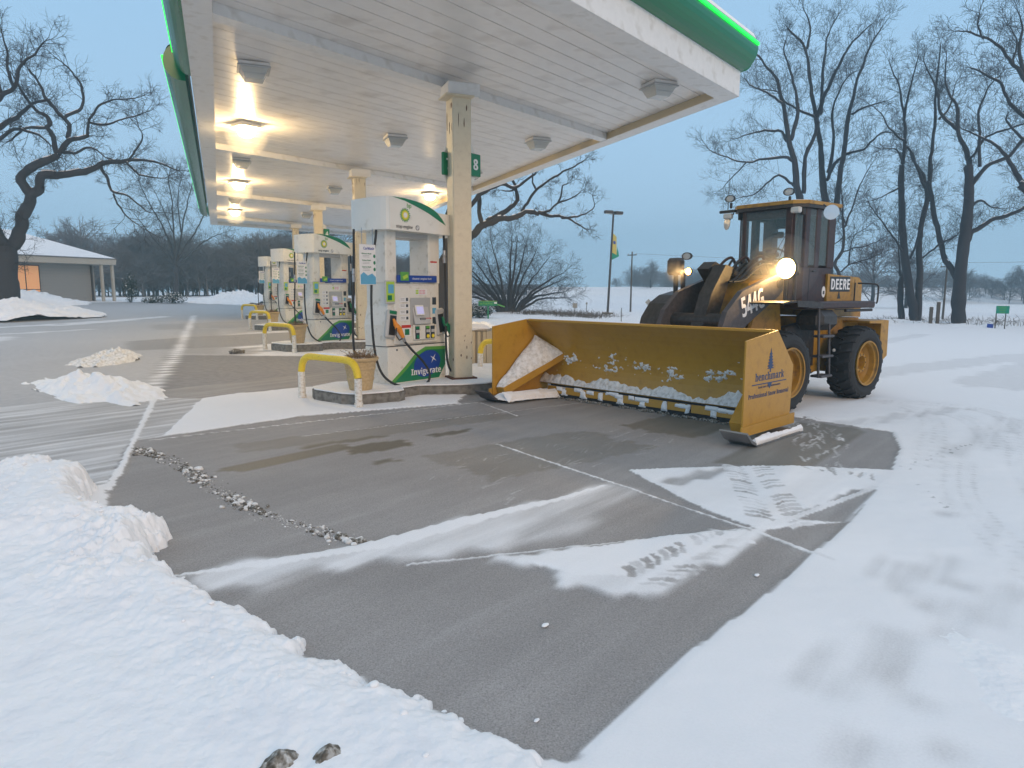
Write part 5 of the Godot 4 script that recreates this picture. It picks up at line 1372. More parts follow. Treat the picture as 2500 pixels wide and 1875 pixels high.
			tr.append(Vector2(-0.014, 0.06)); tr.append(Vector2(-0.014, 0.0)); tr.append(Vector2(0.014, 0.0)); tr.append(Vector2(0.014, 0.06))
			var xfm := Transform3D(Basis(Vector3.UP, PI) * Basis.from_scale(Vector3(0.95, 0.75, 1)), Vector3(-0.67, 0.885, -W - 0.023))
			var tb := B.new(); tb.prism(tr, 0.0, 0.003, xfm); obj("fir_tree_emblem", tb.done(), blue, pl)
			var face := Basis(Vector3.UP, PI)
			lettering("lettering", "benchmark", 0.098, blue, pl, Vector3(-0.67, 0.835, -W - 0.0235), face, 1.02, true, true, 0.003)
			bxo("underline", pl, blue, Vector3(-0.67, 0.745, -W - 0.0235), Vector3(0.96, 0.014, 0.003))
			pris("diamond", pl, blue, [Vector2(-0.73, 0.738), Vector2(-0.61, 0.738), Vector2(-0.67, 0.665)], -W - 0.0255, -W - 0.0225)
			lettering("lettering", "land care & maintenance", 0.03, blue, pl, Vector3(-0.67, 0.705, -W - 0.0235), face, 1.25, false, true, 0.003)
			lettering("lettering", "Professional Snow Removal", 0.058, blue, pl, Vector3(-0.67, 0.60, -W - 0.0235), face, 1.0, true, true, 0.003)
	# squeegee: clamp plates with gaps over a strip of black rubber
	bxo("clamp_rail", t, M.black_rubber, Vector3(-1.225, 0.222, 0), Vector3(0.03, 0.03, 2 * W - 0.5), 0.004)
	bxo("rubber_edge", t, M.black_rubber, Vector3(-1.215, 0.065, 0), Vector3(0.04, 0.13, 2 * W - 0.5), 0.004)
	for k in 10:
		bxo("clamp_plate", t, M.pusher_yellow, Vector3(-1.187, 0.145, -1.93 + 0.432 * k), Vector3(0.018, 0.125, 0.36), 0.004, Basis(Vector3.BACK, 0.12))
	# snow caked on the board: a crust that follows the curve, thick at the foot and in scattered pats above
	var cr := B.new()
	var nu := 400; var nv := 60
	var hgt := func(z: float, s: float) -> float:
		var foot := 0.17 + 0.16 * noise.get_noise_2d(z * 2.2, 4.0) + 0.07 * noise.get_noise_2d(z * 9.0, 7.0) + 0.16 * smoothstep(-1.2, -2.3, z) + 0.14 * smoothstep(-0.9, -1.9, z) * absf(noise.get_noise_2d(z * 4, 9.0))
		var a := (foot - s) * 0.55
		var pat := noise.get_noise_3d(z * 4.2, s * 9.0, 3.0) * 0.7 + fine.get_noise_3d(z * 3.0, s * 6.0, 5.0) * 0.55
		var band := exp(-pow((s - 0.33) / 0.13, 2.0)) * (0.75 + 0.25 * smoothstep(1.9, 0.9, absf(z)))
		var b2 := (pat * 1.25 + fine.get_noise_3d(z * 8.0, s * 16.0, 2.0) * 0.4 + band * 0.50 - 0.44) * 0.09
		return clampf(maxf(a, b2), -0.01, 0.07) + 0.006 * noise.get_noise_2d(z * 20.0, s * 40.0)
	var idx := {}
	for i in nu:
		for j in nv:
			var z0 := -W + 0.02 + (2 * W - 0.04) * i / nu; var z1 := -W + 0.02 + (2 * W - 0.04) * (i + 1) / nu
			var s0 := 0.75 * j / nv; var s1 := 0.75 * (j + 1) / nv
			var hh := [hgt.call(z0, s0), hgt.call(z1, s0), hgt.call(z1, s1), hgt.call(z0, s1)]
			if hh.max() < 0.0: continue
			var q := []
			for w in 4:
				var s: float = s0 if w < 2 else s1
				var z: float = z0 if w == 0 or w == 3 else z1
				var key: int = (i + (1 if (w == 1 or w == 2) else 0)) * 100 + j + (1 if w >= 2 else 0)
				if not idx.has(key):
					var p := mold(s)
					var o := (mold(minf(1, s + 0.01)) - mold(maxf(0, s - 0.01))).orthogonal().normalized()
					if o.x < 0: o = -o
					var h2: float = maxf(hh[w], -0.006)
					var g0: float = hgt.call(z + 0.01, s) - hgt.call(z - 0.01, s)
					var g1: float = hgt.call(z, s + 0.012) - hgt.call(z, s - 0.012)
					idx[key] = cr.v.size()
					cr.v.append(Vector3(p.x + o.x * h2, p.y + o.y * h2, z)); cr.n.append((Vector3(o.x, o.y, 0) - Vector3(0, 0, 1) * g0 / 0.02 - Vector3(-o.y, o.x, 0) * g1 / 0.035).normalized())
				q.append(idx[key])
			cr.i.append_array(PackedInt32Array([q[0], q[1], q[2], q[0], q[2], q[3]]))
	obj("caked_snow", cr.done(), M.dirty_snow, t)
	var cl := B.new()
	for k in 9:                       # snow packed in the gaps between the clamps
		var zc := -1.93 + 0.432 * (k + 0.5) + rng.randf_range(-0.03, 0.03)
		var hw := rng.randf_range(0.05, 0.11); var tp := rng.randf_range(0.17, 0.235)
		cl.crust([Vector3(-1.178, 0.05, zc - hw), Vector3(-1.178, 0.05, zc + hw), Vector3(-1.19, tp, zc + hw * 0.8), Vector3(-1.19, tp, zc - hw * 0.8)], Vector3(1, 0.1, 0).normalized(), 0.035, 16, 18, noise, k * 3.1, 0.9, 9.0)
	for k in 14:
		var zc := rng.randf_range(-2.1, 2.1); var hw := rng.randf_range(0.05, 0.16); var y := rng.randf_range(0.16, 0.205)
		cl.crust([Vector3(-1.174, y - 0.035, zc - hw), Vector3(-1.174, y - 0.035, zc + hw), Vector3(-1.178, y + 0.035, zc + hw), Vector3(-1.178, y + 0.035, zc - hw)], Vector3.RIGHT, 0.02, 18, 8, noise, k * 2.3, 1.2, 11.0)
	stuff(obj("clamp_snow", cl.done(), M.snow, t))
	var sl := B.new()
	for k in 140:
		sl.blob(Vector3(-1.16 + rng.randf_range(-0.05, 0.06), 0.01, rng.randf_range(-2.05, 2.15)), Vector3(rng.randf_range(0.02, 0.05), rng.randf_range(0.01, 0.035), rng.randf_range(0.03, 0.09)), noise, 0.6, 4, 6)
	stuff(obj("slush", sl.done(), M.grimy_ice, t))

# ---------------------------------------------------------------- bare trees
func twig(b: B, p: Vector3, d: Vector3, l: float, r: float, lvl: int, rise: float, wob: float):
	var n := 4 if lvl == 0 else (3 if lvl == 1 else 2)
	var pts := [p]; var rr := [r]
	var q := p; var dir := d
	for k in n:
		dir = (dir + Vector3(rng.randf_range(-wob, wob), rng.randf_range(-wob, wob) + rise, rng.randf_range(-wob, wob))).normalized()
		q += dir * l / n
		pts.append(q); rr.append(maxf(r * (1.0 - 0.75 * (k + 1.0) / n), 0.0048))
	b.tube(pts, rr, 3, false)
	if lvl >= 2: return
	var kids := 6 if lvl == 0 else 4
	for k in kids:
		var t := rng.randf_range(0.25, 1.0) * n
		var i := mini(int(t), n - 1)
		var at: Vector3 = pts[i].lerp(pts[i + 1], t - i)
		var ax: Vector3 = (pts[i + 1] - pts[i]).normalized()
		var side := ax.cross(Vector3(rng.randf_range(-1, 1), rng.randf_range(-1, 1), rng.randf_range(-1, 1))).normalized()
		twig(b, at, (ax * 0.75 + side * 0.85).normalized(), l * rng.randf_range(0.4, 0.62), r * 0.55, lvl + 1, rise, wob)

func make_tree(called: String, label: String, at: Vector3, limbs: Array, per_m: float, tw: float, rise: float, wob: float, m: Material, tm: Material, r_twig := 0.016, snowy := true) -> Node3D:
	var t := thing(called, label, "tree", at, 0.0, "bare trees round the lot")
	var crown := B.new(); var snow := B.new()
	for k in limbs.size():
		var a: Array = limbs[k]
		var pts := []; var rad := []
		for j in range(0, a.size(), 4): pts.append(Vector3(a[j], a[j + 1], a[j + 2])); rad.append(a[j + 3] * (0.86 if k == 0 else 0.74))
		if k == 0: pts.push_front(pts[0] - Vector3(0, maxf(0.25, at.y + pts[0].y - ter(at.x, at.z) + 0.25), 0)); rad.push_front(rad[0] * 1.3)
		var sp := smooth(pts, 5); var sr := []
		for j in rad.size() - 1:
			for i in 5: sr.append(lerpf(rad[j], rad[j + 1], i / 5.0))
		sr.append(rad[-1])
		for j in range(1, sp.size()):
			var w: float = minf(0.09, sr[j] * 0.8 + 0.02)
			sp[j] += Vector3(noise.get_noise_3d(sp[j].x * 3, sp[j].y * 3, k), noise.get_noise_3d(sp[j].y * 3, sp[j].z * 3, k + 7), noise.get_noise_3d(sp[j].z * 3, sp[j].x * 3, k + 3)) * w * 2.0
			sr[j] *= 1.0 + 0.22 * noise.get_noise_3d(sp[j].x * 5, sp[j].y * 5, sp[j].z * 5)
		var b := B.new(); b.tube(sp, sr, 9 if k == 0 else 7, true)
		obj("trunk" if k == 0 else "limb", b.done(), m, t)
		var total := 0.0
		for j in sp.size() - 1:
			var seg: Vector3 = sp[j + 1] - sp[j]; var sl := seg.length(); var f := float(j) / sp.size()
			total += sl
			if snowy and sr[j] > 0.02 and absf(seg.normalized().y) < 0.75 and rng.randf() < 0.6:
				snow.tube([sp[j] + Vector3(0, sr[j] * 0.85, 0), sp[j + 1] + Vector3(0, sr[j + 1] * 0.85, 0)], [sr[j] * 0.42, sr[j + 1] * 0.42], 5, false)
			if k == 0 and f < 0.6: continue
			if k > 0 and f < 0.12: continue
			var want: float = sl * per_m * 1.9 * (0.5 + f * 1.2)
			var n := int(want) + (1 if rng.randf() < want - int(want) else 0)
			for i in n:
				var p: Vector3 = sp[j].lerp(sp[j + 1], rng.randf())
				var ax := seg.normalized()
				var side := ax.cross(Vector3(rng.randf_range(-1, 1), rng.randf_range(-1, 1), rng.randf_range(-1, 1))).normalized()
				twig(crown, p, (ax * 0.7 + side * 0.9).normalized(), tw * rng.randf_range(0.55, 1.25) * (1.15 - 0.45 * f), r_twig, 0, rise, wob)
		var e: Vector3 = (sp[-1] - sp[-2]).normalized()
		for i in 3: twig(crown, sp[-1], (e + Vector3(rng.randf_range(-0.4, 0.4), rng.randf_range(-0.2, 0.4), rng.randf_range(-0.4, 0.4))).normalized(), tw * 0.9, r_twig, 0, rise, wob)
	stuff(obj("crown", crown.done(), tm, t))
	if snowy and not snow.v.is_empty(): stuff(obj("branch_snow", snow.done(), M.snow, t))
	return t

func make_trees():
	make_tree("oak_tree", "great gnarled bare oak at the left edge, its limb reaching right", Vector3(11.88, 1.0, -44.44), limbs_old_oak(), 1.55, 1.35, 0.05, 0.42, M.bark, M.twig, 0.02)
	make_tree("oak_tree", "gnarled bare oak behind the nearest column, limbs reaching right under the canopy edge", Vector3(25.52, 0.15, -25.39), limbs_broken_oak(), 0.9, 0.75, 0.04, 0.42, M.bark, M.twig, 0.013)
	make_tree("spreading_tree", "low round bare tree fanning out from its base behind the green street sign", Vector3(40.24, 0.16, -32.94), limbs_spreading_tree(), 2.3, 1.5, 0.03, 0.2, M.bark, M.twig, 0.014, false)
	make_tree("maple_tree", "pale vase-shaped bare tree in the haze beside the left canopy edge", Vector3(33.38, 1.1, -70.5), limbs_pale_maple(), 1.2, 1.9, 0.06, 0.2, M.bark, M.twig, 0.02, false)
	make_tree("ash_tree", "bare ash whose forked trunk rises just behind the loader cab roof", Vector3(49.94, 0.0, -14.5), limbs_twin_ash(), 2.4, 1.5, 0.10, 0.13, M.bark, M.twig, 0.014)
	make_tree("ash_tree", "tallest bare ash, trunks in a clump behind the loader cab", Vector3(52.28, 0.0, -13.53), limbs_tall_ash(), 2.4, 1.5, 0.12, 0.13, M.bark, M.twig, 0.014)
	make_tree("ash_tree", "slender young bare tree right of the loader cab, behind the engine hood", Vector3(44.67, 0.0, -10.98), limbs_young_ash(), 2.0, 1.2, 0.08, 0.3, M.bark, M.twig, 0.013, false)
	make_tree("elm_tree", "bare elm with three trunks from one clump, left of the wooden posts", Vector3(49.4, -0.05, -7.75), limbs_triple_trunk_elm(), 2.24, 1.25, 0.08, 0.17, M.bark, M.twig, 0.013)
	make_tree("elm_tree", "thick-trunked bare elm forking low, right of the wooden posts", Vector3(47.71, -0.08, -5.24), limbs_great_elm(), 2.08, 1.25, 0.08, 0.17, M.bark, M.twig, 0.013)
	make_tree("maple_tree", "bare tree leaning in from outside the right edge of the picture", Vector3(43.99, 0.0, 0.75), limbs_leaning_maple(), 2.08, 1.2, 0.05, 0.3, M.bark, M.twig, 0.015)
	# far woods, haze put into their grey twig colour: four plain trees repeated
	var vars := []
	for k in 4:
		var b := B.new()
		var h := 6.2
		var tp := [Vector3(0, -0.3, 0), Vector3(0.1, 1.2, 0.05), Vector3(0.0, 3.0, 0.1), Vector3(0.1, h, 0)]
		b.tube(smooth(tp, 3), [0.09, 0.088, 0.086, 0.084, 0.08, 0.075, 0.065, 0.05, 0.03, 0.015], 5, false)
		for j in 44:
			var y := rng.randf_range(0.25, h * 0.95)
			var a := rng.randf() * TAU
			twig(b, Vector3(0.05, y, 0.05), Vector3(cos(a), rng.randf_range(0.3, 1.2), sin(a)).normalized(), (h - y) * 0.42 + 1.0, 0.045, 0, 0.05, 0.25)
		vars.append(b.done())
	for k in 4:
		var mm := MultiMesh.new(); mm.transform_format = MultiMesh.TRANSFORM_3D; mm.mesh = vars[k]
		var pl := []
		for j in 70:
			var u := rng.randf()
			var p := Vector3(lerpf(26.0, 64.0, u), 0, lerpf(-84.0, -62.0, u)) + Vector3(0.5, 0, -0.85) * rng.randf_range(0, 22)
			pl.append([p, rng.randf_range(0.65, 1.15) * (1.0 - 0.25 * smoothstep(0.55, 1.0, u))])
		for j in 30:
			var p := Vector3(rng.randf_range(120, 170), 0, rng.randf_range(-78, 10)); pl.append([p, rng.randf_range(0.5, 0.9)])
		mm.instance_count = pl.size()
		for j in pl.size():
			var p: Vector3 = pl[j][0]; var s: float = pl[j][1]
			mm.set_instance_transform(j, Transform3D(Basis(Vector3.UP, rng.randf() * TAU).scaled(Vector3(s * 1.15, s, s * 1.15)), Vector3(p.x, ter(p.x, p.z), p.z)))
		var mi := MultiMeshInstance3D.new(); mi.multimesh = mm; mi.material_override = M.haze_twig; mi.name = numbered("woodland"); add_child(mi)
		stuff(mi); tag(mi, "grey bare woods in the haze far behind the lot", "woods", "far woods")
	# single hazy trees that stand out
	var src: Node3D = null
	for q in [[28.6, -80.0, 1.0, "bare treetop showing above the snowy roof of the left building"], [56.0, -82.0, 1.45, "bare tree seen between the dispensers under the canopy"], [50.0, -68.0, 1.3, "bare tree seen under the far end of the canopy"], [84.0, -17.5, 0.95, "hazy bare tree right behind the engine hood of the loader"], [86.0, -14.5, 0.8, "hazy small bare tree between the engine hood and the clumped elm"], [62.0, -1.0, 0.62, "hazy round bare tree at the right edge above the green road sign"], [110.0, -58.0, 0.7, "hazy bare tree by the embankment beyond the loader bonnet"]]:
		var t := thing("hazy_tree", q[3], "tree", Vector3(q[0], ter(q[0], q[1]), q[1]), rng.randf() * TAU, "hazy trees far behind")
		t.scale = Vector3.ONE * q[2] * 1.25
		stuff(obj("crown", vars[(taken["hazy_tree"]) % 4], M.haze_twig, t))
		var tb := B.new(); tb.tube([Vector3(0, -0.3, 0), Vector3(0.1, 1.2, 0.05), Vector3(0, 3.0, 0.1)], [0.20, 0.165, 0.14], 7); obj("trunk", tb.done(), M.bark, t)

# ---------------------------------------------------------------- building, poles, signs, shrubs
func shrub(called: String, label: String, at: Vector3, s: Vector3, n: int, snowy: float, m: Material, grp := "") -> Node3D:
	var t := thing(called, label, "shrub", at, 0.0, grp)
	var b := B.new(); var w := B.new()
	for k in n:
		var d := Vector3(rng.randfn(), rng.randfn(), rng.randfn()).normalized() * pow(rng.randf(), 0.4)
		var q := Vector3(d.x * s.x, s.y * (0.5 + 0.5 * d.y), d.z * s.z) * (1.0 + 0.2 * noise.get_noise_3dv(d * 3.0 + at))
		var l := rng.randf_range(0.05, 0.14)
		var ax := Vector3(rng.randf_range(-1, 1), rng.randf_range(-0.4, 1), rng.randf_range(-1, 1)).normalized() * l
		var sd := ax.cross(Vector3(rng.randf(), rng.randf(), rng.randf())).normalized() * l * 0.45
		b.tri(q - sd, q + ax, q + sd)
		if d.y > -0.3 and rng.randf() < snowy: w.tri(q - sd + Vector3(0, 0.02, 0), q + ax + Vector3(0, 0.03, 0), q + sd + Vector3(0, 0.02, 0))
	stuff(obj("foliage", b.done(), m, t))
	if snowy > 0: stuff(obj("snow", w.done(), M.snow, t))
	for k in 5:
		var st := B.new(); st.tube([Vector3(0, -0.1, 0), Vector3(rng.randf_range(-0.5, 0.5) * s.x, s.y * 0.7, rng.randf_range(-0.5, 0.5) * s.z)], 0.02, 5); obj("stem", st.done(), M.bark, t)
	return t

func make_street_things():
	# low building on the left with a hipped snowy roof
	var bt := thing("brick_building", "low grey block building with snowy hipped roof and lit window, far left", "building", Vector3(21.45, 0.9, -58.15), atan2(2.13, 6.94))
	bxo("wall", bt, M.block_wall, Vector3(-6.0, 1.45, -4.0), Vector3(12.0, 2.95, 8.0))
	# course joints of the block wall
	for k in 13: bxo("block_course", bt, M.grey_paint, Vector3(-6.0, 0.18 + 0.215 * k, 0.004), Vector3(11.9, 0.012, 0.012))
	var ev := B.new()
	ev.hexa([Vector3(-14, 2.86, 1.0), Vector3(1.1, 2.86, 1.0), Vector3(1.1, 2.86, -9.0), Vector3(-14, 2.86, -9.0), Vector3(-14, 3.30, 1.0), Vector3(1.15, 3.30, 1.05), Vector3(1.1, 3.30, -9.0), Vector3(-14, 3.30, -9.0)])
	obj("eave", ev.done(), M.eave_cream, bt)
	var rf := B.new()
	rf.hexa([Vector3(-14, 3.305, 1.12), Vector3(1.2, 3.305, 1.12), Vector3(1.2, 3.305, -9.1), Vector3(-14, 3.305, -9.1), Vector3(-14, 5.3, -3.9), Vector3(-3.2, 5.3, -3.9), Vector3(-3.2, 5.3, -4.1), Vector3(-14, 5.3, -4.1)])
	var roof := obj("roof", rf.done(), M.snow, bt)
	bxo("roof_edge", roof, M.pole_brown, Vector3(-6.4, 3.31, 1.07), Vector3(15.2, 0.06, 0.06))
	var win := bxo("window", bt, M.window_lit, Vector3(-5.0, 1.55, 0.012), Vector3(1.6, 2.2, 0.03))
	bxo("window_frame", win, M.pole_brown, Vector3(-5.15, 1.55, 0.03), Vector3(0.06, 2.2, 0.03)); bxo("window_frame", win, M.pole_brown, Vector3(-4.18, 1.55, 0.03), Vector3(0.06, 2.2, 0.03)); bxo("window_frame", win, M.pole_brown, Vector3(-5.0, 2.66, 0.03), Vector3(1.7, 0.06, 0.03))
	bxo("window_frame", win, M.pole_brown, Vector3(-5.0, 1.0, 0.03), Vector3(1.6, 0.05, 0.03))
	for x in [0.05, 0.95]: bxo("post", bt, M.eave_cream, Vector3(x, 1.4, 0.75), Vector3(0.18, 2.9, 0.18), 0.01)
	bxo("downpipe", bt, M.pole_brown, Vector3(-0.25, 1.4, 0.06), Vector3(0.12, 2.8, 0.1), 0.01)
	var rl := thing("guard_rail", "snowy two-bar rail before the lit window of the left building", "railing", Vector3(15.0, 1.2, -57.0), atan2(1.0, 3.3))
	for y in [0.5, 0.95]:
		var rb := B.new(); rb.tube([Vector3(-2, y, 0), Vector3(3.4, y, 0)], 0.05, 8); obj("bar", rb.done(), M.white_metal, rl)
	for k in 4: bxo("post", rl, M.white_metal, Vector3(-2 + 1.75 * k, 0.4, 0), Vector3(0.09, 1.2, 0.09), 0.01)
	shrub("evergreen_shrub", "dark round evergreen standing right of the left building", Vector3(22.9, 0.85, -55.6), Vector3(0.55, 2.3, 0.55), 900, 0.08, M.shrub_green, "shrubs by the left building")
	shrub("hedge", "snow-dusted clipped hedge right of the dark evergreen", Vector3(25.2, 0.8, -53.6), Vector3(1.0, 0.9, 0.7), 900, 0.4, M.shrub_green, "shrubs by the left building")
	shrub("low_hedge", "low dark hedge between the evergreen and the clipped hedge", Vector3(24.0, 0.8, -54.4), Vector3(0.9, 0.6, 0.5), 600, 0.2, M.shrub_green, "shrubs by the left building")
	shrub("juniper", "snow-flecked juniper under the green street sign", Vector3(33.1, 0.15, -29.5), Vector3(1.25, 0.95, 0.8), 1900, 0.55, M.shrub_green)
	shrub("upright_juniper", "tall snow-flecked shrub just right of the nearest column", Vector3(30.5, 0.15, -29.0), Vector3(0.7, 2.4, 0.7), 1500, 0.5, M.shrub_green)
	# lamp post with two heads and a banner
	var lp := thing("lamp_post", "tall brown lamp post with two flat heads and a yellow and teal banner", "lamp post", Vector3(41.6, 0.13, -25.2), 0.0)
	lp.rotation = Vector3(0.03, 0.0, -0.024)
	var pb := B.new(); pb.tube([Vector3(0, 0, 0), Vector3(0, 6.9, 0)], [0.085, 0.065], 10); obj("pole", pb.done(), M.pole_brown, lp)
	var bs := Basis(Vector3.UP, 0.95 - PI * 0.5)
	bxo("footing", lp, M.concrete, Vector3(0, -0.02, 0), Vector3(0.6, 0.6, 0.6), 0.04)
	bxo("crossarm", lp, M.pole_brown, Vector3(0, 6.92, 0), Vector3(0.7, 0.06, 0.06), 0.01, bs)
	for s: int in [-1, 1]:
		var hd := bxo("lamp_head", lp, M.pole_brown, bs * Vector3(s * 0.38, 0, -0.06 * s) + Vector3(0, 7.02, 0), Vector3(0.58, 0.20, 0.40), 0.03, bs * Basis(Vector3.UP, 0.15 * s))
		bxo("lens", hd, M.bezel, bs * Vector3(s * 0.38, 0, -0.06 * s) + Vector3(0, 6.91, 0), Vector3(0.46, 0.02, 0.3), 0.004, bs)
	var bn := Node3D.new(); bn.name = "banner"; bn.transform = Transform3D(Basis(Vector3.UP, -0.75), Vector3(0.02, 0, 0.05)); lp.add_child(bn)
	pris("cloth", bn, M.banner_yellow, [Vector2(0.0, 4.35), Vector2(0.34, 4.2), Vector2(0.26, 5.4), Vector2(0.12, 5.55), Vector2(0.0, 5.6)], -0.006, 0.006)
	pris("cloth_foot", bn, M.banner_teal, [Vector2(0.0, 3.85), Vector2(0.52, 4.12), Vector2(0.36, 4.75), Vector2(0.33, 4.25), Vector2(0.0, 4.37)], -0.008, 0.004)
	pris("emblem", bn, M.blue, [Vector2(0.05, 4.95), Vector2(0.22, 4.9), Vector2(0.22, 5.1), Vector2(0.05, 5.15)], -0.009, 0.009)
	# wooden utility poles with a wire
	for q in [[47.8, -26.9, 4.75, "thin wooden utility pole right of the lamp post, far off"], [54.0, -6.9, 3.8, "thin utility pole behind the wooden posts and the elms"]]:
		var t := thing("utility_pole", q[3], "utility pole", Vector3(q[0], ter(q[0], q[1]) - 0.05, q[1]), 0.0, "utility poles beyond the road")
		var b := B.new(); b.tube([Vector3.ZERO, Vector3(0.05, q[2], 0)], [0.075, 0.05], 8); obj("pole", b.done(), M.wood_pole, t)
		bxo("crossarm", t, M.wood_pole, Vector3(0.05, q[2] - 0.25, 0), Vector3(0.06, 0.07, 0.8), 0.01)
		for s: int in [-1, 1]: bxo("insulator", t, M.bezel, Vector3(0.05, q[2] - 0.18, s * 0.33), Vector3(0.05, 0.09, 0.05), 0.01)
	var wr := B.new(); wr.tube(smooth([Vector3(47.85, 4.7, -26.6), Vector3(51, 4.1, -17.0), Vector3(54, 3.75, -6.6), Vector3(60, 3.9, 14)], 6), 0.007, 4, false)
	tag(obj("overhead_wire", wr.done(), M.print_dark), "thin wire strung between the utility poles", "wire")
	# green street sign by the juniper
	var gs := thing("street_sign", "green street sign on a short post in front of the juniper", "sign", Vector3(32.75, 0.17, -28.45), 0.0)
	var gb := Basis(Vector3.UP, -0.80)
	bxo("post", gs, M.green, Vector3(0.02, 0.45, 0), Vector3(0.10, 0.95, 0.07), 0.01, gb)
	var gp := bxo("panel", gs, M.green, Vector3(0, 0.92, 0), Vector3(1.18, 0.29, 0.06), 0.015, gb)
	bxo("rim", gp, M.lime, gb * Vector3(0, 0.155, 0.0) + Vector3(0, 0.92, 0), Vector3(1.18, 0.02, 0.07), 0.004, gb)
	for k in 5: bxo("faded_print", gp, M.green_light, gb * Vector3(-0.42 + 0.16 * k, 0.03 * (k % 2), 0.032) + Vector3(0, 0.91, 0), Vector3(0.11, 0.10, 0.004), 0.0, gb)
	bxo("bright_patch", gp, M.white, gb * Vector3(0.47, 0.05, 0.032) + Vector3(0, 0.91, 0), Vector3(0.17, 0.09, 0.004), 0.0, gb)
	var gw := B.new(); gw.box(gb * Vector3(0.80, -0.08, -0.25) + Vector3(0, 0.88, 0), Vector3(0.75, 0.08, 0.03), gb * Basis(Vector3.UP, 0.7) * Basis(Vector3.BACK, -0.25)); obj("arrow_blade", gw.done(), M.green_light, gs)
	# small signs and stakes along the far verge
	for q in [[40.1, -26.9, 0.72, 0.30, 0, "small dark square sign left of the lamp post"], [45.9, -29.7, 0.72, 0.14, 0, "tiny marker stake just left of the lamp post foot"], [44.3, -23.5, 0.95, 0.34, 1, "tan diamond sign seen beside the loader's dark fender"], [35.9, -20.8, 0.62, 0.05, 0, "thin stake between lamp post and loader"]]:
		var t := thing("roadside_sign", q[5], "sign", Vector3(q[0], ter(q[0], q[1]), q[1]), -0.95 + PI * 0.5 - PI * 0.5)
		bxo("stake", t, M.wood_pole, Vector3(0, 0.4, 0), Vector3(0.045, 0.8, 0.045), 0.006)
		bxo("board", t, M.sign_back, Vector3(0, q[2], 0.03), Vector3(q[3], q[3] * 1.1, 0.02), 0.004, Basis(Vector3.BACK, PI * 0.25 * q[4]))
	var rs := thing("road_sign", "green rectangular road sign on two posts at the far right", "sign", Vector3(42.25, 0.05, -2.87), -PI * 0.5 + 0.05)
	for x in [-0.25, 0.14]: bxo("post", rs, M.wood_pole, Vector3(x, 0.56, -0.02), Vector3(0.05, 1.15, 0.05), 0.006)
	bxo("panel", rs, M.banner_teal, Vector3(0, 0.96, 0.02), Vector3(0.54, 0.38, 0.02), 0.006)
	bxo("snow", rs, M.snow, Vector3(0, 1.165, 0.02), Vector3(0.54, 0.03, 0.03), 0.006)
	for k in 4: bxo("faded_print", rs, M.green_light, Vector3(-0.02 + 0.02 * (k % 2), 1.09 - 0.085 * k, 0.032), Vector3(0.36 - 0.04 * k, 0.03, 0.003))
	for q in [[44.47, -6.25, 1.05, "shorter of two rough wooden posts between the elms"], [44.7, -5.95, 1.32, "taller of two rough wooden posts between the elms"]]:
		var t := thing("wooden_post", q[3], "post", Vector3(q[0], 0.0, q[1]), 0.3)
		bxo("post", t, M.wood_pole, Vector3(0, q[2] * 0.5, 0), Vector3(0.17, q[2], 0.17), 0.02)
		bxo("snow", t, M.snow, Vector3(0, q[2] + 0.015, 0), Vector3(0.16, 0.03, 0.16), 0.01)
	var db := thing("dark_barrel", "small dark barrel capped with snow below the green road sign", "barrel", Vector3(42.4, 0.05, -3.34), 0.2)
	var bb := B.new(); bb.lathe([Vector2(0, 0), Vector2(0.125, 0), Vector2(0.14, 0.1), Vector2(0.13, 0.2), Vector2(0.125, 0.24), Vector2(0, 0.24)], 14); obj("drum", bb.done(), M.blue, db)
	bxo("snow", db, M.snow, Vector3(0, 0.255, 0), Vector3(0.22, 0.03, 0.22), 0.012)
	# dry weeds poking through the snow along the verge
	var gr := B.new()
	for k in 1500:
		var u := rng.randf()
		var p := Vector3(lerpf(40.4, 38.6, u), 0, lerpf(-31.6, -23.4, u)) + Vector3(rng.randf_range(-1.5, 1.5), 0, rng.randf_range(-0.8, 0.8))
		if rng.randf() < 0.25: p = Vector3(rng.randf_range(44, 52), 0, rng.randf_range(-9.5, -1.0))
		var h := rng.randf_range(0.15, 0.5) * (1.2 if rng.randf() < 0.2 else 0.8)
		p.y = ter(p.x, p.z)
		gr.tube([p, p + Vector3(rng.randf_range(-0.1, 0.1), h * 0.6, rng.randf_range(-0.1, 0.1)), p + Vector3(rng.randf_range(-0.25, 0.25), h, rng.randf_range(-0.25, 0.25))], [0.012, 0.01, 0.006], 3, false)
	var go := obj("dry_weeds", gr.done(), M.grass_dry); stuff(go); tag(go, "dry brown weeds poking through the snow along the far verge", "weeds")

# ---------------------------------------------------------------- heaps of snow
func mound(called: String, label: String, at: Vector3, size: Vector3, turn: float, sd: float, m: Material, lumpy := 0.5, n := 64, grp := "") -> Node3D:
	var t := thing(called, label, "snow pile", at, turn, grp)
	obj("heap", mound_mesh(size, sd, lumpy, n), m, t)
	return t

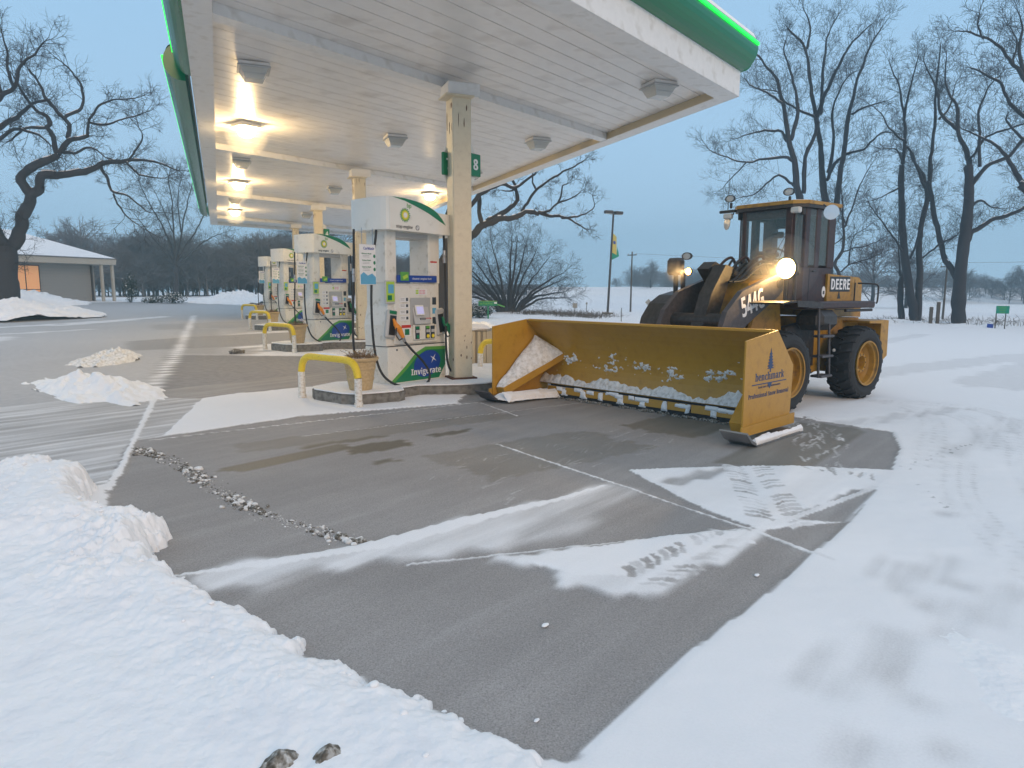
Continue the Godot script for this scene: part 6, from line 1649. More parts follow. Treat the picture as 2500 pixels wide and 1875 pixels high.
func mound_mesh(size: Vector3, sd: float, lumpy: float, n: int) -> ArrayMesh:
	var b := B.new()
	var hs := PackedFloat32Array(); hs.resize((n + 1) * (n + 1))
	for z in n + 1:
		for x in n + 1:
			var u := x * 2.0 / n - 1.0; var v := z * 2.0 / n - 1.0
			var wob := 0.35 * noise.get_noise_3d(u * 4.0, v * 4.0, sd)
			var r := sqrt(u * u + v * v) * (1.0 + wob)
			var h := pow(clampf(1.0 - r, 0, 1), 0.7)
			h *= 1.0 + lumpy * (noise.get_noise_3d(u * size.x * 2.6, v * size.z * 2.6, sd + 5.0) + 0.7 * fine.get_noise_3d(u * size.x * 1.5, v * size.z * 1.5, sd))
			hs[z * (n + 1) + x] = h * size.y - 0.02
	for z in n + 1:
		for x in n + 1:
			b.v.append(Vector3((x * 2.0 / n - 1.0) * size.x, hs[z * (n + 1) + x], (z * 2.0 / n - 1.0) * size.z))
			var dx := (hs[z * (n + 1) + mini(x + 1, n)] - hs[z * (n + 1) + maxi(x - 1, 0)]) / (size.x * 4.0 / n)
			var dz := (hs[mini(z + 1, n) * (n + 1) + x] - hs[maxi(z - 1, 0) * (n + 1) + x]) / (size.z * 4.0 / n)
			b.n.append(Vector3(-dx, 1, -dz).normalized())
	for z in n:
		for x in n:
			var a := z * (n + 1) + x
			if maxf(maxf(hs[a], hs[a + 1]), maxf(hs[a + n + 1], hs[a + n + 2])) <= -0.0199: continue
			b.i.append_array(PackedInt32Array([a, a + 1, a + n + 1, a + 1, a + n + 2, a + n + 1]))
	return b.done()

func make_snow_piles():
	# the windrow the plow pushed up at the lower left
	var foot := [Vector2(1.75, -8.9), Vector2(2.35, -8.1), Vector2(2.55, -7.3), Vector2(2.2, -6.5), Vector2(2.12, -5.9), Vector2(2.42, -5.45), Vector2(2.05, -5.0), Vector2(2.0, -4.4), Vector2(2.02, -3.6), Vector2(2.02, -2.8), Vector2(2.1, -2.2), Vector2(2.12, -1.7), Vector2(2.06, -1.35), Vector2(1.7, -1.0)]
	var x0 := -0.6; var x1 := 2.75; var z0 := -9.0; var z1 := -0.9
	var nx := 260; var nz := 620
	var b := B.new()
	var hs := PackedFloat32Array(); hs.resize((nx + 1) * (nz + 1))
	for z in nz + 1:
		var wz := lerpf(z0, z1, float(z) / nz)
		var fx := -1.0
		for k in foot.size() - 1:
			if wz >= foot[k].y and wz <= foot[k + 1].y: fx = lerpf(foot[k].x, foot[k + 1].x, (wz - foot[k].y) / (foot[k + 1].y - foot[k].y))
		var amp := lerpf(0.12, 0.36, smoothstep(-3.2, -6.4, wz)) * smoothstep(-8.95, -7.6, wz)
		amp *= smoothstep(-0.95, -1.6, wz) * 0.6 + 0.4
		for x in nx + 1:
			var wx := lerpf(x0, x1, float(x) / nx)
			var jag := 0.10 * noise.get_noise_2d(wx * 5.0, wz * 7.0) + 0.06 * fine.get_noise_2d(wx * 3.0, wz * 4.0)
			var s := fx + jag - wx
			var h := -0.05
			if s > 0.0:
				var rise := 1.0 - exp(-s / 0.10)
				var wide := 0.45 + 0.55 * smoothstep(-4.0, -6.5, wz)
				var fall := 0.28 + 0.72 * exp(-pow(s / (0.8 * wide + 0.25), 2.0))
				var lump := noise.get_noise_3d(wx * 4.5, wz * 4.5, 2.0) * 0.55 + fine.get_noise_3d(wx * 2.2, wz * 2.2, 2.0) * 0.42 + fine.get_noise_3d(wx * 6.0, wz * 6.0, 8.0) * 0.22
				var patchy := clampf(0.55 + 1.1 * noise.get_noise_2d(wx * 1.3 + 40.0, wz * 1.3), 0.15, 1.2)
				var rough := exp(-pow(s / (0.42 + 0.35 * wide), 2.0)) * patchy + 0.10
				h = amp * rise * fall * (1.0 + 0.62 * lump * rough) + 0.02 + 0.018 * rough * rise * fine.get_noise_3d(wx * 8.0, wz * 8.0, 4.0)
			hs[z * (nx + 1) + x] = h
	for z in nz + 1:
		for x in nx + 1:
			b.v.append(Vector3(lerpf(x0, x1, float(x) / nx), hs[z * (nx + 1) + x], lerpf(z0, z1, float(z) / nz)))
			var dx := (hs[z * (nx + 1) + mini(x + 1, nx)] - hs[z * (nx + 1) + maxi(x - 1, 0)]) / (2.0 * (x1 - x0) / nx)
			var dz := (hs[mini(z + 1, nz) * (nx + 1) + x] - hs[maxi(z - 1, 0) * (nx + 1) + x]) / (2.0 * (z1 - z0) / nz)
			b.n.append(Vector3(-dx, 1, -dz).normalized())
	for z in nz:
		for x in nx:
			var a := z * (nx + 1) + x
			if maxf(maxf(hs[a], hs[a + 1]), maxf(hs[a + nx + 1], hs[a + nx + 2])) < -0.04: continue
			b.i.append_array(PackedInt32Array([a, a + 1, a + nx + 1, a + 1, a + nx + 2, a + nx + 1]))
	var wr := thing("snow_windrow", "long lumpy bank of plowed snow along the lower left", "snow pile")
	obj("bank", b.done(), M.snow, wr)
	var cl := B.new()                    # clods that broke off along its foot and crown
	for k in 50:
		var j := rng.randi_range(1, foot.size() - 3)
		var p: Vector2 = foot[j].lerp(foot[j + 1], rng.randf())
		var off := rng.randf_range(-0.5, 0.10)
		var r := rng.randf_range(0.005, 0.017) * (1.0 if off < 0.05 else 0.7)
		var ix := clampi(int((p.x + off - x0) / (x1 - x0) * nx), 0, nx); var iz := clampi(int((p.y - z0) / (z1 - z0) * nz), 0, nz)
		cl.blob(Vector3(p.x + off, maxf(hs[iz * (nx + 1) + ix], 0.0) + r * 0.3, p.y), Vector3(r * 1.3, r * 0.75, r), fine, 1.3, 7, 11)
	obj("clods", cl.done(), M.snow, wr); stuff(wr.get_node("clods"))
	for q in [[1.40, -2.33, 0.10, 0.075, 4.0], [1.55, -2.20, 0.085, 0.07, 4.6]]:
		var ix := clampi(int((q[0] - x0) / (x1 - x0) * nx), 0, nx); var iz := clampi(int((q[1] - z0) / (z1 - z0) * nz), 0, nz)
		var o := obj("dirty_clod", mound_mesh(Vector3(q[2], q[3], q[2] * 0.8), q[4], 0.9, 40), M.grimy_ice if q[2] < 0.15 else M.dirty_snow, wr)
		o.position = Vector3(q[0], maxf(hs[iz * (nx + 1) + ix], 0) - 0.012, q[1])
	# other heaps
	mound("snow_heap", "tongue of clean plowed snow lying on the lane left of the hoops", Vector3(5.25, 0.04, -14.6), Vector3(0.85, 0.24, 2.6), -0.06, 3.0, M.snow, 0.9, 90, "heaps of plowed snow")
	mound("snow_heap", "low heap with dark grit, beyond the tongue of plowed snow", Vector3(7.6, 0.07, -20.0), Vector3(0.75, 0.30, 1.9), -0.6, 8.0, M.dirty_snow, 0.9, 70, "heaps of plowed snow")
	mound("snow_heap", "far white snow bank beyond the last hoop", Vector3(31.0, 0.75, -54.5), Vector3(4.6, 1.0, 3.0), 0.2, 12.0, M.snow, 0.4, 50, "far snow banks")
	mound("snow_heap", "snow bank at the foot of the great oak at the left edge", Vector3(12.0, 0.45, -42.6), Vector3(4.6, 0.95, 2.2), 0.3, 41.0, M.snow, 0.3, 50, "far snow banks")
	mound("snow_heap", "far snow bank below the lit window of the left building", Vector3(14.2, 0.75, -54.0), Vector3(6.0, 1.35, 2.4), 0.3, 15.0, M.snow, 0.3, 50, "far snow banks")
	mound("snow_heap", "smooth snow bank at the foot of the clumped elm", Vector3(45.6, -0.1, -8.3), Vector3(2.6, 0.42, 3.4), 0.1, 18.0, M.snow, 0.2, 50, "snow banks under the right-hand trees")
	mound("snow_heap", "smooth snow bank at the foot of the thick elm", Vector3(43.8, -0.1, -4.6), Vector3(2.4, 0.30, 2.6), 0.1, 22.0, M.snow, 0.2, 50, "snow banks under the right-hand trees")
	mound("snow_heap", "bumpy snow bank behind the waste bin and column", Vector3(22.0, 0.05, -19.5), Vector3(2.2, 0.5, 2.0), 0.1, 26.0, M.snow, 0.6, 50)
	mound("snow_heap", "low clean pad of snow at the lower right edge", Vector3(4.12, 0.022, -0.16), Vector3(0.62, 0.035, 0.36), 0.35, 31.0, M.snow, 0.25, 60)
	# ridge of grit and slush left by the edge of the pusher
	var rd := thing("slush_ridge", "thin ridge of gritty slush across the bare concrete", "snow pile")
	var g := B.new(); var g2 := B.new()
	for k in 1300:
		var u := rng.randf()
		var p := Vector2(3.55, -8.95).lerp(Vector2(3.19, -4.15), u) + Vector2(0.10 * sin(u * 7.0) + rng.randfn() * (0.04 + 0.02 * (1 - u)), 0)
		var r := (0.005 + 0.017 * pow(rng.randf(), 3.0)) * (0.8 + 0.4 * sin(u * 21.0))
		(g if rng.randf() < lerpf(0.85, 0.35, u) else g2).blob(Vector3(p.x, r * 0.35, p.y), Vector3(r * 1.2, r * 0.8, r * 1.5), fine, 1.2, 4, 6)
	obj("grit", g.done(), M.grimy_ice, rd); obj("slush", g2.done(), M.dirty_snow, rd)
	stuff(rd.get_node("grit")); stuff(rd.get_node("slush"))
	# odd bits lying about
	var bit := B.new(); bit.blob(Vector3(0, 0.05, 0), Vector3(0.2, 0.08, 0.12), fine, 0.9, 7, 11); bit.blob(Vector3(0.17, 0.03, 0.05), Vector3(0.12, 0.06, 0.09), fine, 0.9, 6, 9)
	var d1 := thing("ice_clump", "dark clump of frozen grime on the snow left of the second hoop", "ice clump", Vector3(10.68, 0.08, -19.1)); obj("clump", bit.done(), M.grimy_ice, d1)
	var wb := B.new(); wb.blob(Vector3(0, 0.012, 0), Vector3(0.022, 0.006, 0.013), fine, 2.2, 8, 12)
	var crumb := thing("snow_crumb", "small white crumb of snow on bare concrete, largest of the loose ones", "snow crumb", Vector3(3.1, 0.0, -2.25), 0.0, "loose crumbs of snow on the concrete"); obj("crumb", wb.done(), M.snow, crumb)
	for q in [[5.9, -1.72, 1.1, "crumb of snow near the slab joint crossing at the right"], [4.6, -1.55, 0.9, "crumb of snow near the right edge of the bare concrete"], [2.35, -1.75, 0.6, "crumb of snow in the near tip of the bare concrete"]]:
		var c := dup(crumb, "snow_crumb", Vector3(q[0], 0.0, q[1]), q[3]); c.scale = Vector3.ONE * q[2]
const GROUND_SHAPES := {
	"P0": [3.70, -9.31, 6.20, -9.12, 9.11, -7.85, 10.96, -3.37, 10.63, -1.83, 9.58, -1.56, 8.32, -1.42, 7.58, -1.41, 6.23, -1.33, 5.18, -1.37, 4.22, -1.40, 3.30, -1.47, 2.85, -1.48, 2.22, -1.46, 2.11, -1.64, 2.09, -2.17, 2.02, -2.82, 2.00, -3.68, 2.04, -4.62, 2.10, -5.81, 2.62, -7.20],
	"S1": [6.51, -3.64, 7.27, -2.95, 7.80, -2.37, 8.32, -1.42, 8.28, -1.28, 7.71, -1.39, 6.22, -1.34, 5.51, -1.86, 5.80, -2.54],
	"B1": [7.38, -1.37, 6.20, -1.35, 5.99, -1.65, 6.04, -1.80, 6.55, -1.63, 7.24, -1.59],
	"S2": [3.21, -4.09, 3.75, -4.00, 4.33, -3.88, 5.28, -3.59, 5.92, -3.46, 4.92, -3.28, 4.23, -3.21, 3.88, -3.25, 3.54, -3.37, 2.78, -3.94, 2.18, -4.10, 2.10, -4.55, 2.49, -4.52, 2.81, -4.26],
	"S3": [3.60, -3.24, 4.22, -2.76, 4.86, -2.36, 5.49, -1.87, 5.38, -1.81, 4.50, -1.86, 4.06, -1.86, 3.80, -1.96, 3.67, -2.23, 3.63, -2.45, 3.78, -2.75, 3.71, -3.03],
	"S4": [4.19, -9.39, 6.02, -11.94, 6.80, -11.95, 8.00, -11.77, 9.63, -10.98, 10.95, -9.44, 9.24, -7.86, 7.91, -8.46, 6.09, -8.95, 4.24, -9.19],
	"L2": [5.55, -12.68, 6.91, -15.30, 9.27, -19.84, 10.02, -18.88, 12.00, -16.46, 14.21, -13.45, 11.34, -12.42, 8.31, -11.43, 6.82, -12.00, 6.02, -11.94],
	"L3": [14.97, -30.50, 15.95, -29.60, 10.29, -19.17, 9.44, -20.04],
	"J1": [2.58, -7.20, 3.17, -8.25, 3.74, -9.35, 5.28, -12.31, 9.27, -19.65, 20.36, -40.93, 20.54, -40.85, 9.38, -19.53, 5.35, -12.24, 3.78, -9.29, 3.22, -8.19, 2.64, -7.12],
}
func limbs_old_oak() -> Array:
	return [[0.00, 0.00, 0.00, 0.828, 0.08, 1.56, 0.02, 0.751, 0.23, 3.10, 0.06, 0.675],
		[0.23, 3.00, 0.06, 0.491, 0.68, 3.37, 0.44, 0.465, 0.90, 4.13, 0.81, 0.434, 1.04, 5.02, 1.19, 0.400, 1.22, 5.81, 1.55, 0.368],
		[0.19, 3.10, 0.05, 0.429, 0.07, 3.59, 0.19, 0.409, -0.39, 4.54, 0.43, 0.365, -0.63, 5.95, 0.86, 0.307],
		[1.22, 5.81, 1.55, 0.337, 0.94, 6.37, 1.60, 0.317, 0.91, 6.80, 1.68, 0.304, 1.62, 7.39, 2.10, 0.274, 2.32, 7.89, 2.53, 0.245],
		[2.32, 7.89, 2.53, 0.215, 2.97, 8.66, 2.41, 0.170, 3.86, 9.02, 2.38, 0.123],
		[2.32, 7.89, 2.53, 0.184, 2.28, 8.66, 2.28, 0.164, 2.10, 9.26, 2.01, 0.146, 2.16, 9.68, 1.91, 0.135, 1.63, 10.44, 1.39, 0.105, 1.14, 11.80, 0.74, 0.061],
		[2.97, 8.66, 2.41, 0.169, 2.98, 9.34, 2.54, 0.152, 2.73, 9.74, 2.54, 0.138, 2.24, 10.28, 2.52, 0.117, 2.00, 10.71, 2.54, 0.102, 1.77, 11.22, 2.58, 0.086, 1.30, 11.86, 2.59, 0.061],
		[2.73, 9.74, 2.54, 0.123, 3.42, 10.33, 3.07, 0.101, 3.40, 11.26, 3.33, 0.080, 2.96, 11.92, 3.43, 0.061, 2.53, 12.28, 3.46, 0.046],
		[3.86, 9.02, 2.38, 0.110, 3.81, 9.68, 2.64, 0.096, 4.16, 10.57, 3.19, 0.076, 4.66, 10.84, 3.69, 0.061, 5.52, 11.03, 4.53, 0.037],
		[3.90, 9.74, 2.68, 0.092, 4.64, 9.76, 2.79, 0.075, 5.50, 10.16, 2.95, 0.056, 6.63, 10.71, 3.19, 0.031],
		[1.22, 5.81, 1.55, 0.337, 1.54, 6.13, 1.75, 0.320, 1.75, 6.78, 1.96, 0.295, 2.56, 6.94, 2.44, 0.258, 3.57, 7.17, 3.06, 0.212, 4.21, 7.56, 3.49, 0.181, 5.17, 7.84, 4.13, 0.138],
		[5.17, 7.84, 4.13, 0.123, 6.39, 7.83, 4.40, 0.079, 7.54, 7.54, 4.68, 0.037],
		[5.17, 7.84, 4.13, 0.092, 5.44, 8.39, 4.53, 0.070, 5.63, 8.98, 4.89, 0.048, 5.40, 9.42, 5.02, 0.031],
		[4.03, 7.39, 3.42, 0.123, 4.20, 6.78, 3.64, 0.106, 4.43, 6.07, 3.91, 0.085, 4.96, 5.79, 4.30, 0.066, 5.60, 5.09, 4.83, 0.037],
		[5.07, 7.67, 4.09, 0.092, 5.43, 7.05, 4.59, 0.068, 6.33, 6.87, 5.55, 0.031],
		[2.60, 7.99, 2.54, 0.123, 2.96, 8.05, 2.86, 0.102, 3.54, 8.33, 3.39, 0.069, 4.05, 7.84, 3.96, 0.031],
		[-0.63, 5.95, 0.86, 0.307, -0.12, 8.00, 0.51, 0.229, 0.52, 9.25, 0.37, 0.180, 1.26, 9.84, 0.37, 0.145, 1.94, 10.58, 0.35, 0.109, 2.70, 11.03, 0.39, 0.077],
		[-0.12, 8.00, 0.51, 0.245, -0.12, 9.83, 1.10, 0.185, 0.33, 10.48, 1.48, 0.158, 0.84, 10.99, 1.89, 0.132, 1.06, 11.96, 2.28, 0.099, 1.50, 12.46, 2.65, 0.075, 1.90, 13.23, 3.07, 0.046],
		[0.84, 10.99, 1.89, 0.123, 0.54, 11.70, 1.99, 0.096, 0.55, 12.59, 2.20, 0.067, 0.33, 13.41, 2.36, 0.037],
		[-0.11, 8.10, 0.51, 0.153, 0.75, 9.01, 1.35, 0.109, 1.49, 8.85, 2.03, 0.076, 1.98, 8.27, 2.59, 0.046],
		[2.10, 9.26, 2.01, 0.123, 1.32, 9.19, 1.51, 0.086, 0.62, 8.45, 1.03, 0.046],
		[4.34, 5.96, 3.87, 0.077, 4.63, 5.38, 3.80, 0.062, 5.19, 4.71, 3.79, 0.042, 5.77, 4.22, 3.82, 0.025],
		[0.33, 10.48, 1.48, 0.153, 0.11, 11.65, 1.74, 0.109, 0.20, 12.97, 2.10, 0.061]]
func limbs_broken_oak() -> Array:
	return [[0.00, 0.00, 0.00, 0.624, 0.10, 1.94, 0.10, 0.523, 0.30, 3.34, 0.31, 0.448, 0.62, 3.95, 0.64, 0.408],
		[0.62, 3.95, 0.64, 0.312, 0.93, 4.39, 1.19, 0.282, 1.25, 4.95, 1.81, 0.247, 1.61, 5.24, 2.46, 0.216, 1.98, 5.44, 3.16, 0.183, 2.34, 5.59, 3.86, 0.152, 2.56, 5.58, 4.31, 0.132],
		[2.56, 5.58, 4.31, 0.120, 2.87, 5.42, 4.63, 0.104, 3.20, 5.37, 5.00, 0.087, 3.57, 5.27, 5.42, 0.068, 3.83, 5.06, 5.71, 0.052, 4.10, 4.81, 6.02, 0.036],
		[1.29, 4.92, 1.85, 0.204, 1.78, 5.38, 2.17, 0.180, 2.40, 5.84, 2.60, 0.152, 2.74, 6.19, 2.84, 0.135, 2.82, 6.53, 2.81, 0.123, 2.82, 7.04, 2.62, 0.106, 2.80, 7.32, 2.49, 0.096],
		[1.24, 5.09, 1.79, 0.156, 1.28, 5.81, 1.61, 0.150, 1.40, 6.48, 1.53, 0.144],
		[-0.07, 5.52, 1.75, 0.168, 0.33, 5.97, 1.98, 0.154, 0.68, 6.41, 2.18, 0.141, 0.91, 6.63, 2.34, 0.133, 1.50, 6.87, 2.77, 0.116, 1.98, 6.87, 3.16, 0.103, 2.38, 7.07, 3.47, 0.091, 2.78, 7.41, 3.78, 0.078, 2.89, 7.63, 3.84, 0.072],
		[2.76, 6.80, 2.74, 0.072, 2.47, 6.74, 2.47, 0.053, 2.22, 6.81, 2.24, 0.036],
		[2.56, 5.58, 4.31, 0.084, 2.77, 5.67, 4.84, 0.071, 2.88, 5.97, 5.22, 0.059, 3.07, 6.16, 5.74, 0.045, 3.24, 6.49, 6.33, 0.029],
		[3.35, 5.32, 5.16, 0.084, 3.94, 5.39, 5.69, 0.063, 4.27, 5.56, 6.00, 0.051, 4.61, 5.89, 6.29, 0.036, 4.66, 6.34, 6.16, 0.024],
		[2.23, 5.66, 3.52, 0.108, 2.38, 6.28, 3.96, 0.094, 2.48, 6.59, 4.23, 0.087, 2.66, 7.04, 4.70, 0.075, 2.88, 7.34, 5.20, 0.064, 3.17, 7.67, 5.91, 0.049, 3.37, 7.90, 6.41, 0.038],
		[2.48, 6.59, 4.23, 0.072, 2.43, 6.97, 4.05, 0.061, 2.50, 7.46, 4.00, 0.048],
		[2.88, 5.97, 5.22, 0.072, 2.92, 6.33, 5.39, 0.059, 2.88, 6.74, 5.47, 0.045, 2.99, 6.83, 5.72, 0.036],
		[0.30, 3.34, 0.31, 0.288, -0.00, 5.23, 0.56, 0.221, 0.14, 6.55, 1.13, 0.169, 0.16, 7.83, 1.57, 0.120]]
func limbs_spreading_tree() -> Array:
	return [[-0.34, -0.00, -0.41, 0.160, -0.96, 0.78, -1.14, 0.122, -1.79, 1.26, -2.07, 0.082, -2.93, 1.43, -3.28, 0.031],
		[-0.30, -0.00, -0.36, 0.183, -0.78, 1.00, -1.30, 0.137, -1.45, 1.72, -2.44, 0.089, -2.41, 2.25, -3.92, 0.031],
		[-0.26, -0.00, -0.31, 0.179, -1.18, 1.10, -0.65, 0.132, -2.25, 1.93, -1.14, 0.086, -3.63, 2.63, -1.79, 0.031],
		[-0.21, -0.00, -0.26, 0.170, -0.38, 1.36, -1.35, 0.126, -0.73, 2.52, -2.60, 0.083, -1.31, 3.72, -4.20, 0.031],
		[-0.17, -0.00, -0.21, 0.223, -0.38, 1.34, -1.03, 0.161, -0.73, 2.48, -2.00, 0.102, -1.28, 3.70, -3.23, 0.031],
		[-0.13, -0.00, -0.16, 0.170, -0.24, 1.48, -0.90, 0.125, -0.49, 2.80, -1.76, 0.082, -0.87, 4.32, -2.86, 0.031],
		[-0.09, -0.00, -0.10, 0.200, -0.57, 1.48, -0.28, 0.145, -1.12, 2.83, -0.55, 0.094, -1.82, 4.40, -0.91, 0.031],
		[-0.04, -0.00, -0.05, 0.165, -0.62, 1.74, 0.01, 0.123, -1.24, 3.36, 0.02, 0.083, -2.02, 5.35, 0.02, 0.031],
		[0.00, 0.00, 0.00, 0.201, 0.50, 1.79, -0.31, 0.150, 1.01, 3.59, -0.61, 0.099, 1.68, 6.00, -0.99, 0.031],
		[0.04, 0.00, 0.05, 0.201, -0.07, 1.69, 0.35, 0.149, -0.16, 3.31, 0.66, 0.098, -0.27, 5.37, 1.08, 0.031],
		[0.09, 0.00, 0.10, 0.219, 0.60, 1.64, 0.08, 0.160, 1.16, 3.22, 0.12, 0.103, 1.87, 5.23, 0.20, 0.031],
		[0.13, 0.00, 0.16, 0.168, 0.65, 1.61, 0.38, 0.125, 1.22, 3.11, 0.71, 0.083, 1.97, 4.91, 1.18, 0.031],
		[0.17, 0.00, 0.21, 0.151, 0.97, 1.44, 0.47, 0.113, 1.87, 2.72, 0.89, 0.075, 3.00, 4.16, 1.52, 0.031],
		[0.21, 0.00, 0.26, 0.208, 0.44, 1.22, 1.31, 0.153, 0.79, 2.17, 2.54, 0.097, 1.24, 3.02, 4.13, 0.031],
		[0.25, 0.00, 0.31, 0.224, 1.06, 1.02, 0.77, 0.164, 2.00, 1.79, 1.43, 0.103, 3.21, 2.43, 2.39, 0.031],
		[0.30, 0.00, 0.37, 0.216, 1.18, 0.83, 0.85, 0.161, 2.26, 1.37, 1.57, 0.103, 3.64, 1.64, 2.60, 0.031],
		[0.34, 0.00, 0.42, 0.171, 1.23, 0.72, 0.96, 0.131, 2.34, 1.13, 1.74, 0.087, 3.76, 1.20, 2.86, 0.031]]
func limbs_pale_maple() -> Array:
	return [[0.00, 0.00, 0.00, 0.312, 0.16, 3.13, 0.08, 0.260],
		[0.16, 3.13, 0.08, 0.156, -0.01, 5.88, -0.85, 0.121, -0.47, 7.83, -1.71, 0.095, -1.07, 9.76, -2.65, 0.067, -1.38, 11.71, -3.41, 0.042],
		[0.16, 3.13, 0.08, 0.156, -0.15, 6.18, 0.74, 0.116, -0.47, 9.13, 1.40, 0.077, -0.92, 11.62, 1.90, 0.042],
		[0.20, 3.33, 0.10, 0.156, 1.15, 6.89, -0.25, 0.113, 2.27, 10.32, -0.47, 0.071, 3.10, 12.77, -0.60, 0.042],
		[0.26, 3.53, 0.12, 0.156, 1.67, 5.74, 0.17, 0.114, 2.99, 7.78, 0.25, 0.077, 3.96, 9.85, 0.21, 0.042],
		[0.16, 3.13, 0.08, 0.130, -0.55, 4.68, -0.70, 0.101, -1.41, 6.21, -1.56, 0.070, -2.24, 7.92, -2.43, 0.036],
		[0.25, 3.33, 0.12, 0.130, 1.97, 4.76, 0.27, 0.094, 3.60, 6.03, 0.48, 0.061, 4.99, 6.70, 0.75, 0.036],
		[-0.15, 6.18, 0.74, 0.104, -0.70, 8.85, -0.20, 0.062, -1.20, 10.74, -0.93, 0.031],
		[1.05, 6.50, -0.30, 0.104, 0.52, 9.67, 0.61, 0.061, 0.62, 11.86, 1.49, 0.031]]
func limbs_twin_ash() -> Array:
	return [[-0.01, -0.00, -0.05, 0.416, -0.12, 5.31, -0.41, 0.317, -0.19, 7.96, -0.64, 0.267, -0.26, 8.85, -0.86, 0.250, -0.37, 10.71, -1.22, 0.214, -0.46, 11.79, -1.49, 0.193, -0.63, 14.12, -2.00, 0.147, -0.80, 15.88, -2.52, 0.112, -1.01, 16.89, -3.10, 0.090, -1.28, 17.72, -3.84, 0.069],
		[-0.45, 11.98, -1.46, 0.208, 0.09, 13.76, -1.24, 0.166, 0.36, 15.20, -1.49, 0.134, 0.49, 16.25, -1.88, 0.111, 0.69, 18.07, -2.64, 0.070, 0.89, 18.89, -2.64, 0.052],
		[-0.40, 10.62, -1.30, 0.139, -0.82, 10.89, -2.06, 0.122, -1.88, 10.60, -3.88, 0.082, -2.67, 11.02, -5.14, 0.054, -3.23, 11.43, -5.98, 0.035],
		[-1.88, 10.60, -3.88, 0.069, -1.77, 9.64, -4.91, 0.044, -1.71, 9.01, -5.55, 0.028],
		[-0.50, 11.89, -1.63, 0.139, -0.52, 12.65, -2.25, 0.113, -0.75, 12.72, -3.79, 0.069, -0.94, 12.45, -4.95, 0.035],
		[-0.60, 14.21, -1.92, 0.121, -1.37, 15.06, -2.88, 0.082, -1.85, 15.35, -3.52, 0.059, -2.34, 15.91, -4.06, 0.035],
		[-0.34, 8.96, -1.13, 0.121, -0.45, 9.73, -2.12, 0.097, -0.55, 9.21, -2.96, 0.075, -0.61, 8.56, -3.63, 0.055, -0.80, 8.42, -4.60, 0.035],
		[-0.16, 8.44, -0.53, 0.208, 0.31, 10.83, -0.61, 0.183, 0.68, 12.21, -0.36, 0.167, 0.93, 13.19, -0.20, 0.156]]
func limbs_tall_ash() -> Array:
	return [[0.00, 0.00, 0.00, 0.396, -0.12, 6.37, -0.45, 0.294, -0.25, 9.89, -0.91, 0.236, -0.32, 11.79, -1.20, 0.204, -0.42, 13.77, -1.53, 0.171, -0.57, 15.77, -2.04, 0.137, -0.65, 17.54, -2.31, 0.108, -0.81, 18.85, -2.82, 0.085, -1.06, 19.81, -3.59, 0.065],
		[-0.42, 13.77, -1.53, 0.216, -0.59, 15.21, -1.04, 0.177, -0.75, 16.73, -0.25, 0.130, -0.89, 18.10, 0.61, 0.084, -0.95, 18.93, 1.71, 0.043],
		[-0.44, 13.93, -1.29, 0.180, 0.02, 15.79, -1.43, 0.144, 0.63, 18.19, -1.54, 0.099, 1.00, 19.54, -1.53, 0.072, 1.54, 20.84, -1.07, 0.043],
		[-0.67, 18.31, -2.35, 0.126, -0.90, 19.63, -2.17, 0.079, -1.30, 20.84, -2.60, 0.036],
		[-0.04, 7.36, -0.14, 0.288, -0.64, 9.72, 0.25, 0.242, -1.05, 11.26, 0.53, 0.211, -1.59, 13.20, 0.81, 0.171, -2.15, 15.19, 1.34, 0.127, -2.52, 16.52, 1.86, 0.094, -2.95, 17.97, 2.69, 0.054],
		[-1.55, 13.37, 0.97, 0.108, -1.73, 13.65, 1.87, 0.077, -1.97, 13.76, 3.11, 0.036],
		[-0.19, 9.48, -0.71, 0.180, -0.29, 10.77, -0.00, 0.144, -0.24, 11.27, 1.53, 0.102, -0.30, 12.16, 2.55, 0.065, -0.30, 12.00, 3.68, 0.036],
		[-0.24, 9.96, -0.63, 0.180, -0.56, 12.22, -0.30, 0.135, -0.90, 14.07, -0.33, 0.098, -1.06, 15.63, 0.26, 0.063, -1.07, 16.15, 0.95, 0.043],
		[-0.42, 13.68, -1.52, 0.126, -1.36, 14.50, -3.01, 0.088, -1.88, 15.38, -3.69, 0.064, -2.66, 15.71, -4.85, 0.036],
		[-0.08, 4.85, -0.32, 0.288, -0.48, 6.81, -0.04, 0.288, -0.63, 7.49, 0.02, 0.288]]
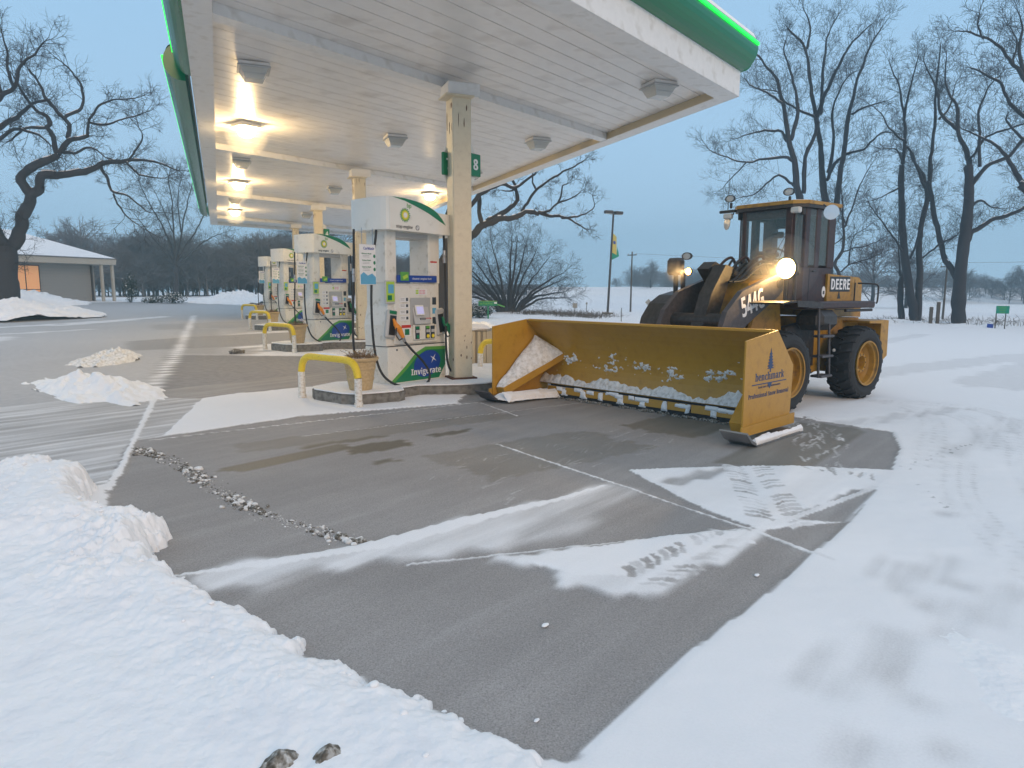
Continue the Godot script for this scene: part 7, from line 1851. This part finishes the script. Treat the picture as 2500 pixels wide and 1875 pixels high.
func limbs_young_ash() -> Array:
	return [[0.00, 0.00, 0.00, 0.169, -0.04, 2.76, -0.17, 0.126, -0.10, 3.54, -0.39, 0.114, -0.01, 4.44, -0.04, 0.098, -0.03, 5.59, -0.10, 0.080, -0.05, 6.36, -0.21, 0.067],
		[-0.05, 6.36, -0.21, 0.067, -0.34, 7.22, -0.22, 0.048, -0.69, 8.25, -0.28, 0.025],
		[-0.03, 5.59, -0.10, 0.080, -0.31, 6.56, 0.32, 0.064, -0.71, 7.84, 0.80, 0.043, -1.03, 8.84, 1.32, 0.025],
		[-0.02, 4.18, -0.08, 0.061, 0.31, 4.43, 0.67, 0.047, 0.61, 4.67, 1.36, 0.033, 0.86, 4.98, 1.94, 0.021],
		[-0.04, 3.02, -0.15, 0.067, 0.37, 3.47, 0.30, 0.054, 1.06, 3.86, 1.20, 0.033, 1.44, 4.12, 1.70, 0.021],
		[0.31, 3.41, 0.19, 0.061, 0.64, 4.33, 0.12, 0.048, 0.97, 5.13, 0.24, 0.035, 1.46, 5.65, 0.82, 0.021],
		[-0.02, 5.08, -0.09, 0.061, 0.12, 4.73, -0.64, 0.040, 0.30, 5.41, -1.04, 0.018],
		[-0.11, 5.84, 0.02, 0.055, -0.04, 6.63, -0.35, 0.035, -0.05, 7.11, -0.86, 0.018]]
func limbs_triple_trunk_elm() -> Array:
	return [[0.00, -0.03, 0.03, 0.333, -0.04, 1.20, -0.26, 0.314, -0.11, 3.58, -0.69, 0.277, -0.17, 5.62, -1.00, 0.246, -0.21, 7.64, -1.25, 0.215, -0.23, 9.63, -1.33, 0.183],
		[-0.22, 9.68, -1.31, 0.167, 0.41, 11.53, -1.35, 0.130, 0.86, 13.07, -1.70, 0.101, 1.34, 14.85, -2.23, 0.068, 1.69, 16.29, -2.90, 0.040],
		[0.70, 12.50, -1.59, 0.117, 0.57, 13.00, -1.56, 0.105, 0.13, 14.90, -1.14, 0.057, -0.10, 15.82, -0.94, 0.033],
		[0.01, 0.04, 0.09, 0.300, 0.68, 2.91, -0.11, 0.261, 1.13, 4.99, -0.38, 0.233, 1.75, 7.41, -0.22, 0.200, 2.34, 9.85, -0.18, 0.167],
		[1.90, 8.13, -0.12, 0.183, 1.45, 9.77, -0.03, 0.156, 0.85, 11.85, 0.06, 0.120, 0.14, 14.18, 0.07, 0.078, -0.48, 16.15, 0.23, 0.040],
		[-0.12, 0.15, -0.75, 0.267, 0.42, 1.88, -1.06, 0.237, 0.87, 3.06, -0.88, 0.217],
		[-0.13, 3.92, -0.77, 0.117, -0.53, 4.94, -1.26, 0.091, -0.99, 5.88, -1.91, 0.065, -1.58, 7.15, -2.68, 0.030],
		[0.70, 2.92, -1.15, 0.083, 1.09, 4.33, -1.41, 0.055, 1.49, 5.76, -1.61, 0.027],
		[1.89, 7.90, -0.21, 0.150, 1.56, 9.11, -0.49, 0.140, 1.34, 9.79, -0.81, 0.133],
		[1.68, 8.95, -0.48, 0.133, 2.07, 11.12, -1.61, 0.083],
		[-0.21, 8.43, -1.25, 0.083, -0.54, 7.92, -1.88, 0.057, -0.95, 7.54, -2.71, 0.027],
		[-0.09, 3.92, -0.53, 0.100, 0.21, 4.94, -0.29, 0.082, 0.47, 5.89, -0.16, 0.067],
		[-0.22, 9.85, -1.29, 0.083, -0.54, 10.56, -1.76, 0.055, -0.91, 10.59, -2.51, 0.027],
		[0.60, 12.20, 0.30, 0.100, 1.07, 13.07, 0.79, 0.067, 1.54, 14.35, 0.87, 0.030],
		[0.20, 10.96, -1.28, 0.100, 0.31, 12.01, -2.35, 0.068, 0.44, 12.99, -2.85, 0.045, 0.49, 13.63, -3.50, 0.027]]
func limbs_great_elm() -> Array:
	return [[0.00, -0.03, 0.00, 0.448, -0.02, 1.60, -0.15, 0.414, -0.02, 3.50, -0.15, 0.375, -0.01, 5.37, -0.08, 0.335, -0.01, 7.22, -0.06, 0.295, -0.03, 9.07, -0.25, 0.256],
		[-0.01, 8.05, -0.11, 0.224, 0.36, 9.33, -0.28, 0.192, 0.78, 10.95, -0.95, 0.151, 1.27, 12.73, -1.29, 0.109, 1.58, 14.05, -1.87, 0.077, 2.03, 15.68, -2.05, 0.038],
		[-0.04, 2.74, -0.34, 0.240, 0.27, 4.17, -1.06, 0.219, 0.68, 6.14, -1.71, 0.191, 0.96, 7.48, -2.07, 0.174, 1.16, 8.49, -2.41, 0.160],
		[0.95, 7.32, -2.12, 0.144, 1.14, 9.39, -2.92, 0.105, 1.22, 10.69, -3.65, 0.080],
		[-0.00, 4.75, -0.01, 0.192, 0.22, 5.37, 0.27, 0.179, 0.66, 6.03, 1.18, 0.155, 1.03, 6.37, 2.05, 0.134, 1.39, 6.95, 2.83, 0.112],
		[0.00, 7.96, 0.00, 0.176, 0.30, 8.91, 0.60, 0.154, 0.67, 9.48, 1.68, 0.127, 1.05, 10.86, 2.41, 0.096],
		[0.36, 9.42, -0.29, 0.112, 0.18, 10.43, 0.42, 0.090, 0.03, 10.74, 1.42, 0.069, -0.15, 11.03, 2.44, 0.048],
		[0.91, 11.23, -0.99, 0.144, 1.05, 12.30, -1.97, 0.112, 1.28, 13.74, -2.33, 0.080, 1.52, 15.60, -3.11, 0.038],
		[0.24, 8.93, 0.29, 0.128, -0.35, 10.60, 0.25, 0.098, -0.80, 11.79, 0.13, 0.076, -1.22, 12.86, 0.55, 0.053, -1.46, 13.33, 0.99, 0.038],
		[0.01, 6.72, 0.08, 0.112, 0.15, 7.01, 0.52, 0.083, 0.26, 6.75, 0.89, 0.061, 0.40, 6.60, 1.41, 0.032],
		[0.32, 4.87, -1.17, 0.064, 0.54, 5.18, -0.62, 0.045, 0.75, 5.81, -0.25, 0.026],
		[-0.38, 3.91, -2.08, 0.080, -0.47, 4.47, -1.54, 0.071, -0.53, 4.76, -1.11, 0.064]]
func limbs_leaning_maple() -> Array:
	return [[0.00, 0.00, 0.00, 0.411, 0.01, 3.26, -0.56, 0.341, 0.00, 5.05, -1.28, 0.301, -0.02, 6.19, -2.34, 0.267, -0.07, 7.21, -3.42, 0.235],
		[-0.07, 7.21, -3.42, 0.176, 0.12, 8.38, -4.02, 0.137, 0.30, 9.54, -4.93, 0.093, 0.44, 10.35, -6.29, 0.044],
		[0.00, 5.05, -1.28, 0.264, 0.58, 7.62, -1.79, 0.210, 0.94, 9.18, -2.50, 0.175, 1.34, 10.95, -3.79, 0.132, 1.56, 12.08, -4.59, 0.106, 1.71, 12.85, -5.04, 0.089, 1.90, 13.74, -6.30, 0.059],
		[0.58, 7.62, -1.79, 0.264, 0.28, 9.73, -2.25, 0.212, 0.03, 11.18, -2.94, 0.174, -0.23, 12.45, -3.84, 0.137, -0.36, 13.06, -4.25, 0.120, -0.54, 13.88, -4.78, 0.097, -0.83, 14.66, -5.85, 0.064, -1.10, 14.93, -6.78, 0.038],
		[0.88, 9.80, -2.97, 0.117, 0.67, 9.50, -3.64, 0.095, 0.40, 10.42, -4.32, 0.067, 0.33, 10.77, -4.34, 0.059],
		[-0.23, 12.45, -3.84, 0.147, 0.08, 13.83, -4.10, 0.101, 0.35, 14.94, -4.07, 0.062, 0.52, 15.74, -4.33, 0.035],
		[-0.72, 14.41, -5.54, 0.073, -0.90, 15.05, -5.81, 0.047, -1.05, 15.62, -5.78, 0.023],
		[-0.36, 13.06, -4.25, 0.088, -0.06, 14.16, -4.17, 0.051, 0.12, 15.00, -4.61, 0.023]]
